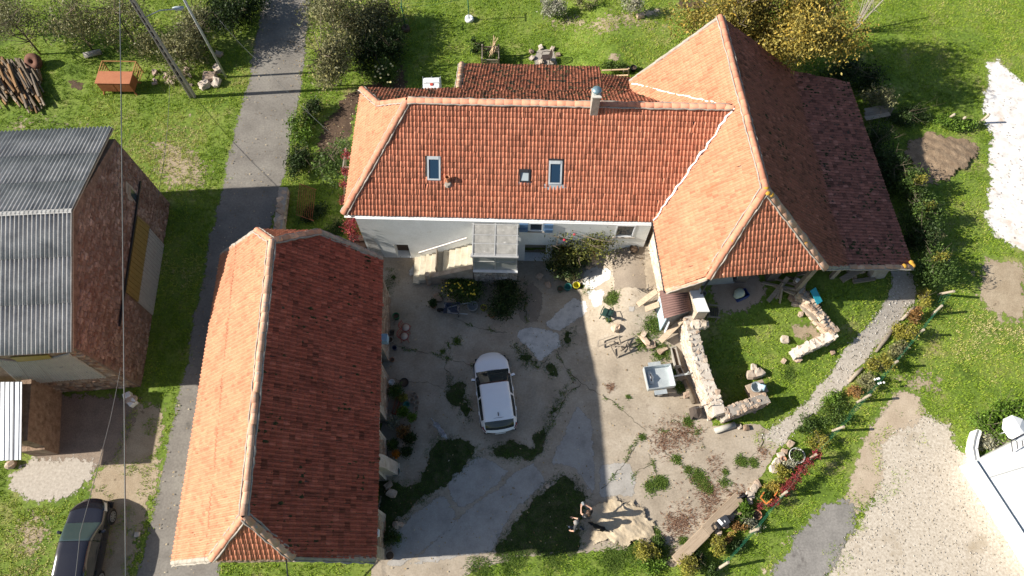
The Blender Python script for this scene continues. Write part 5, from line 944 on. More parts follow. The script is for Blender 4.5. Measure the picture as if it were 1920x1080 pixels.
creeper('red_creeper', 'crimson creeper on the frame beside the hipped house end', [at(649, 290, 3.0), at(648, 320, 3.0), at(646, 345, 3.0), at(645, 375, 3.0)], .28, 1100, CRIMSON)
creeper('red_creeper', 'crimson creeper running along the lower garden fence', [gp(1532, 850, 1.0), gp(1517, 866, 1.0), gp(1504, 880, .95), gp(1493, 896, .9), gp(1482, 908, .8), gp(1472, 918, .7)], .25, 2300, CRIMSON, .04)
creeper('red_creeper', 'crimson sprigs on the fence below the orange trellis', [gp(1457, 940, .6), gp(1448, 944, .5), gp(1426, 948, .4)], .2, 600, CRIMSON, .04)

def litter(name, poly, n, mat, label, seed, parent=None, off=.05):
    P = scatter_poly(poly, 40, seed)[:n]; r_ = np.random.default_rng(seed); n = len(P); a = r_.uniform(0, 6.28, n); s = r_.uniform(.025, .055, n); Z = g(P[:, 0], P[:, 1])+off
    V = np.stack([np.stack([P[:, 0]+np.cos(a+k*1.57)*s*(1 if k % 2 else .6), P[:, 1]+np.sin(a+k*1.57)*s*(1 if k % 2 else .6), Z+r_.uniform(0, .03, n)], 1) for k in range(4)], 1).reshape(-1, 3)
    tag(link(name, mesh_np(name, V, np.arange(4*n).reshape(-1, 4), mat, r_.uniform(0, 1, n)), parent), label, None, None, 'stuff')
LIT = ramp_mat('fallen leaves', [(0, (.16, .10, .04)), (.5, (.38, .27, .12)), (1, (.60, .52, .36))])
litter('fallen_leaves', road_p, 500, LIT, 'pale fallen leaves scattered over the lane', 1); litter('fallen_leaves', YB, 700, LIT, 'fallen leaves and chips scattered over the yard', 2)
litter('fallen_leaves', px((540, 0), (760, 0), (760, 160), (640, 330), (560, 330)), 900, LIT, 'fallen leaves under the lane bushes', 3, None, .08); litter('pebbles', chalk_p, 260, ramp_mat('dark pebbles', [(0, (.16, .13, .10)), (1, (.45, .40, .34))]), 'scattered pebbles and clods on the chalk track', 4, None, .03)
litter('pebbles', drive_p, 1500, ramp_mat('gravel stones', [(0, (.32, .27, .20)), (.5, (.50, .45, .37)), (1, (.66, .62, .56))]), 'loose stones of the gravel drive', 5, None, .03); litter('pebbles', path_p, 1400, ramp_mat('path stones', [(0, (.24, .20, .15)), (.5, (.50, .46, .39)), (1, (.74, .72, .68))]), 'loose stones of the gravel path', 6, None, .03)
# ================================================================ RUINED WALLS
def stone_wall(name, label, A_, B_, th, h0, h1, kind, nmax=150, ss=.34, sh=.22, base=None, group=None):
    """a rubble wall from A to B (ground points): mortar core and stones on both faces and along the top"""
    A_, B_ = Vector(A_), Vector(B_); L_ = (B_.xy-A_.xy).length; d = (B_-A_); d.z = 0; d.normalize(); nn = Vector((-d.y, d.x, 0)); rz = math.atan2(d.y, d.x)
    t = thing(name, label, 'wall', tuple(A_), 0, group); q = G(); N = max(2, int(L_/.5)); rnd = random.Random(int(L_*100))
    hh = lambda u: h0+(h1-h0)*u/L_+.10*noise.noise(Vector((u*1.3, h0, 1)))
    zg = lambda u: gz(A_+d*u)-A_.z
    for k in range(N):
        u0, u1 = L_*k/N, L_*(k+1)/N; c4 = [(d*u+nn*s*(th/2-.04)) for u, s in ((u0, -1), (u1, -1), (u1, 1), (u0, 1))]
        zs = [zg(u0)+hh(u0)+.035, zg(u1)+hh(u1)+.035]
        q.add([(p.x, p.y, -.3) for p in c4]+[(c4[0].x, c4[0].y, zs[0]-.03), (c4[1].x, c4[1].y, zs[1]-.03), (c4[2].x, c4[2].y, zs[1]-.03), (c4[3].x, c4[3].y, zs[0]-.03)], [(4, 5, 6, 7), (0, 1, 5, 4), (1, 2, 6, 5), (2, 3, 7, 6), (3, 0, 4, 7)])
    core = part('core', q, MORTAR if kind == 'stone' else M('pale lime core', [(.46, .40, .33), (.64, .58, .50)], 3, .95, .03, 12, fine=.2), t); cnt = 0
    nx_ = max(1, int(L_/ss)); nt_ = max(1, round(th/ss))
    for k in range(nx_):
        for j in range(nt_):
            u = (k+.5+rnd.uniform(-.15, .15))*L_/nx_; w = (j+.5)*th/nt_-th/2; p = d*u+nn*w; s = ss*rnd.uniform(.85, 1.2)
            rock(p+Vector((0, 0, zg(u)+hh(u)-.09*sh/.22+rnd.uniform(-.03, .03))), (s*rnd.uniform(.75, 1.2), th/nt_*rnd.uniform(.75, 1.25), sh*rnd.uniform(.8, 1.15)), rz+rnd.uniform(-.6, .6), kind, t, tilt=.3); cnt += 1
    for s_ in (-1, 1):
        nz = max(1, int(max(h0, h1)/sh))
        for i in range(nz):
            for k in range(nx_):
                u = (k+.5+.5*(i % 2)+rnd.uniform(-.12, .12))*L_/nx_
                if u > L_-.05 or cnt >= nmax: continue
                z = (i+.4)*sh
                if z > hh(u)-.05: continue
                rock(d*u+nn*s_*(th/2-.085)+Vector((0, 0, zg(u)+z)), (ss*rnd.uniform(.85, 1.15), .16, sh*rnd.uniform(.85, 1.1)), rz, kind, t, tilt=.06); cnt += 1
    return t
RU = 'walls of the roofless ruin'
zt = 1.55
def wtop(x_, y_, h): return gp(x_, y_, h)
w0, w1_, w2_ = wtop(1292, 592, 1.4), wtop(1352, 775, 1.35), wtop(1440, 745, 1.05)
low = lambda p: Vector((p.x, p.y, gz(p)))
stone_wall('ruin_wall', 'tall pale sunlit ruin wall between yard and grass, with a rusty tie rod', low(w0), low(w1_), .62, 1.45, 1.35, 'pale', 299, .22, .165, group=RU)
stone_wall('ruin_wall', 'lower ruin wall at the bottom corner, beside the grey pipe', low(w1_+Vector((.25, .05, 0))), low(w2_), .55, 1.3, 1.05, 'stone', 260, .20, .155, group=RU)
e0_, e1_, e2_ = wtop(1500, 545, .7), wtop(1568, 624, .75), wtop(1490, 662, .6)
stone_wall('ruin_wall', 'knee high loose stone wall under the barn corner', low(e0_), low(e1_), .45, .8, .75, 'stone', 140, .26, .20, group=RU)
stone_wall('ruin_wall', 'knee high loose stone wall ending in a white boulder', low(e1_), low(e2_), .5, .75, .55, 'pale', 130, .27, .20, group=RU)
wall_t = thing('capped_wall', 'white capped wall stub between the shed and the barn front', 'wall', gp(1305, 590)); a_, b_ = gp(1302, 540, 1.9), gp(1312, 595, 1.75); q = G(); lo_ = gz(a_)-.2
q.prism([(a_.x-.24, a_.y), (b_.x-.24, b_.y), (b_.x+.24, b_.y), (a_.x+.24, a_.y)], lo_, a_.z-.06); part('wall', q, PALESTONE, wall_t, world=True)
q = G(); q.prism([(a_.x-.27, a_.y+.02), (b_.x-.27, b_.y-.02), (b_.x+.27, b_.y-.02), (a_.x+.27, a_.y+.02)], a_.z-.06, a_.z+.03); part('cap', q, WHITEMORT, wall_t, world=True)
for k in range(4): rock(Vector((b_.x-.2+.15*k, b_.y-.25, b_.z-.35+.05*(k % 2)))-wall_t.location, (.36, .34, .4), k, 'pale', wall_t)
t = thing('tie_rod', 'thin dark tie rod across the tall ruin wall', 'rod', gp(1305, 790)); part('rod', G().tube([gp(1303, 766, 1.1), gp(1330, 757, 1.75)], .02, 6), IRON, t, world=True)
# roadside retaining wall
stone_wall('roadside_wall', 'grey stone retaining wall beside the lane above the outbuilding', gp(536, 360), gp(524, 452), .55, .5, .5, 'stone', 110, .40, .26)

# ================================================================ VEHICLES
GLASSC = glass('car glass', (.012, .018, .022), .03); TYRE = plain('tyre rubber', (.018, .018, .018), .8); RIM = plain('alloy rim', (.5, .51, .53), .3, .7); LAMP = glass('headlight glass', (.55, .58, .60), .05); TAIL = glass('tail light glass', (.25, .01, .015), .08); TRIM = plain('black car trim', (.02, .02, .022), .5)
def car(name, label, p, rz, L, Wd, Ht, paint, screen=None):
    t = thing(name, label, 'car', p, rz); hl = L/2; k = L/4.06; hw = Wd/2
    xs = np.array([-hl, -hl+.05, -hl+.16, -hl+.42*k, -1.1*k, -.3*k, .22*k, .60*k, .98*k, 1.55*k, hl-.25, hl-.08, hl]); wv = np.array([.70, .82, .90, .96, 1, 1, 1, .995, .98, .94, .82, .68, .50])*hw
    belt = np.array([.62, .80, .93, 1.0, .98, .95, .93, .915, .90, .84, .74, .62, .50]); roof = np.array([.66, .86, 1.02, 1.30, 1.43, 1.46, 1.42, 1.20, .955, .90, .79, .66, .53])*Ht/1.46; rw_ = np.array([.60, .74, .76, .76, .74, .74, .74, .80, .88, .82, .72, .58, .40])*hw
    def smooth(y, X): # gentle interpolation
        return np.interp(X, xs, y)
    X = np.unique(np.concatenate([np.linspace(-hl, hl, 84), [-hl+.16, -hl+.42*k, .22*k, .98*k]])); ker = np.array([1, 2, 3, 2, 1])/9
    def sm(y): v = smooth(y, X); vp = np.pad(v, 2, 'edge'); return np.convolve(vp, ker, 'valid')
    w_, b_, r_, rr_ = sm(wv), sm(belt), sm(roof), sm(rw_); NT = 19; rows = []
    for i, x in enumerate(X):
        w, b, r, q_ = w_[i], b_[i], r_[i], rr_[i]; e = b+(r-b)*.90 if r-b > .12 else b+(r-b)*.7
        cps = [(w*.90, .20), (w*.98, .34), (w, .55), (w*.985, b-.10), (w*.945, b), (w*.945+(q_-w*.945)*.5, b+(e-b)*.55), (q_, e), (q_*.80, e+(r-e)*.75), (q_*.42, r-.004), (0, r)]
        tt = np.linspace(0, 1, len(cps)); T = np.linspace(0, 1, NT); rows.append(np.stack([np.full(NT, x), np.interp(T, tt, [c_[0] for c_ in cps]), np.interp(T, tt, [c_[1] for c_ in cps])], 1))
    R_ = np.array(rows); fw = np.clip((R_[:, :, 0]-.9*k)/(hl-.9*k), 0, 1)**1.5; bw_ = np.clip((-R_[:, :, 0]-1.4*k)/(hl-1.4*k), 0, 1)**1.5; yy = (R_[:, :, 1]/hw)**2; R_[:, :, 0] += -.30*fw*yy+.16*bw_*yy; mir = R_[:, ::-1][:, 1:].copy(); mir[:, :, 1] *= -1; A = np.concatenate([R_, mir], 1); nX, nT = A.shape[:2]; V = A.reshape(-1, 3)
    groups = {'body': [], 'windscreen': [], 'rear_window': [], 'bumper': []}
    tb, te = 4/9, 6/9
    for i in range(nX-1):
        xm = (X[i]+X[i+1])/2; hi_ = (r_[i]-b_[i])
        for j in range(nT-1):
            jj = (j+.5)/(NT-1); jj = jj if jj < 1 else 2-jj; gname = 'body'
            if tb+.005 < jj < te-.045 and -1.45*k < xm < .72*k and hi_ > .14 and not (-.42*k < xm < -.34*k): gname = ('side_window', j < NT-1, xm > -.38*k)
            elif jj > te-.035 and .24*k < xm < .99*k: gname = 'windscreen'
            elif jj > te-.02 and -hl+.11 < xm < -hl+.44*k: gname = 'rear_window'
            elif jj < .16 and (xm < -hl+.4 or xm > hl-.35): gname = 'bumper'
            groups.setdefault(gname, []).append((i*nT+j, (i+1)*nT+j, (i+1)*nT+j+1, i*nT+j+1))
    for gn_ in list(groups):
        mt = paint if gn_ == 'body' else TRIM if gn_ == 'bumper' else (screen or GLASSC) if gn_ == 'windscreen' else GLASSC
        fs = groups[gn_]; used = sorted({i for f in fs for i in f}); mp = {u: n_ for n_, u in enumerate(used)}
        q = G().add([V[u] for u in used], [tuple(mp[i] for i in f) for f in fs]); part(gn_ if isinstance(gn_, str) else gn_[0], q, mt, t, True)
    part('underbody', G().box((0, 0, .24), (L*.93, Wd*.86, .10)), TRIM, t)
    for sx in (-1.24*k, 1.27*k):
        for sy in (-1, 1):
            w = part('wheel', G().tube([(sx, sy*(hw-.20), .31), (sx, sy*(hw+.005), .31)], .315, 22), TYRE, t, True); q = G(); q.tube([(sx, sy*(hw-.02), .31), (sx, sy*(hw+.010), .31)], .11, 12)
            for a_ in range(8): q.bar((sx, sy*(hw+.012), .31), (sx+.21*math.cos(a_*.785), sy*(hw+.012), .31+.21*math.sin(a_*.785)), .05, .02, up=(0, 1, 0))
            n_ = len(q.v); q.lathe([(.20, 0), (.235, 0), (.235, .02), (.20, .02)], (0, 0, 0), 20); q.v[n_:] = [(sx+v[0], sy*(hw+v[2]), .31+v[1]) for v in q.v[n_:]]; part('rim', q, RIM, w)
            part('wheel_arch', G().tube([(sx, sy*(hw-.25), .33), (sx, sy*(hw-.012), .33)], .37, 22), TRIM, t, True)
    for sy in (-1, 1):
        m_ = part('wing_mirror', G().box((.62*k, sy*(hw+.07), .97), (.13, .20, .13), rz=-.25*sy), paint, t, bevel=.04); part('mirror_glass', G().box((.555*k, sy*(hw+.07), .97), (.012, .15, .09), rz=-.25*sy), GLASSC, m_)
        for xx in (-.02*k, -1.0*k): part('door_handle', G().box((xx, sy*(hw+.002), .80), (.18, .03, .035)), paint, t)
        i0, i1 = np.searchsorted(X, hl-.52), np.searchsorted(X, hl-.14)
        sl_ = [j for j in range(nT-1) if .34 < ((j+.5)/(NT-1) if (j+.5)/(NT-1) < 1 else 2-(j+.5)/(NT-1)) < .53 and (A[0, j, 1] > 0) == (sy > 0)]
        q = G()
        for i in range(i0, i1):
            for j in sl_: q.add([A[a_, b2_]+np.array([.006, .010*sy, .008]) for a_, b2_ in ((i, j), (i+1, j), (i+1, j+1), (i, j+1))], [(0, 1, 2, 3)])
        part('headlight', q, LAMP, t, True)
        q = G()
        for i in range(np.searchsorted(X, -hl+.02), np.searchsorted(X, -hl+.26)):
            for j in [j for j in range(nT-1) if .33 < ((j+.5)/(NT-1) if (j+.5)/(NT-1) < 1 else 2-(j+.5)/(NT-1)) < .50 and (A[0, j, 1] > 0) == (sy > 0)]: q.add([A[a_, b2_]+np.array([-.008, .010*sy, .006]) for a_, b2_ in ((i, j), (i+1, j), (i+1, j+1), (i, j+1))], [(0, 1, 2, 3)])
        part('tail_light', q, TAIL, t, True)
    part('aerial', G().add([(-1.22*k, -.02, Ht-.02), (-1.40*k, -.025, Ht-.05), (-1.40*k, .025, Ht-.05), (-1.22*k, .02, Ht-.02), (-1.37*k, 0, Ht+.05), (-1.41*k, 0, Ht+.045)], [(0, 1, 5, 4), (2, 3, 4, 5), (0, 4, 3), (1, 2, 5)]), TRIM, t)
    zs_ = np.interp([-1.46*k], X, r_)[0]; part('tailgate_seam', G().tube([(-1.46*k, y, zs_+.004-.06*(abs(y)/.55)**2) for y in np.linspace(-.52, .52, 9)], .007, 4), TRIM, t)
    part('bonnet_seam', G().tube([(1.0*k-.10*(y/.7)**2, y, np.interp(1.0*k-.10*(y/.7)**2, X, r_)-.03*(y/.6)**2+.004) for y in np.linspace(-.62, .62, 9)], .008, 4), TRIM, t)
    part('number_plate', G().box((-hl-.004, 0, .58), (.02, .50, .11)), WHITEP, t)
    return t
WPAINT = plain('white car paint', (.88, .90, .92), .3, coat=.6, var=.01); BPAINT = plain('black car paint', (.012, .012, .018), .16, coat=1.0, var=.02)
fr0, re0 = gp(919, 668, .8), gp(937, 800, .75); cc = (fr0+re0)/2
whitecar = car('parked_car', 'white hatchback parked in the shaded yard', (cc.x, cc.y, gz(cc)), dirz(re0, fr0), 4.05, 1.78, 1.45, WPAINT)
part('dashboard_paper', G().box((.78, -.15, .955), (.20, .24, .012), ry=.5), WHITEP, whitecar)
hd, rfp = gp(165, 952, .85), gp(128, 1058, 1.46); dv = (hd-rfp).xy.normalized(); cc = Vector((hd.x, hd.y, 0))-dv.to_3d()*1.68
blackcar = car('parked_car', 'glossy black hatchback parked on the verge beside the lane', (cc.x, cc.y, gz(cc)), math.atan2(dv.y, dv.x), 4.25, 1.80, 1.50, BPAINT, glass('pale tinted windscreen', (.045, .07, .07), .05))
# trailer in the yard
def ztrailer():
    c_ = [gp(1208, 690, .75), gp(1258, 683, .75), gp(1264, 722, .75), gp(1214, 732, .75)]; z = gz(c_[0])
    m_ = sum(c_, Vector())/4; ex = (c_[1]-c_[0]).xy.length; ey = (c_[0]-c_[3]).xy.length; rz = dirz(c_[0], c_[1]); t = thing('trailer', 'small galvanised box trailer standing in the sun by the ruin wall', 'trailer', (m_.x, m_.y, z), rz)
    part('bed', G().box((0, 0, .48), (ex, ey, .05)), GALV, t)
    for nm, c0, s_ in (('side_panel', (0, ey/2, .66), (ex, .03, .36)), ('side_panel', (0, -ey/2, .66), (ex, .03, .36)), ('end_panel', (ex/2, 0, .66), (.03, ey-.04, .36)), ('end_panel', (-ex/2, 0, .66), (.03, ey-.04, .36))): part(nm, G().box(c0, s_), GALV, t)
    for s_ in (-1, 1):
        w = part('wheel', G().tube([(-.05, s_*(ey/2+.08), .27), (-.05, s_*(ey/2+.24), .27)], .27, 18), TYRE, t, True); part('rim', G().tube([(-.05, s_*(ey/2+.10), .27), (-.05, s_*(ey/2+.25), .27)], .14, 12), RIM, w, True)
        part('mudguard', G().box((-.05, s_*(ey/2+.16), .56), (.62, .22, .03)), GALV, t)
    part('drawbar', G().bar((ex/2, 0, .42), (ex/2+1.0, .05, .42), .08, .08), GALV, t); part('jockey_wheel', G().tube([(ex/2+.8, .05, .05), (ex/2+.8, .05, .75)], .03, 8), GALV, t)
    o = thing('strimmer', 'white bagged strimmer engine lying in the trailer corner', 'garden tool', (m_.x, m_.y, z)); o.rotation_euler = (0, 0, rz)
    q = G(); q.tube([(-ex/2+.25, .35, .56), (-ex/2+.28, .05, .60), (-ex/2+.25, -.25, .56)], [.10, .13, .08], 8); part('housing', q, WHITEP, o, True); part('grip', G().tube([(-ex/2+.26, .2, .7), (-ex/2+.28, 0, .76), (-ex/2+.25, -.15, .68)], .03, 6), TRIM, o, True)
ztrailer()
# wheelbarrow
p = gp(848, 585); t = thing('wheelbarrow', 'dark wheelbarrow with dried cement, handles pointing right', 'wheelbarrow', p, R(-2))
q = G(); q.add([(-.40, -.30, .52), (.42, -.32, .58), (.42, .32, .58), (-.40, .30, .52), (-.22, -.2, .26), (.26, -.22, .28), (.26, .22, .28), (-.22, .2, .26)], [(4, 5, 6, 7), (0, 1, 5, 4), (1, 2, 6, 5), (2, 3, 7, 6), (3, 0, 4, 7)]); o = part('tray', q, M('blue black tray with cement', [(.035, .045, .07), (.06, .07, .10)], 3, .6, spots=[((.34, .31, .28), 3, .55, .06)]), t, smooth=False); sd_ = o.modifiers.new('t', 'SOLIDIFY'); sd_.thickness = .012
part('wheel', G().tube([(-.58, -.05, .19), (-.58, .05, .19)], .19, 16), TYRE, t, True)
for s_ in (-1, 1): part('handle', G().tube([(-.58, .08*s_, .19), (.0, .18*s_, .30), (.45, .26*s_, .46), (.85, .31*s_, .56)], .02, 6), plain('bare metal tube', (.5, .5, .5), .4, .5), t, True); part('leg', G().tube([(.3, .22*s_, .42), (.36, .26*s_, .0)], .018, 6), IRON, t, True)

# ================================================================ PEOPLE AND DOGS
def figure(name, label, cat, loc, rz, J, B, mats, sub=1):
    """one continuous skin over a skeleton: J name->(x,y,z,r); B (a,b,material index)"""
    t = thing(name, label, cat, loc, rz); names = list(J); ix = {n: i for i, n in enumerate(names)}; me = bpy.data.meshes.new('body'); me.from_pydata([J[n][:3] for n in names], [(ix[a], ix[b]) for a, b, _ in B], [])
    o = bpy.data.objects.new('body', me); COL.objects.link(o); sk = o.modifiers.new('skin', 'SKIN'); sk.use_smooth_shade = True; sl_ = me.skin_vertices[0].data
    for n in names: sl_[ix[n]].radius = (J[n][3], J[n][3]); sl_[ix[n]].use_root = False
    sl_[0].use_root = True; ss_ = o.modifiers.new('sub', 'SUBSURF'); ss_.levels = ss_.render_levels = sub
    dg = bpy.context.evaluated_depsgraph_get(); m2 = bpy.data.meshes.new_from_object(o.evaluated_get(dg)); o.modifiers.clear(); o.data = m2; m2.name = 'body'; m2.materials.clear()
    for mm in mats: m2.materials.append(mm)
    seg = [(Vector(J[a][:3]), Vector(J[b][:3]), k, (J[a][3]+J[b][3])/2) for a, b, k in B]
    for f in m2.polygons:
        c0 = f.center; best = None
        for a, b, k, r_ in seg:
            d = b-a; u = max(0, min(1, (c0-a).dot(d)/max(1e-6, d.dot(d)))); dd_ = (a+d*u-c0).length-r_
            if best is None or dd_ < best[0]: best = (dd_, k)
        f.material_index = best[1]; f.use_smooth = True
    o.parent = t; return t
SKIN = plain('skin', (.55, .33, .24), .55); HAIRB = plain('brown hair', (.06, .035, .022), .6); HAIRG = plain('grey hair', (.24, .23, .22), .7); BLKCLOTH = plain('black cloth', (.016, .016, .018), .85); DKGREY = plain('charcoal shirt', (.05, .052, .055), .85); NAVY = plain('navy trousers', (.03, .04, .07), .85); GREYTR = plain('grey trousers', (.13, .13, .135), .85); SHOE = plain('pale trainers', (.45, .50, .58), .6)
def human(name, label, loc, rz, h, bend, arms, legs, mats, hair, long_hair):
    s = h/1.72; J = {}; B = []
    sp = lambda z, f=0.0: (bend*max(0, z-.95)*1.0+f)*s
    J['pelvis'] = (0, 0, .95*s, .135*s); J['waist'] = (sp(1.10), 0, 1.12*s, .125*s); J['chest'] = (sp(1.32), 0, 1.32*s, .145*s); J['neck0'] = (sp(1.46), 0, 1.46*s, .075*s); J['neck'] = (sp(1.52, .015), 0, 1.52*s, .052*s); J['head'] = (sp(1.60, .03), 0, 1.61*s, .095*s); J['crown'] = (sp(1.68, .02), 0, 1.69*s, .075*s); J['nose'] = (sp(1.60, .135), 0, 1.595*s, .014*s); J['chin'] = (sp(1.53, .085), 0, 1.535*s, .035*s)
    B += [('pelvis', 'waist', 1), ('waist', 'chest', 1), ('chest', 'neck0', 1), ('neck0', 'neck', 0), ('neck', 'head', 0), ('head', 'crown', 0), ('head', 'nose', 0), ('head', 'chin', 0)]
    for i, sd_ in ((0, 1), (1, -1)):
        k = 'LR'[i]; J['sh'+k] = (sp(1.42), .185*sd_*s, 1.42*s, .062*s); B.append(('chest', 'sh'+k, 1)); el, wr, ha = arms[i]
        J['el'+k] = tuple(c_*s for c_ in el)+(.045*s,); J['wr'+k] = tuple(c_*s for c_ in wr)+(.031*s,); J['pa'+k] = tuple(c_*s for c_ in ha)+(.036*s,); B += [('sh'+k, 'el'+k, 1 if bend > .1 else 0), ('el'+k, 'wr'+k, 0), ('wr'+k, 'pa'+k, 0)]
        d = (Vector(ha)-Vector(wr)).normalized(); up = Vector((0, 0, 1)); x_ = d.cross(up); x_ = x_.normalized() if x_.length > .1 else Vector((0, 1, 0)); y_ = x_.cross(d)
        for f_, (o_, l_) in enumerate(((-.030, .070), (-.010, .085), (.011, .080), (.031, .062))):
            b_ = Vector(ha)+x_*o_+d*.035; m_ = b_+d*l_*.6-y_*.008; e_ = b_+d*l_-y_*.03; J[f'f{k}{f_}a'] = tuple(b_*s)+(.010*s,); J[f'f{k}{f_}b'] = tuple(m_*s)+(.0092*s,); J[f'f{k}{f_}c'] = tuple(e_*s)+(.008*s,); B += [('pa'+k, f'f{k}{f_}a', 0), (f'f{k}{f_}a', f'f{k}{f_}b', 0), (f'f{k}{f_}b', f'f{k}{f_}c', 0)]
        b_ = Vector(ha)+x_*(.05*sd_)-d*.01; e_ = b_+d*.05+x_*(.02*sd_)-y_*.02; J[f'th{k}a'] = tuple(b_*s)+(.011*s,); J[f'th{k}b'] = tuple(e_*s)+(.009*s,); B += [('pa'+k, f'th{k}a', 0), (f'th{k}a', f'th{k}b', 0)]
        kn, an = legs[i]; J['hip'+k] = (0, .095*sd_*s, .88*s, .098*s); J['kn'+k] = tuple(c_*s for c_ in kn)+(.066*s,); J['an'+k] = tuple(c_*s for c_ in an)+(.048*s,); J['to'+k] = ((an[0]+.15)*s, an[1]*s, .035*s, .042*s); J['he'+k] = ((an[0]-.04)*s, an[1]*s, .04*s, .042*s); B += [('pelvis', 'hip'+k, 2), ('hip'+k, 'kn'+k, 2), ('kn'+k, 'an'+k, 2), ('an'+k, 'to'+k, 3), ('an'+k, 'he'+k, 3)]
    t = figure(name, label, 'person', loc, rz, J, B, mats); hx = J['head'][0]; q = G(); cz = 1.64*s; n_ = 14
    q.lathe([(.108*s, -.04*s), (.112*s, .02*s), (.100*s, .075*s), (.06*s, .115*s), (.0, .125*s)], (hx-.018*s, 0, cz), n_); part('hair', q, hair, t, True)
    if long_hair: part('hair_length', G().tube([(hx-.08*s, 0, cz+.02), (hx-.12*s, 0, cz-.14*s), (hx-.13*s, 0, cz-.34*s)], [.08*s, .085*s, .05*s], 8), hair, t, True)
    q = G()
    for y in (-.035, .035): q.lathe([(0, -.01), (.011, 0), (0, .01)], (hx+.092*s, y*s, 1.625*s), 6)
    part('eye', q, plain('dark eyes', (.02, .015, .012), .3), t); 
    q = G()
    for y in (-1, 1): q.box((hx, y*.10*s, 1.60*s), (.035*s, .02*s, .06*s))
    part('ear', q, SKIN, t); part('mouth', G().box((hx+.096*s, 0, 1.56*s), (.012, .045*s, .010*s)), plain('lips', (.38, .14, .13), .5), t)
    return t
wfeet = gp(1098, 970); facew = R(115)
human('person', 'person in a black sleeveless top and grey trousers holding up a pale phone', wfeet, facew, 1.66, .04, (((.16, .27, 1.22), (.38, .17, 1.28), (.45, .13, 1.33)), ((.18, -.26, 1.22), (.40, -.10, 1.28), (.46, -.05, 1.33))), (((.03, .10, .50), (.0, .11, .08)), ((.02, -.10, .50), (-.06, -.12, .08))), [SKIN, BLKCLOTH, GREYTR, SHOE], HAIRB, True)
ph = thing('phone', 'pale phone held up by the person in black', 'phone', (wfeet.x, wfeet.y, wfeet.z), facew); part('case', G().box((.50, .03, 1.36), (.16, .10, .02), ry=-.5), plain('pale grey phone', (.5, .52, .52), .4), ph, bevel=.008)
mfeet = gp(1080, 990); human('person', 'grey haired person in a charcoal T-shirt and navy trousers walking beside the black dog', mfeet, R(150), 1.72, .22, (((.02, .28, 1.12), (.16, .33, .92), (.21, .33, .86)), ((.10, -.26, 1.12), (.30, -.22, .98), (.37, -.20, .96))), (((.16, .10, .52), (.20, .12, .09)), ((-.06, -.09, .50), (-.30, -.10, .10))), [SKIN, DKGREY, NAVY, SHOE], HAIRG, False)
def dog(label, p, rz, s, coat, mats_extra=None):
    J = {'hip': (-.28, 0, .50, .105), 'loin': (-.12, 0, .50, .095), 'chest': (.18, 0, .48, .13), 'shoulder': (.26, 0, .52, .11), 'neck': (.38, 0, .63, .075), 'head': (.48, 0, .70, .075), 'snout': (.60, 0, .665, .042), 'nose': (.67, 0, .655, .028), 'tail1': (-.38, 0, .50, .04), 'tail2': (-.54, 0, .42, .035), 'tail3': (-.68, 0, .40, .02)}
    B = [('hip', 'loin', 0), ('loin', 'chest', 0), ('chest', 'shoulder', 0), ('shoulder', 'neck', 0), ('neck', 'head', 0), ('head', 'snout', 0), ('snout', 'nose', 1), ('hip', 'tail1', 0), ('tail1', 'tail2', 0), ('tail2', 'tail3', 0)]
    for k, sy, ph_ in (('L', 1, .06), ('R', -1, -.06)):
        J['th'+k] = (-.27, .085*sy, .40, .075); J['kn'+k] = (-.17+ph_, .10*sy, .28, .048); J['ho'+k] = (-.36+ph_, .10*sy, .17, .030); J['hf'+k] = (-.32+ph_, .10*sy, .03, .032); J['hp'+k] = (-.26+ph_, .10*sy, .022, .030); B += [('hip', 'th'+k, 0), ('th'+k, 'kn'+k, 0), ('kn'+k, 'ho'+k, 0), ('ho'+k, 'hf'+k, 0), ('hf'+k, 'hp'+k, 0)]
        J['up'+k] = (.20, .09*sy, .36, .055); J['el'+k] = (.16-ph_, .095*sy, .26, .040); J['ws'+k] = (.20-ph_, .095*sy, .11, .028); J['fp'+k] = (.24-ph_, .095*sy, .022, .032); B += [('chest', 'up'+k, 0), ('up'+k, 'el'+k, 0), ('el'+k, 'ws'+k, 0), ('ws'+k, 'fp'+k, 0)]
        J['ear'+k] = (.44, .085*sy, .70, .026); J['et'+k] = (.45, .105*sy, .62, .018); B += [('head', 'ear'+k, 0), ('ear'+k, 'et'+k, 0)]
    for n in J: J[n] = tuple(c_*s for c_ in J[n])
    return figure('dog', label, 'dog', p, rz, J, B, [coat, BLACKP])
dog('black dog standing beside the two people at the sand heap', gp(1121, 990), R(158), .82, plain('black fur', (.010, .009, .008), .8)); dog('white and grey mottled dog walking across the shaded yard', gp(825, 808), R(-52), 1.02, M('white and grey fur', [(.10, .11, .12), (.30, .31, .33), (.66, .66, .66)], 5, .9, .01, 40, space='obj'))

# ================================================================ SMALL THINGS OF THE YARD
def pot(label, x_, y_, r, h, mt, soil=True, plant_=None, name='flower_pot', cat='pot', group=None, taper=.75, rimw=.02):
    p = gp(x_, y_); t = thing(name, label, cat, p, 0, group); q = G(); q.lathe([(0, .0), (r*taper, .0), (r*.97, h*.86), (r*1.04, h*.87), (r*1.04, h), (r*1.04-rimw, h), (r*.9, h*.8), (r*taper*.85, h*.18), (0, h*.17)], n=18); part('body', q, mt, t, True)
    if soil: part('soil', G().lathe([(r*.86, h*.74), (0, h*.77)], n=14), SOIL, t)
    if plant_: leaves('foliage', [(0, 0, h*.9+plant_[1]*.5, plant_[0], plant_[0], plant_[1]*.6), (plant_[0]*.4, plant_[0]*.2, h*.9+plant_[1]*.6, plant_[0]*.6, plant_[0]*.6, plant_[1]*.5)], plant_[3], .05, plant_[2], t, seed=int(x_))
    return t
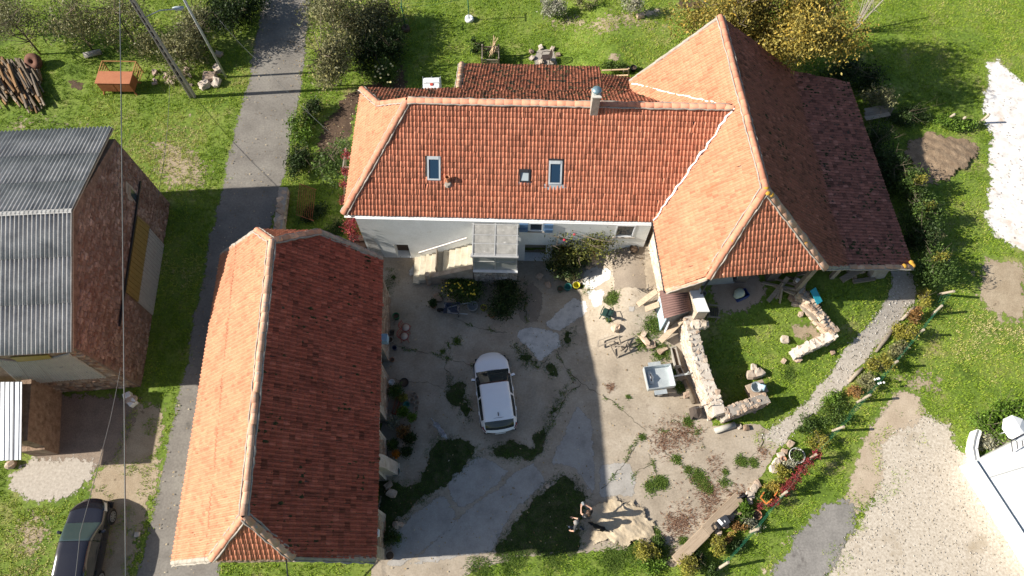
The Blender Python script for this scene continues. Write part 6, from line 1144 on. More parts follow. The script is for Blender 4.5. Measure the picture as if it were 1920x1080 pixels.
GRN = plain('green plastic', (.015, .16, .06), .45); YEL = plain('yellow plastic', (.52, .47, .03), .45); TEAL = plain('teal glazed pot', (.05, .22, .19), .35); STPOT = plain('pale clay', (.36, .29, .22), .85); ZINC = M('dull zinc', [(.25, .26, .26), (.38, .39, .39)], 4, .5, metal=.4)
GP_ = 'pots and tubs standing in the yard'
pot('green plastic bucket standing near the outbuilding wall', 744, 596, .17, .32, GRN, True, None, 'bucket', 'bucket'); pot('yellow bucket beside the big grey tub', 907, 580, .16, .30, YEL, True, None, 'bucket', 'bucket')
pot('big dull zinc tub right of the wheelbarrow', 887, 580, .26, .50, ZINC, False, None, 'tub', 'tub'); pot('terracotta pot with a dark plant left of the wheelbarrow', 813, 574, .19, .28, TERRA, True, (.24, .35, DKGREEN, 500), group=GP_); pot('terracotta pot with a thin plant right of the yellow bucket', 922, 592, .19, .26, TERRA, True, (.22, .40, OLIVE, 260), group=GP_)
pot('yellow pot in the sun below the rose bush', 1080, 539, .18, .34, YEL, False, None, group=GP_); pot('teal glazed pot left of the yellow pot', 1064, 542, .19, .34, TEAL, False, None, group=GP_); pot('dull green pot half hidden beside the teal pot', 1050, 545, .17, .28, plain('dull green glaze', (.06, .11, .07), .5), True, None, group=GP_)
pot('pale rimmed pot against the outbuilding wall below the wooden crate', 732, 640, .17, .28, STPOT, True, None, group=GP_); pot('small round clay pot near the outbuilding doorway', 736, 676, .12, .16, TERRA, True, None, group=GP_); pot('dark pot with a hooped handle in front of the outbuilding', 759, 720, .22, .30, BLACKP, True, None, group=GP_)
for k, (x_, y_, s_, lb_) in enumerate(((777, 740, .11, 'topmost small clay pot of the cluster of five by the outbuilding'), (781, 747, .115, 'second small clay pot of the cluster of five'), (772, 752, .13, 'widest clay pot of the cluster of five, on its left'), (782, 757, .13, 'clay pot right of the widest one in the cluster of five'), (781, 767, .11, 'lowest small clay pot of the cluster of five'))): pot(lb_, x_, y_, s_, .2, STPOT, False, None, group='empty clay pots by the outbuilding')
pot('terracotta pot with a yellow leaved plant near the outbuilding', 756, 749, .18, .26, TERRA, True, (.24, .25, YELGREEN, 500), group=GP_); pot('pot with a big dark green plant against the outbuilding', 743, 738, .18, .28, BLACKP, True, (.38, .50, MIDGREEN, 1300), group=GP_); pot('teal round pot in the planting by the outbuilding', 763, 761, .16, .24, TEAL, False, None, group=GP_)
pot('pot with fresh green leaves by the red planter box', 757, 776, .17, .24, BLACKP, True, (.30, .35, BRIGHT, 900), group=GP_); pot('pot with bright leaves right of the fresh green one', 774, 786, .16, .24, TERRA, True, (.24, .35, BRIGHT, 700), group=GP_); pot('pot with silvery foliage against the outbuilding corner', 738, 796, .17, .24, TERRA, True, (.34, .35, SILVER, 900), group=GP_)
pot('pot with brown foliage among the outbuilding plants', 758, 812, .18, .24, TERRA, True, (.36, .38, RUSSET, 1000), group=GP_); pot('pot with dark bushy leaves near the big stone ball', 770, 826, .18, .24, TERRA, True, (.34, .38, DKGREEN, 1100), group=GP_); pot('pot with green leaves left of the orange plant', 738, 836, .17, .24, BLACKP, True, (.26, .30, MIDGREEN, 700), group=GP_); pot('pot with orange leaves by the outbuilding buttress', 744, 854, .17, .22, TERRA, True, (.20, .22, ORANGE, 420), group=GP_); pot('pot with dark green leaves right of the orange plant', 763, 850, .18, .22, BLACKP, True, (.30, .30, DKGREEN, 900), group=GP_); pot('pot with grey leaves below the orange plant', 738, 872, .16, .2, BLACKP, True, (.24, .25, SILVER, 500), group=GP_)
pot('grey blue tub below the outbuilding buttress', 743, 886, .21, .30, plain('grey blue glaze', (.13, .20, .20), .5), False, None, group=GP_); pot('small glass blue jar beside the grey blue tub', 726, 889, .12, .2, plain('pale blue glaze', (.22, .30, .34), .3), False, None, group=GP_); pot('pale rimmed pot at the bottom corner of the outbuilding', 732, 1042, .20, .26, STPOT, True, None, group=GP_); pot('pot with a dark bush near the bottom corner of the outbuilding', 732, 1010, .18, .25, BLACKP, True, (.36, .55, DKGREEN, 1300), group=GP_)
pot('round pale planter with herbs beside the crimson creeper', 1489, 857, .36, .42, plain('pale planter', (.62, .62, .60), .6), True, (.30, .15, MIDGREEN, 500), 'planter', 'planter'); pot('wide terracotta bowl planted by the lower fence', 1417, 966, .22, .22, TERRA, True, None, 'flower_bowl', 'pot', rimw=.04); pot('terracotta pot with orange flowers near the bench', 1369, 1004, .14, .2, TERRA, True, (.13, .12, GOLD, 160), group=GP_); pot('terracotta pot with a grey plant below the bench', 1362, 1014, .15, .2, TERRA, True, (.16, .2, RUSSET, 200), group=GP_); pot('small tipped terracotta pot by the round planter', 1467, 862, .13, .2, TERRA, False, None, group=GP_)
pot('white tub by the rose bush foot', 1030, 505, .2, .3, WHITEP, True, (.2, .2, MIDGREEN, 300), 'tub', 'tub'); pot('grey tyre like planter in the patio corner', 1188, 470, .24, .2, BLACKP, True, None, 'planter', 'planter'); pot('grey pot standing beside the capped wall stub', 1316, 553, .16, .26, plain('grey pot', (.30, .31, .32), .6), False, None, group=GP_); pot('black pot below the grey one at the wall stub', 1317, 572, .16, .22, BLACKP, True, None, group=GP_); pot('pot with white handled watering jug by the outbuilding', 741, 655, .11, .30, plain('dark blue enamel', (.03, .04, .09), .4), False, None, 'jug', 'jug'); pot('white bowl against the outbuilding wall', 735, 718, .15, .14, WHITEP, False, None, 'bowl', 'bowl')
t = thing('planter_box', 'long red planter box against the outbuilding wall', 'planter', gp(744, 762), R(78)); part('box', G().box((0, 0, .14), (.85, .2, .28)), plain('red painted wood', (.35, .09, .05), .7), t, bevel=.01); part('soil', G().box((0, 0, .285), (.8, .15, .012)), SOIL, t)
p = gp(753, 832); rock(p+Vector((0, 0, .1)), (.40, .40, .34), 0, 'stone', None, 'stone_ball', 'big rounded grey stone among the outbuilding pots', 'stone')
# stools with red backs
for k, (x_, y_, lb_) in enumerate(((763, 620, 'red metal chair with round cream seat, upper of the pair'), (760, 636, 'red metal chair with round cream seat, lower of the pair'))):
    t = thing('garden_chair', lb_, 'chair', gp(x_, y_), R(2), 'pair of red chairs with cream seats'); RED = plain('red chair metal', (.30, .06, .045), .6)
    part('seat', G().lathe([(0, .42), (.19, .42), (.19, .45), (0, .46)], n=20), plain('cream seat', (.46, .40, .33), .7), t, True); part('seat_ring', G().lathe([(.19, .40), (.22, .40), (.22, .455), (.19, .455)], n=20), RED, t, True)
    for sx in (-1, 1):
        for sy in (-1, 1): part('leg', G().tube([(sx*.15, sy*.15, .42), (sx*.20, sy*.20, 0)], .014, 6), RED, t, True)
    q = G()
    for j in range(7): a_ = math.pi*(.68+.64*j/6); q.tube([(math.cos(a_)*.21, math.sin(a_)*.21, .44), (math.cos(a_)*.31, math.sin(a_)*.27, .82)], .012, 5)
    q.tube([(math.cos(math.pi*(.66+.68*j/8))*.31, math.sin(math.pi*(.66+.68*j/8))*.27, .83) for j in range(9)], .02, 6); part('backrest', q, RED, t, True)
def plastic_chair(label, x_, y_, rz, mt, s=1.0):
    t = thing('garden_chair', label, 'chair', gp(x_, y_), rz)
    part('seat', G().box((0, 0, .43*s), (.46, .44, .035)), mt, t, bevel=.015)
    for sx in (-1, 1):
        for sy in (-1, 1): part('leg', G().bar((sx*.19, sy*.19, .42*s), (sx*.25, sy*.25, 0), .045, .045), mt, t)
    q = G()
    for j in range(6): y = -.18+.36*j/5; q.bar((-.21, y, .45*s), (-.34, y*1.05, .86*s), .035, .02)
    q.tube([(-.30, -.24, .62), (-.345, -.2, .85), (-.36, 0, .90), (-.345, .2, .85), (-.30, .24, .62)], .025, 6); part('backrest', q, mt, t)
    for sy in (-1, 1): part('armrest', G().tube([(-.30, .25*sy, .64), (-.05, .28*sy, .66), (.20, .26*sy, .63), (.22, .25*sy, .44)], .022, 6), mt, t)
plastic_chair('dark green plastic garden chair standing in the sunny yard', 1136, 593, R(65), plain('dark green plastic', (.025, .06, .05), .45)); plastic_chair('dark brown garden chair on the stone pad behind the house', 1023, 117, R(185), plain('dark brown plastic', (.05, .035, .03), .6))
# folding trestles
t = thing('trestle', 'pair of folded wooden trestles tangled on the sunny concrete', 'trestle', gp(1158, 655)); q = []
def beam(t, a, b, w, th, mt, nm='bar'): return part(nm, G().bar(a, b, w, th), mt, t, world=True)
for a_, b_ in ((((1122, 638, .35), (1150, 628, .35))), ((1121, 650, .35), (1146, 640, .35)), ((1122, 638, .35), (1121, 650, .35)), ((1146, 640, .5), (1168, 630, .5)), ((1143, 645, .3), (1157, 672, .0)), ((1150, 640, .65), (1174, 654, .0)), ((1157, 670, .05), (1176, 652, .45)), ((1148, 648, .5), (1170, 648, .5)), ((1150, 656, .35), (1176, 640, .35)), ((1160, 630, .65), (1168, 660, .1)), ((1176, 640, .55), (1182, 660, .0))): beam(t, gp(*a_), gp(*b_), .06, .05, WOOD)
rock(gp(1154, 617)+Vector((0, 0, .17)), (.40, .36, .36), .4, 'stone', None, 'stump', 'round cut log end beside the trestles', 'log')
for x_, y_, sx, sy, rz, lb_ in ((1205, 632, .95, .28, R(-55), 'long flat stone lying in the weeds'), (1220, 645, .50, .42, .2, 'squarish flat stone below the long one'), (1240, 655, .5, .4, .6, 'flat stone in the weeds near the troughs'), (1208, 625, .4, .25, 1, 'small stone at the end of the long flat stone')): rock(gp(x_, y_)+Vector((0, 0, .03)), (sx, sy, .12), rz, 'stone', None, 'flat_stone', lb_, 'stone')
# small shed under a brown corrugated sheet
zs_ = 1.75; cs = [gp(1236, 546, zs_), gp(1288, 539, zs_+.1), gp(1297, 582, zs_+.1), gp(1245, 598, zs_)]; t = thing('lean_to_shed', 'small shed under a brown corrugated sheet roof', 'shed', low(cs[3])); q = G(); n_ = 45; Vs = []
for ea, eb_ in ((cs[0], cs[1]), (cs[3], cs[2])): pass
for s_ in (0, 1):
    for k in range(n_):
        f_ = k/(n_-1); a_ = cs[0].lerp(cs[3], f_) if s_ == 0 else cs[1].lerp(cs[2], f_); Vs.append(a_+Vector((0, 0, .03*math.cos(f_*2*math.pi*11))))
q.add(Vs, [(k, k+1, n_+k+1, n_+k) for k in range(n_-1)]); o = part('roof', q, M('brown corrugated sheet', [(.13, .075, .065), (.21, .125, .11)], 2, .7, fine=.1), t, True, world=True); sd_ = o.modifiers.new('t', 'SOLIDIFY'); sd_.thickness = .01
fl_ = [Vector((c_.x, c_.y, 0)) for c_ in cs]; zb_ = gz(cs[3])
q = G(); q.prism([fl_[0].lerp(fl_[1], .12), fl_[3].lerp(fl_[2], .10), fl_[3].lerp(fl_[2], .14), fl_[0].lerp(fl_[1], .16)], zb_-.1, zb_+zs_-.05); part('door', q, plain('pale blue door', (.42, .55, .62), .6), t, world=True)
q = G(); q.prism([fl_[3].lerp(fl_[2], .12)+Vector((0, .12, 0)), fl_[2]+Vector((0, .12, 0)), fl_[2]+Vector((0, .2, 0)), fl_[3].lerp(fl_[2], .12)+Vector((0, .2, 0))], zb_-.1, zb_+zs_-.08); part('side_wall', q, plain('grey board', (.30, .28, .26), .85), t, world=True)
part('white_board', G().bar(gp(1246, 620), gp(1254, 600, 1.2), .36, .04, up=(1, 0, 0)), WHITEP, t, world=True)
for (a_, b_, w, th, mt, lb_) in (((1196, 572, .25), (1232, 545, 1.0), .28, .08, BEAM, 'long pale plank leaning towards the shed'), ((1210, 580, .35), (1236, 570, .9), .30, .05, BEAM, 'short brown board leaning on the shed door'), ((1238, 640, .35), (1274, 605, .8), .28, .08, BEAM, 'thick orange brown plank leaning on the ruin wall'), ((1272, 608, .9), (1280, 600, 1.2), .2, .1, BEAM, 'short plank end at the top of the ruin wall')):
    t = thing('plank', lb_, 'plank', low(gp(a_[0], a_[1]))); part('board', G().bar(gp(*a_), gp(*b_), w, th), mt, t, world=True, bevel=.01)
q = G(); rr = random.Random(5)
for k in range(14): a_ = gp(1196+rr.uniform(0, 22), 541+rr.uniform(0, 9), .1); q.tube([a_, a_+Vector((rr.uniform(-.3, .3), rr.uniform(-.2, .2), rr.uniform(0, .2)))], .012, 4)
solo('wire_scrap', q, IRON, 'tangle of wire scrap at the barn wall foot', 'scrap')
for k, (a_, b_, lb_) in enumerate((((1262, 650), (1268, 692), 'long stone trough standing beside the ruin wall'), ((1270, 690), (1276, 705), 'short dark trough below the long one'))):
    A_, B_ = gp(*a_), gp(*b_); l = (B_-A_).xy.length; t = thing('trough', lb_, 'trough', (A_+B_)/2, dirz(A_, B_)); q = G(); q.box((0, .12, .13), (l, .05, .26)); q.box((0, -.12, .13), (l, .05, .26)); q.box((l/2-.03, 0, .13), (.06, .19, .26)); q.box((-l/2+.03, 0, .13), (.06, .19, .26)); q.box((0, 0, .04), (l-.12, .19, .08)); part('body', q, CONC, t); part('soil', G().box((0, 0, .15), (l-.12, .19, .04)), SOIL, t)
solo('log', G().tube([gp(1283, 712, .12), gp(1290, 728, .13), gp(1302, 756, .13)], [.12, .14, .13], 9), BARK, 'thick weathered log lying along the ruin wall', 'log', smooth=True)
rock(gp(1287, 741)+Vector((0, 0, .1)), (.4, .3, .3), .3, 'pale', None, 'loose_stone', 'small pale stone against the log', 'stone'); rock(gp(1301, 776)+Vector((0, 0, .22)), (.42, .55, .55), .1, 'stone', None, 'boulder', 'dark round stump at the foot of the ruin wall', 'boulder').data = rock_mesh('boulder', plain('dark stump', (.07, .055, .045), .9), 99)
solo('pipe', G().tube([gp(1340, 808, .14), gp(1378, 796, .14)], .14, 14), plain('grey beige pipe', (.42, .40, .35), .7), 'grey beige pipe lying below the ruin wall', 'pipe', smooth=True)
for x_, y_, s_, lb_ in ((1386, 801, .22, 'white stone at the pipe end'), (1398, 803, .3, 'brown stone right of the pipe end'), (1412, 690, .34, 'pale boulder in the grass of the ruin'), (1413, 772, .2, 'small pale stone in the ruin grass'), (1495, 675, .36, 'flat round stone on the ruin grass below the low wall'), (1470, 638, .42, 'white boulder at the tip of the low wall'), (1468, 678, .26, 'brown stone near the low wall tip'), (1548, 645, .3, 'grey stone on the slope by the path'), (1560, 662, .24, 'small grey stone on the slope by the path'), (1500, 590, .28, 'pinkish stone under the barn eave')): rock(gp(x_, y_)+Vector((0, 0, s_*.25)), (s_, s_*.8, s_*.7), x_, 'pale' if 'pale' in lb_ or 'white' in lb_ else 'stone', None, 'loose_stone', lb_, 'stone')
# concrete mixer tub on a table
p = gp(1410, 733); t = thing('stone_table', 'rough table of stone slabs in the ruin corner', 'table', p); part('top', G().box((.1, 0, .42), (.95, .65, .08), rz=.35), PALESTONE, t, bevel=.02); part('leg', G().box((-.2, -.1, .19), (.2, .45, .38), rz=.35), STONE, t); part('leg', G().box((.4, .1, .19), (.2, .45, .38), rz=.35), STONE, t)
for dx, dy in ((.0, .75), (.38, .85)): rock(p+Vector((dx, dy, .2)), (.5, .42, .4), dx, 'pale', None, 'loose_stone', 'squared brown stone behind the stone table' if dx else 'big pale squared stone behind the stone table', 'stone')
t = thing('mixing_tub', 'grey mixing tub with blue bag on the stone table', 'tub', p+Vector((0, 0, .465))); q = G(); q.lathe([(0, 0), (.20, 0), (.27, .26), (.24, .26), (.19, .05), (0, .05)], n=18); part('tub', q, plain('grey plastic tub', (.30, .33, .34), .5), t, True); q = G(); q.tube([(.18, .12, .12), (.36, .02, .22), (.32, -.15, .12)], [.10, .15, .08], 8); part('bag', q, plain('pale blue bag', (.45, .66, .74), .5), t, True)
# barbecue bench, blue crate with sack, beams, panel
p = gp(1332, 592); t = thing('garden_bench', 'dark slatted wooden armchair beside the ruin wall', 'chair', p, R(-6)); DW = plain('dark oiled wood', (.09, .075, .06), .7)
for k in range(6): part('slat', G().box((-.22+.09*k, 0, .42), (.07, .52, .03)), DW, t)
for sy in (-1, 1): part('armrest', G().box((0, .31*sy, .62), (.62, .07, .04)), WOOD, t); part('leg', G().box((.24, .30*sy, .3), (.05, .05, .6)), WOOD, t); part('leg', G().box((-.26, .30*sy, .42), (.05, .05, .84)), WOOD, t)
part('backrest', G().box((-.29, 0, .66), (.03, .56, .44)), WOOD, t)
p = gp(1388, 556); t = thing('crate', 'dark blue plastic crate in front of the barn', 'crate', p, R(25)); q = G(); BL = plain('dark blue plastic', (.02, .05, .20), .5)
for c0, s_ in (((.3, 0, .17), (.03, .42, .34)), ((-.3, 0, .17), (.03, .42, .34)), ((0, .2, .17), (.6, .03, .34)), ((0, -.2, .17), (.6, .03, .34)), ((0, 0, .03), (.58, .38, .03))): q.box(c0, s_)
part('body', q, BL, t); t = thing('sack', 'whitish green sack leaning on the blue crate', 'sack', p+Vector((-.15, -.02, .36))); q = G(); q.tube([(-.25, -.20, .0), (-.12, -.06, .16), (.02, .04, .12), (.14, .14, .02)], [.10, .24, .25, .12], 10); part('body', q, plain('pale green sack', (.50, .54, .44), .9), t, True)
q = G()
BP = ((1440, 565, 1478, 520, .28), (1455, 560, 1468, 530, .1), (1430, 530, 1505, 546, .14), (1445, 520, 1510, 540, .12), (1450, 535, 1490, 552, .16), (1500, 570, 1530, 600, .24), (1462, 568, 1466, 540, .08), (1478, 520, 1505, 528, .14), (1495, 515, 1520, 510, .2))
bl = ('widest', 'thin upright', 'long lower', 'long upper', 'middle', 'long outer edge', 'slim', 'short crossing', 'short dark')
for (x0, y0, x1, y1, w), nm in zip(BP, bl):
    t = thing('timber', f'{nm} grey timber in the heap below the barn hip', 'timber', low(gp(x0, y0)), 0, 'salvaged timbers heaped below the barn hip'); part('beam', G().bar(gp(x0, y0, .12+.1*(w > .2)), gp(x1, y1, .75), w*.75, .10), WOOD, t, world=True)
for k, (x_, y_, s_, lb_) in enumerate(((1458, 556, .34, 'white stone in the timber heap'), (1484, 558, .5, 'large pinkish stone below the timber heap'), (1500, 555, .48, 'grey stone right of the large pinkish one'), (1490, 570, .4, 'flat stone at the foot of the timber heap'), (1512, 552, .3, 'grey stone on the low wall end'), (1600, 520, .3, 'grey stone under the lean-to roof'), (1612, 508, .42, 'squared stone beside the concrete pier'))): rock(gp(x_, y_)+Vector((0, 0, s_*.25)), (s_, s_*.7, s_*.55), k, 'pale' if 'white' in lb_ else 'stone', None, 'loose_stone', lb_, 'stone')
for k, (x0, y0, x1, y1, w, lb_) in enumerate(((1578, 525, 1640, 490, .3, 'broad dark beam leaning under the lean-to'), (1590, 512, 1610, 490, .2, 'short beam propped under the lean-to'), (1600, 528, 1640, 522, .2, 'pale beam lying before the concrete pier'))): t = thing('timber', lb_, 'timber', low(gp(x0, y0)), 0, 'beams stored under the lean-to'); part('beam', G().bar(gp(x0, y0, .15), gp(x1, y1, .7 if k < 2 else .15), w, .12), WOOD, t, world=True)
t = thing('sun_shelf', 'grey shelf frame with two white pots at the timber heap', 'shelf', low(gp(1500, 530))); part('board', G().box(gp(1500, 529, .85), (.62, .36, .04), rz=-.5), WOOD, t, world=True); part('leg', G().box(gp(1500, 529, .42), (.08, .08, .82), rz=-.5), WOOD, t, world=True)
for dx in (-.13, .14): part('pot', G().lathe([(0, 0), (.09, 0), (.11, .12), (.08, .12), (0, .1)], tuple(gp(1500, 529, .875)+Vector((dx, -dx*.4, 0))), 12), WHITEP, t, True, world=True)
t = thing('turquoise_board', 'turquoise painted board leaning on the low wall', 'board', low(gp(1531, 556))); part('board', G().bar(gp(1524, 542, .95), gp(1537, 568, .85), .34, .03), plain('turquoise paint', (.03, .33, .42), .5), t, world=True); part('foot', G().bar(gp(1537, 568, .85), gp(1541, 574, .1), .05, .05), IRON, t, world=True)
# bench beam with backpack
A_, B_ = gp(1268, 1052, .40), gp(1388, 932, .40); d = (B_-A_).normalized(); l = (B_-A_).length; m_ = (A_+B_)/2; t = thing('beam_bench', 'long bench of two old oak beams on stone blocks', 'bench', low(m_), dirz(A_, B_))
part('beam', G().box((-l*.27, 0, .33), (l*.46, .52, .14)), BEAM, t, bevel=.02); part('beam', G().box((l*.23, .03, .335), (l*.54, .52, .14)), BEAM, t, bevel=.02)
for u_ in (-.45, -.22, .0, .2, .42):
    part('block', G().box((l*u_, 0, .13), (.34, .44, .26)), STONE, t, bevel=.03)
for k, (x_, y_) in enumerate(((1358, 985), (1370, 968), (1380, 960), (1345, 1000), (1390, 950))): rock(gp(x_, y_)+Vector((0, 0, .08)), (.34, .3, .28), k, 'stone', None, 'kerb_stone', ('grey kerb stone under the backpack', 'grey kerb stone right of the backpack', 'grey kerb stone behind the bench middle', 'grey kerb stone below the backpack', 'grey kerb stone at the upper bench end')[k], 'stone')
q0 = gp(1352, 980, .42); t = thing('backpack', 'black backpack with white flap lying on the beam bench', 'backpack', q0, dirz(A_, B_)-R(12)); part('body', G().box((.12, 0, .14), (.46, .40, .26)), plain('charcoal fabric', (.035, .04, .05), .8), t, bevel=.05); part('pocket', G().box((-.22, -.03, .08), (.16, .36, .16)), BLACKP, t, bevel=.04); part('white_flap', G().box((-.10, .05, .275), (.14, .26, .012), rz=.2), WHITEP, t); part('label', G().box((.10, -.02, .278), (.05, .09, .012)), WHITEP, t); part('strap', G().tube([(-.30, .16, .05), (-.48, .10, .03), (-.50, -.08, .03), (-.30, -.18, .06)], .02, 5), BLACKP, t, True)
t = thing('steel_bracket', 'black metal bracket at the upper end of the bench', 'bracket', gp(1388, 932)); part('arm', G().bar(gp(1382, 934, .42), gp(1396, 930, .5), .05, .05), IRON, t, world=True); part('plate', G().bar(gp(1394, 934, .2), gp(1398, 928, .6), .25, .04), IRON, t, world=True)
t = thing('trellis', 'orange plastic trellis frame in the flower border', 'trellis', low(gp(1440, 935))); OR = plain('orange plastic', (.62, .19, .05), .5)
for a_, b_ in (((1426, 933, .5), (1437, 945, .5)), ((1426, 933, .5), (1433, 922, .5)), ((1437, 945, .5), (1447, 936, .55)), ((1452, 930, .5), (1462, 914, .5))): part('bar', G().bar(gp(*a_), gp(*b_), .05, .04), OR, t, world=True)
for k, (x_, y_, s_) in enumerate(((1406, 928, .42), (1414, 916, .4), (1420, 908, .36), (1450, 880, .42), (1455, 868, .4), (1463, 856, .38), (1470, 847, .3), (1481, 833, .36), (1405, 940, .3))): rock(gp(x_, y_)+Vector((0, 0, .05)), (s_, s_*.8, .22), k, 'pale', None, 'border_stone', ('pinkish border stone by the bench end', 'long pale border stone above the bench end', 'pale border stone below the golden perennial', 'lowest of three pale border stones left of the planter', 'middle of three pale border stones left of the planter', 'topmost of three pale border stones left of the planter', 'round white border stone above the planter', 'flat white border stone near the path', 'brown border stone by the bench bracket')[k], 'stone', 'stones edging the flower border')
# curved timber edging of the path
for k, pts in enumerate((((1592, 716), (1606, 700), (1618, 690)), ((1642, 660), (1660, 636), (1675, 618)), ((1690, 600), (1706, 585), (1715, 575)))): solo('path_edging', G().tube([gp(*p_, .06) for p_ in pts], [.06, .11, .07], 7), WOOD, ('lowest curved log edging the gravel path', 'middle curved log edging the gravel path', 'upper curved log edging the gravel path')[k], 'log', smooth=True, group='logs edging the path')
# fence with posts and green wire mesh
PO = (((1755, 508), (1780, 488)), ((1757, 552), (1789, 546)), ((1746, 592), (1766, 573)), ((1716, 629), (1732, 618)), ((1662, 691), (1683, 677)), ((1606, 755), (1632, 740)), ((1560, 808), (1582, 800)), ((1516, 862), (1530, 852)), ((1462, 932), (1475, 922)), ((1406, 998), (1421, 992)), ((1342, 1069), (1366, 1054)))
t = thing('garden_fence', 'garden fence of leaning wooden posts with green wire mesh', 'fence', gp(1606, 755)); tp = []
GREENW = plain('green plastic wire', (.02, .16, .09), .5); PW = M('silvery split post', [(.30, .25, .19), (.44, .38, .30)], 4, .85, .006, 25, fine=.15, tint=.1)
for a_, b_ in PO: A_ = gp(*a_, -.05); B_ = gp(*b_, 1.15); part('post', G().tube([A_, B_], .062, 8), PW, t, world=True); tp.append((gp(*a_), B_))
q = G()
for (a0, a1), (b0_, b1_) in zip(tp[1:], tp[2:]):
    for f_ in (.08, .29, .5, .71, .92): q.tube([a0.lerp(a1, f_), b0_.lerp(b1_, f_)], .004, 3, False)
    n_ = int((b0_-a0).length/.22)
    for k in range(1, n_): u_ = k/n_; q.tube([a0.lerp(b0_, u_)+Vector((0, 0, .05)), a1.lerp(b1_, u_)], .003, 3, False)
tag(part('wire_mesh', q, GREENW, t, world=True), None, None, None, 'stuff')
for k, (a_, b_, lb_) in enumerate((((1700, 330), (1716, 317), 'short wooden stake beside the earth mound'), ((1775, 224), (1790, 214), 'split stake left of two in the field bramble'), ((1803, 226), (1810, 220), 'short stake right of two in the field bramble'), ((1835, 232), (1855, 214), 'leaning stake at the edge of the chalk track'))): solo('stake', G().tube([gp(*a_, -.05), gp(*b_, .9)], .07, 7), PW, lb_, 'stake', smooth=True)
t = thing('wood_panel', 'weathered board panel standing behind the lean-to', 'panel', low(gp(1645, 222)))
for k in range(3): part('board', G().bar(gp(1622, 222-7*k, .75), gp(1668, 213-7*k, .75), .30, .05), WOOD, t, world=True)
part('post', G().bar(gp(1660, 226), gp(1674, 203, .9), .1, .08), WOOD, t, world=True)

# ================================================================ LEFT MEADOW
t = thing('log_pile', 'big heap of split logs and poles in the meadow corner', 'woodpile', gp(30, 175)); rr = random.Random(9); LG = [M('split log grey', [(.15, .12, .09), (.27, .22, .17)], 4, .9, .006, 25, tint=.3, space='obj', fine=.15), M('split log orange', [(.20, .11, .05), (.30, .18, .085)], 4, .85, .006, 25, tint=.3, space='obj', fine=.15), BARK]
lm = [[G().tube([(-.5, 0, 0), (0, rr.uniform(-.01, .01), .005), (.5, 0, 0)], [.5*1.0, .5*1.1, .5], 6).mesh('log', mt, False) for _ in range(2)] for mt in LG]
for k in range(230):
    u_, v_ = rr.random(), rr.random(); xx = -38+u_*118; yy = 116+u_*20+v_*(66-u_*6); a_ = gp(xx, yy); z = .08+.85*rr.random()*(1-abs(2*v_-1)**2)*(1-.45*u_)
    l = rr.uniform(.9, 2.2); o = link('log', rr.choice(lm[rr.choice((0, 0, 0, 1, 1, 2, 2))]), t); an = R(-60+16*(1-u_))+rr.uniform(-.13, .13); r_ = rr.uniform(.07, .17)
    o.location = a_+Vector((0, 0, z+.05))-t.location; o.rotation_euler = (0, rr.uniform(-.05, .05), an); o.scale = (l, r_, r_)
tt = thing('millstone', 'rust brown round stone with a hole behind the log pile', 'millstone', gp(72, 122), 0); q = G(); q.lathe([(.13, 0), (.46, 0), (.50, .08), (.48, .34), (.13, .34), (.13, 0)], n=20); part('wheel', q, DKRUST, tt, True); tt.rotation_euler = (R(38), R(-10), 0); tt.location.z += .28
solo('concrete_cylinder', G().tube([gp(158, 104, .16), gp(189, 97, .16)], .17, 14), CONC, 'grey concrete cylinder lying in front of the hedgerow', 'cylinder', smooth=True)
c_ = [gp(182, 134, 1.0), gp(248, 133, 1.0), gp(246, 158, 1.0), gp(179, 157, 1.0)]; m_ = sum(c_, Vector())/4; ex = (c_[1]-c_[0]).xy.length; ey = (c_[0]-c_[3]).xy.length; t = thing('rusty_cabinet', 'rusty steel cabinet trailer with an open bar frame behind', 'cabinet', low(m_), dirz(c_[3], c_[2]))
part('body', G().box((0, 0, .62), (ex*.93, ey*.92, .72)), RUST, t); part('lid', G().box((0, 0, 1.0), (ex, ey, .04)), M('rust red sheet', [(.36, .13, .065), (.44, .18, .09)], 1.5, .6, fine=.06), t, bevel=.01)
for sx in (-.24, .24): part('door', G().box((ex*sx, -ey*.47, .62), (ex*.44, .03, .6)), RUST, t)
for sx in (-1, 1):
    for sy in (-1, 1): part('leg', G().bar((sx*ex*.42, sy*ey*.4, .3), (sx*ex*.48, sy*ey*.5, 0), .06, .06), RUST, t)
YR = M('yellow brown frame', [(.30, .15, .05), (.42, .24, .09)], 3, .7)
for sx in (-1, 1):
    part('frame_rail', G().bar((sx*ex*.49, ey*.5, 1.0), (sx*ex*.49, ey*.5+.75, 1.0), .05, .05), YR, t)
    for z in (.8, .6, .4, .2): part('frame_bar', G().bar((sx*ex*.49, ey*.5, z), (sx*ex*.49, ey*.5+.75, z), .035, .035), YR, t)
    part('frame_post', G().bar((sx*ex*.49, ey*.5+.75, 0), (sx*ex*.49, ey*.5+.75, 1.02), .05, .05), YR, t)
part('frame_rail', G().bar((-ex*.49, ey*.5+.75, 1.0), (ex*.49, ey*.5+.75, 1.0), .05, .05), YR, t)
rr = random.Random(12); BM_ = [G().box((0, 0, .055), (.30, .14, .11)).mesh('brick', M('pale old brick', [(.34, .24, .19), (.50, .40, .34)], 5, .9, tint=.25, fine=.15))]
for k in range(20):
    p = gp(286+rr.uniform(0, 72), 130+rr.uniform(0, 32)); o = link('brick', BM_[0], None); o.location = p+Vector((0, 0, rr.choice((0, 0, .1)))); o.rotation_euler = (rr.uniform(-.2, .2), 0, rr.uniform(0, 3)); tag(o, 'loose pale brick scattered in the grass beside the concrete pole', 'brick', 'loose bricks in the grass')
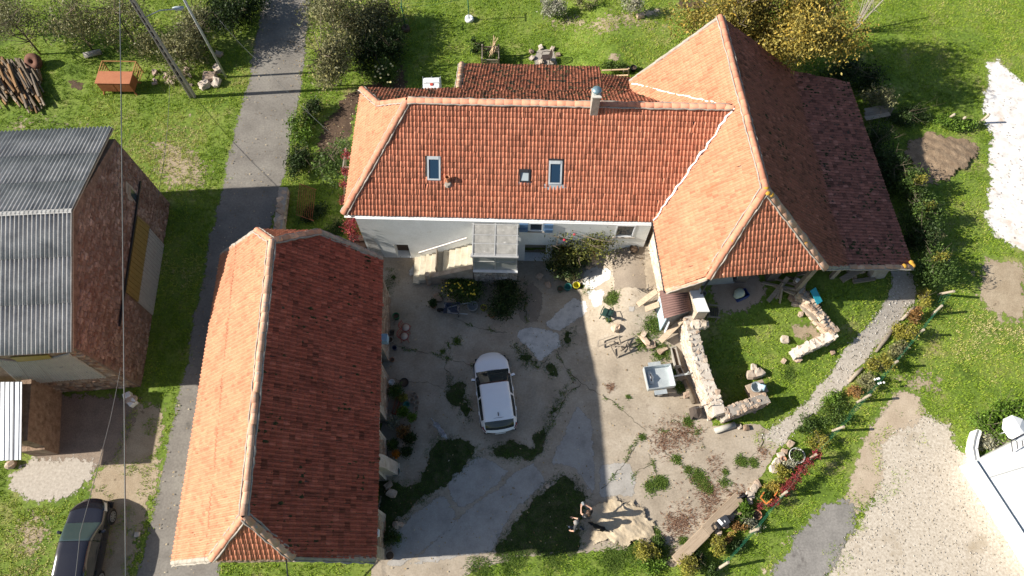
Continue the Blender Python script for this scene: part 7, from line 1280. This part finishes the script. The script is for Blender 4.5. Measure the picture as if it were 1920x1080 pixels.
for k, (x_, y_, s_, lb_) in enumerate(((396, 148, .75, 'large cream boulder, tallest of the group by the white post'), (386, 162, .62, 'low cream boulder in front of the tallest'), (408, 158, .6, 'brownish boulder right of the cream ones'), (410, 132, .62, 'slab of stone standing at the white post foot'), (412, 104, .45, 'white grey boulder behind the white post'), (345, 140, .3, 'small stone between the pole and the boulders'))): rock(gp(x_, y_)+Vector((0, 0, s_*.25)), (s_, s_*.75, s_*.62), k*.7, 'pale', None, 'boulder', lb_, 'boulder', 'boulders by the white post')
# pylon with street lamp, white post, cables
t = thing('utility_pole', 'tall tapering concrete utility pole with ladder holes', 'pole', gp(362, 182)); b0 = gp(362, 182); lean = Vector((0, 0, 0)); hp = 9.0
w = lambda z: .34-.018*z; dp = lambda z: .24-.010*z
for s_ in (-1, 1): part('flange', G().add([(s_*w(0)/2, -dp(0)/2, -.2), (s_*w(0)/2-.07*s_, -dp(0)/2, -.2), (s_*w(0)/2-.07*s_, dp(0)/2, -.2), (s_*w(0)/2, dp(0)/2, -.2), (s_*w(hp)/2, -dp(hp)/2, hp), (s_*w(hp)/2-.05*s_, -dp(hp)/2, hp), (s_*w(hp)/2-.05*s_, dp(hp)/2, hp), (s_*w(hp)/2, dp(hp)/2, hp)], [(0, 1, 5, 4), (1, 2, 6, 5), (2, 3, 7, 6), (3, 0, 4, 7), (4, 5, 6, 7)]), CONC, t)
q = G(); q.box((0, 0, .6), (w(.5)-.14, .12, 1.4))
z = 1.3
while z < hp: q.box((0, 0, z+.09), (w(z)-.125, .13, .16)); z += .50
part('web', q, CONC, t); part('web_back', G().add([(-.08, .02, 1.2), (.08, .02, 1.2), (.05, .02, hp), (-.05, .02, hp)], [(0, 1, 2, 3)]), DARKIN, t)
sl0 = at(268, 24, 6.3); arm_z = 6.3; L0 = Vector((b0.x+.1, b0.y-.02, arm_z)); L1 = at(334, 15, arm_z+.35); t2 = thing('street_lamp', 'grey street lamp on a curved arm fixed to the concrete pole', 'street lamp', L0); part('arm', G().tube([L0, L0.lerp(L1, .5)+Vector((0, 0, .16)), L1.lerp(L0, .15)], .03, 7), plain('grey lamp arm', (.45, .47, .48), .4, .4), t2, True, world=True)
dl_ = (L1-L0); dl_.z = 0; dl_.normalize(); part('lamp_head', G().tube([L1-dl_*.28, L1-dl_*.1, L1+dl_*.28], [.06, .10, .07], 8), plain('grey blue lamp head', (.36, .42, .45), .4), t2, True, world=True); part('lens', G().box(L1+Vector((0, 0, -.09)), (.34, .14, .03), rz=math.atan2(dl_.y, dl_.x)), LAMP, t2, world=True)
bw = gp(424, 145); solo('metal_post', G().tube([(0, 0, -.1), (0, 0, 8.2)], .07, 10), plain('pale grey metal post', (.42, .45, .47), .4, .3), 'slim pale grey metal post beside the lane bushes', 'post', loc=bw, smooth=True)
def cable(label, pts, r=.018, sag=.25):
    P_ = [Vector(p) for p in pts]; out = []
    for i in range(len(P_)-1):
        for k in range(10): f_ = k/10; out.append(P_[i].lerp(P_[i+1], f_)-Vector((0, 0, sag*4*f_*(1-f_))))
    out.append(P_[-1]); solo('cable', G().tube(out, r, 5), CABLE, label, 'cable', smooth=True)
cable('thick overhead cable crossing the meadow and the stone barn gable', [at(224, -40, 7.6), at(236, 1120, 7.6)], .024, .05); cable('thin overhead cable from the hedgerow to the stone barn', [at(318, 160, .6), at(296, 370, 4.2)], .012); cable('thin overhead cable above the annex yard and the black car', [at(226, 690, 6), at(206, 790, 6), at(150, 1000, 6), at(138, 1110, 6)], .012, .02); cable('thin telephone wire crossing the lane by the white post', [at(412, 38, 6), at(482, 112, 5), at(620, 250, 4.2)], .008)
# white cabinets by the stone barn
for k, (x_, y_, lb_) in enumerate(((243, 744, 'white block at the stone barn corner, upper one'), (252, 757, 'white block at the stone barn corner, lower one'))): t = thing('stone_block', lb_, 'block', gp(x_, y_), .5+.3*k); part('block', G().box((0, 0, .17), (.36, .28, .34)), WHITEMORT, t, bevel=.02)
rock(gp(247, 752)+Vector((.1, 0, .15)), (.45, .4, .4), 0, 'stone', None, 'boulder', 'brown stone between the white blocks and the barn wall', 'boulder'); rock(gp(24, 872)+Vector((0, 0, .15)), (.4, .38, .32), 0, 'stone', None, 'boulder', 'grey stone at the corner of the metal roof annex', 'boulder'); rock(gp(258, 1002)+Vector((0, 0, .04)), (.24, .22, .1), 0, 'pale', None, 'flat_stone', 'flat stone in the shadow of the black car', 'stone')
# ================================================================ BACK GARDEN
GREENP = plain('dark green metal', (.02, .13, .08), .5)
for k, (b_, top_, lb_) in enumerate((((761, 56), (763, 6), 'green washing line pole beside the dark garden bushes'), ((880, 38), (866, 2), 'green washing line pole on a white tub in the back lawn'))):
    A_ = gp(*b_); t = thing('washing_line_pole', lb_, 'pole', A_, 0, 'washing line poles'); part('pole', G().tube([(0, 0, 0), (0, 0, 2.1)], .03, 8), GREENP, t, True); part('crossbar', G().tube([(0, -.35, 2.08), (0, .35, 2.08)], .025, 6), GREENP, t, True); part('foot', G().lathe([(0, .0), (.28, 0), (.26, .22), (.2, .22), (0, .16)], n=14), WHITEP if k else SOIL, t, True)
A_, B_ = gp(761, 56)+Vector((0, 0, 2.08)), gp(880, 38)+Vector((0, 0, 2.08)); t = thing('washing_line', 'thin washing lines between the two green poles', 'washing line', low(A_))
for y in (-.3, 0, .3): part('line', G().tube([A_+Vector((0, y, 0)), (A_+B_)/2+Vector((0, y, -.12)), B_+Vector((0, y, 0))], .008, 4), GREENP, t, world=True)
c_ = gp(809, 158, 1.15); t = thing('water_tank', 'white plastic water tank in a metal cage behind the house', 'tank', (c_.x, c_.y, gz(c_)), R(2)); part('tank', G().box((0, 0, .62), (.95, 1.05, 1.0)), WHITEP, t, bevel=.06); part('lid', G().lathe([(.1, 1.12), (.1, 1.16), (0, 1.17)], n=12), plain('red lid', (.45, .07, .05), .5), t); q = G()
for z in (.15, .45, .75, 1.05):
    for a_, b2_ in (((-.51, -.56), (.51, -.56)), ((.51, -.56), (.51, .56)), ((.51, .56), (-.51, .56)), ((-.51, .56), (-.51, -.56))): q.tube([(*a_, z), (*b2_, z)], .018, 5)
for x_ in (-.51, 0, .51):
    for y in (-.56, .56): q.tube([(x_, y, 0), (x_, y, 1.15)], .018, 5)
q.tube([(-.5, .1, 1.16), (.5, .1, 1.16)], .018, 5); part('cage', q, GALV, t); part('pallet', G().box((0, 0, .06), (1.0, 1.1, .1)), WOOD, t)
c_ = gp(920, 118); t = thing('compost_bin', 'wooden pallet compost bin full of prunings behind the house', 'compost bin', c_)
for x_, y, rz in ((-.5, 0, R(90)), (.5, 0, R(90)), (0, .5, 0), (0, -.5, 0)):
    for k in range(4): part('slat', G().box((x_, y, .2+.2*k), (1.0, .03, .12), rz=rz), WOOD, t)
for x_ in (-.5, .5):
    for y in (-.5, .5): part('post', G().box((x_, y, .5), (.09, .09, 1.0)), WOOD, t)
leaves('prunings', [(0, 0, .5, .42, .42, .35)], 900, .06, MIDGREEN, t, seed=4); q = G(); rr = random.Random(2)
for k in range(9): q.tube([(rr.uniform(-.1, .2), rr.uniform(-.2, .2), .7), (rr.uniform(.0, .6), rr.uniform(.2, .8), rr.uniform(1.0, 1.5))], .02, 5)
part('sticks', q, PALEWOOD, t); plant('garden_bush', 'dark bush left of the compost bin', 'bush', gp(893, 98), 1.0, .5, .5, 1100, .06, DKGREEN, True, seed=77)
t = thing('shelf_rack', 'rack with flower pots between back roof and barn gable', 'rack', low(gp(1165, 138)));
for a_, b_ in (((1128, 132, .5), (1180, 130, .5)), ((1128, 143, .3), (1180, 141, .3)), ((1179, 128, 1.0), (1179, 146, .1))): part('board', G().bar(gp(*a_), gp(*b_), .08, .05), PALEWOOD, t, world=True)
pot('terracotta pot on the ground by the pot rack', 1172, 135, .2, .28, STPOT, False, None, group='pots behind the house'); pot('dark pot right of the rack by the barn gable', 1187, 132, .18, .28, BLACKP, True, None, group='pots behind the house')
plant('rack_plants', 'green plants growing along the pot rack', 'plant', gp(1150, 132), .6, 1.0, .4, 1500, .05, MIDGREEN, False, seed=78)
for k in range(7):
    a_ = 2*math.pi*k/7; p = gp(1020, 104)+Vector((math.cos(a_)*.85, math.sin(a_)*.6, .06)); o = rock(p, (.3, .25, .2), k, 'pale', None, 'pad_stone', 'pale stone in the ring round the brown garden chair', 'stone', 'stones round the chair pad')
rock(gp(1200, 32)+Vector((0, 0, .1)), (.5, .3, .25), .3, 'stone', None, 'loose_stone', 'grey stone on the ash patch in the back garden', 'stone')
# iron gate, wooden frame and steps at the house end
t = thing('iron_gate', 'rusty iron bar gate leaning behind the roadside wall', 'gate', low(gp(575, 365))); 
for k in range(9): part('bar', G().tube([gp(562+3.6*k, 345+1.5*k, 1.15), gp(556+3.6*k, 400+1.5*k, .4)], .015, 5), RUST, t, True, world=True)
for (a_, b_) in (((560, 344, 1.15), (593, 356, 1.15)), ((555, 402, .4), (588, 414, .4))): part('rail', G().tube([gp(*a_), gp(*b_)], .025, 6), RUST, t, True, world=True)
t = thing('pergola_frame', 'grey wooden frame standing beside the hipped house end', 'frame', low(gp(648, 300)))
for a_, b_ in (((648, 278, 2.6), (643, 315, 2.6)), ((648, 296, 2.6), (658, 294, 2.6)), ((643, 314, 2.6), (656, 313, 2.6)), ((648, 278, 2.6), (652, 300, .2)), ((643, 315, 2.6), (648, 335, .2))): part('bar', G().bar(gp(*a_), gp(*b_), .07, .06), WOOD, t, world=True)
t = thing('garden_steps', 'brown timber steps at the left corner of the farmhouse', 'steps', low(gp(676, 462)))
for k in range(4): part('step', G().box(gp(672+7*k, 446+12*k, .5-.13*k)-Vector((0, 0, .08)), (1.0, .35, .16)), plain('brown timber', (.16, .10, .07), .85), t, world=True)
# pallet crate and props by the rose bush
p = gp(1112, 478); t = thing('pallet', 'small pale pallet leaning beside the rose bush', 'pallet', p, R(20))
for k in range(4): part('slat', G().box((0, -.24+.16*k, .3+.05*k), (.62, .10, .03), rx=.4), PALEWOOD, t)
for x_ in (-.28, .28): part('bearer', G().box((x_, 0, .34), (.08, .62, .06), rx=.3), PALEWOOD, t)
for k, (x_, y_, s_, lb_) in enumerate(((1118, 492, .5, 'long low rock beside the pale pallet'), (1105, 500, .4, 'grey rock below the pale pallet'), (822, 560, .55, 'pale squared boulder left of the yellow flower bush'), (848, 566, .5, 'grey boulder behind the potted dark plant'), (1012, 520, .4, 'rock at the passage under the farmhouse'), (1028, 535, .4, 'rock left of the dull green pot'), (735, 925, .5, 'flat grey stone in the moss below the outbuilding buttress'), (728, 910, .4, 'flat stone against the outbuilding wall'), (742, 985, .36, 'pale stone by the lower outbuilding plants'), (752, 984, .26, 'small pale stone beside the lower outbuilding plants'), (1027, 912, .25, 'broken concrete chip at the moss edge'))): rock(gp(x_, y_)+Vector((0, 0, s_*.2)), (s_, s_*.7, s_*.5), k, 'stone', None, 'loose_stone', lb_, 'stone')
# wooden crate by the outbuilding
p = gp(733, 628); t = thing('wooden_crate', 'small open wooden crate against the outbuilding wall', 'crate', p)
for y in (-.18, .18): part('side', G().box((0, y, .16), (.44, .025, .3)), WOOD, t)
for x_ in (-.22, .22): part('side', G().box((x_, 0, .16), (.025, .33, .3)), WOOD, t)
part('base', G().box((0, 0, .03), (.42, .33, .03)), WOOD, t)
# ================================================================ WHITE TERRACE (bottom right)
zT = 1.0; c_ = [at(1822, 868, zT), at(1926, 815, zT), at(2060, 1060, zT), at(1960, 1080, zT)]; t = thing('white_terrace', 'white paved terrace with a grey drain edge at the right border', 'terrace', low(c_[0])); WT = plain('bright white render', (.82, .82, .81), .7, var=.02)
part('slab', G().prism(c_, -.2, zT), WT, t, world=True); d = (c_[3]-c_[0]).normalized(); nn = Vector((-d.y, d.x, 0)); nn = nn if nn.x > 0 else -nn
part('drain', G().bar(c_[0]+nn*.28+Vector((0, 0, .01)), c_[3]+nn*.28+Vector((0, 0, .01)), .10, .02), plain('grey drain', (.30, .38, .40), .5), t, world=True); part('kerb', G().bar(c_[0]+nn*.09+Vector((0, 0, .06)), c_[3]+nn*.09+Vector((0, 0, .06)), .18, .12), WT, t, world=True)
a0, a1 = at(1856, 895, zT), at(1925, 874, zT); part('seam', G().bar(a0+Vector((0, 0, .012)), a1+Vector((0, 0, .012)), .05, .02), plain('grey seam', (.42, .43, .42), .7), t, world=True); part('upper_slab', G().slab([at(1870, 894, zT+.14), at(1990, 866, zT+.14), at(2010, 1030, zT+.14), at(1935, 985, zT+.14)], .13), WT, t, world=True)
t2 = thing('terrace_wall', 'short curved white wall with a grey cap beside the gravel drive', 'wall', low(gp(1818, 840))); pts = [gp(1822, 812), gp(1817, 828), gp(1814, 845), gp(1818, 868)]
for k in range(3): part('wall', G().bar(pts[k]+Vector((0, 0, .3)), pts[k+1]+Vector((0, 0, .3)), .2, .7), WT, t2, world=True); part('cap', G().bar(pts[k]+Vector((-.1, 0, .66)), pts[k+1]+Vector((-.1, 0, .66)), .07, .03), plain('grey cap', (.25, .26, .27), .5), t2, world=True)
t3 = thing('balustrade', 'black metal railing on the white terrace at the right border', 'railing', low(at(1900, 830, zT))); r0, r1, r2 = at(1896, 826, zT+.9), at(1935, 806, zT+.9), at(1925, 845, zT+.05)
BLK = plain('black railing', (.03, .03, .035), .4); part('rail', G().bar(r0, r1, .05, .05), BLK, t3, world=True)
for k in range(5): f_ = k/4; a_ = r0.lerp(r1, f_); part('bar', G().bar(a_, a_+Vector((.45, -.35, -.75)), .03, .03), BLK, t3, world=True)
c_ = at(1908, 802, 1.9); t4 = thing('parasol', 'white octagonal garden parasol at the right border', 'parasol', (c_.x, c_.y, gz(c_)));  q = G(); q.lathe([(.62, 1.75), (.60, 1.80), (.0, 2.05)], n=8); part('canopy', q, plain('white parasol cloth', (.80, .81, .81), .8, var=.02), t4); part('pole', G().tube([(0, 0, 0), (0, 0, 2.0)], .025, 8), WHITEP, t4); part('base', G().lathe([(.25, 0), (.25, .08), (0, .1)], n=14), CONC, t4)
for k, (x_, y_) in enumerate(((1856, 822), (1864, 830), (1868, 838), (1884, 832))): p = gp(x_, y_); t = thing('stepping_stone', ('upper cream stepping stone by the lavender', 'middle cream stepping stone by the lavender', 'large square cream stepping stone by the terrace', 'rounded cream stone near the railing')[k], 'stone', p, .3*k); part('slab', G().box((0, 0, .05), (.55, .45, .12)), PALESTONE, t, bevel=.03)
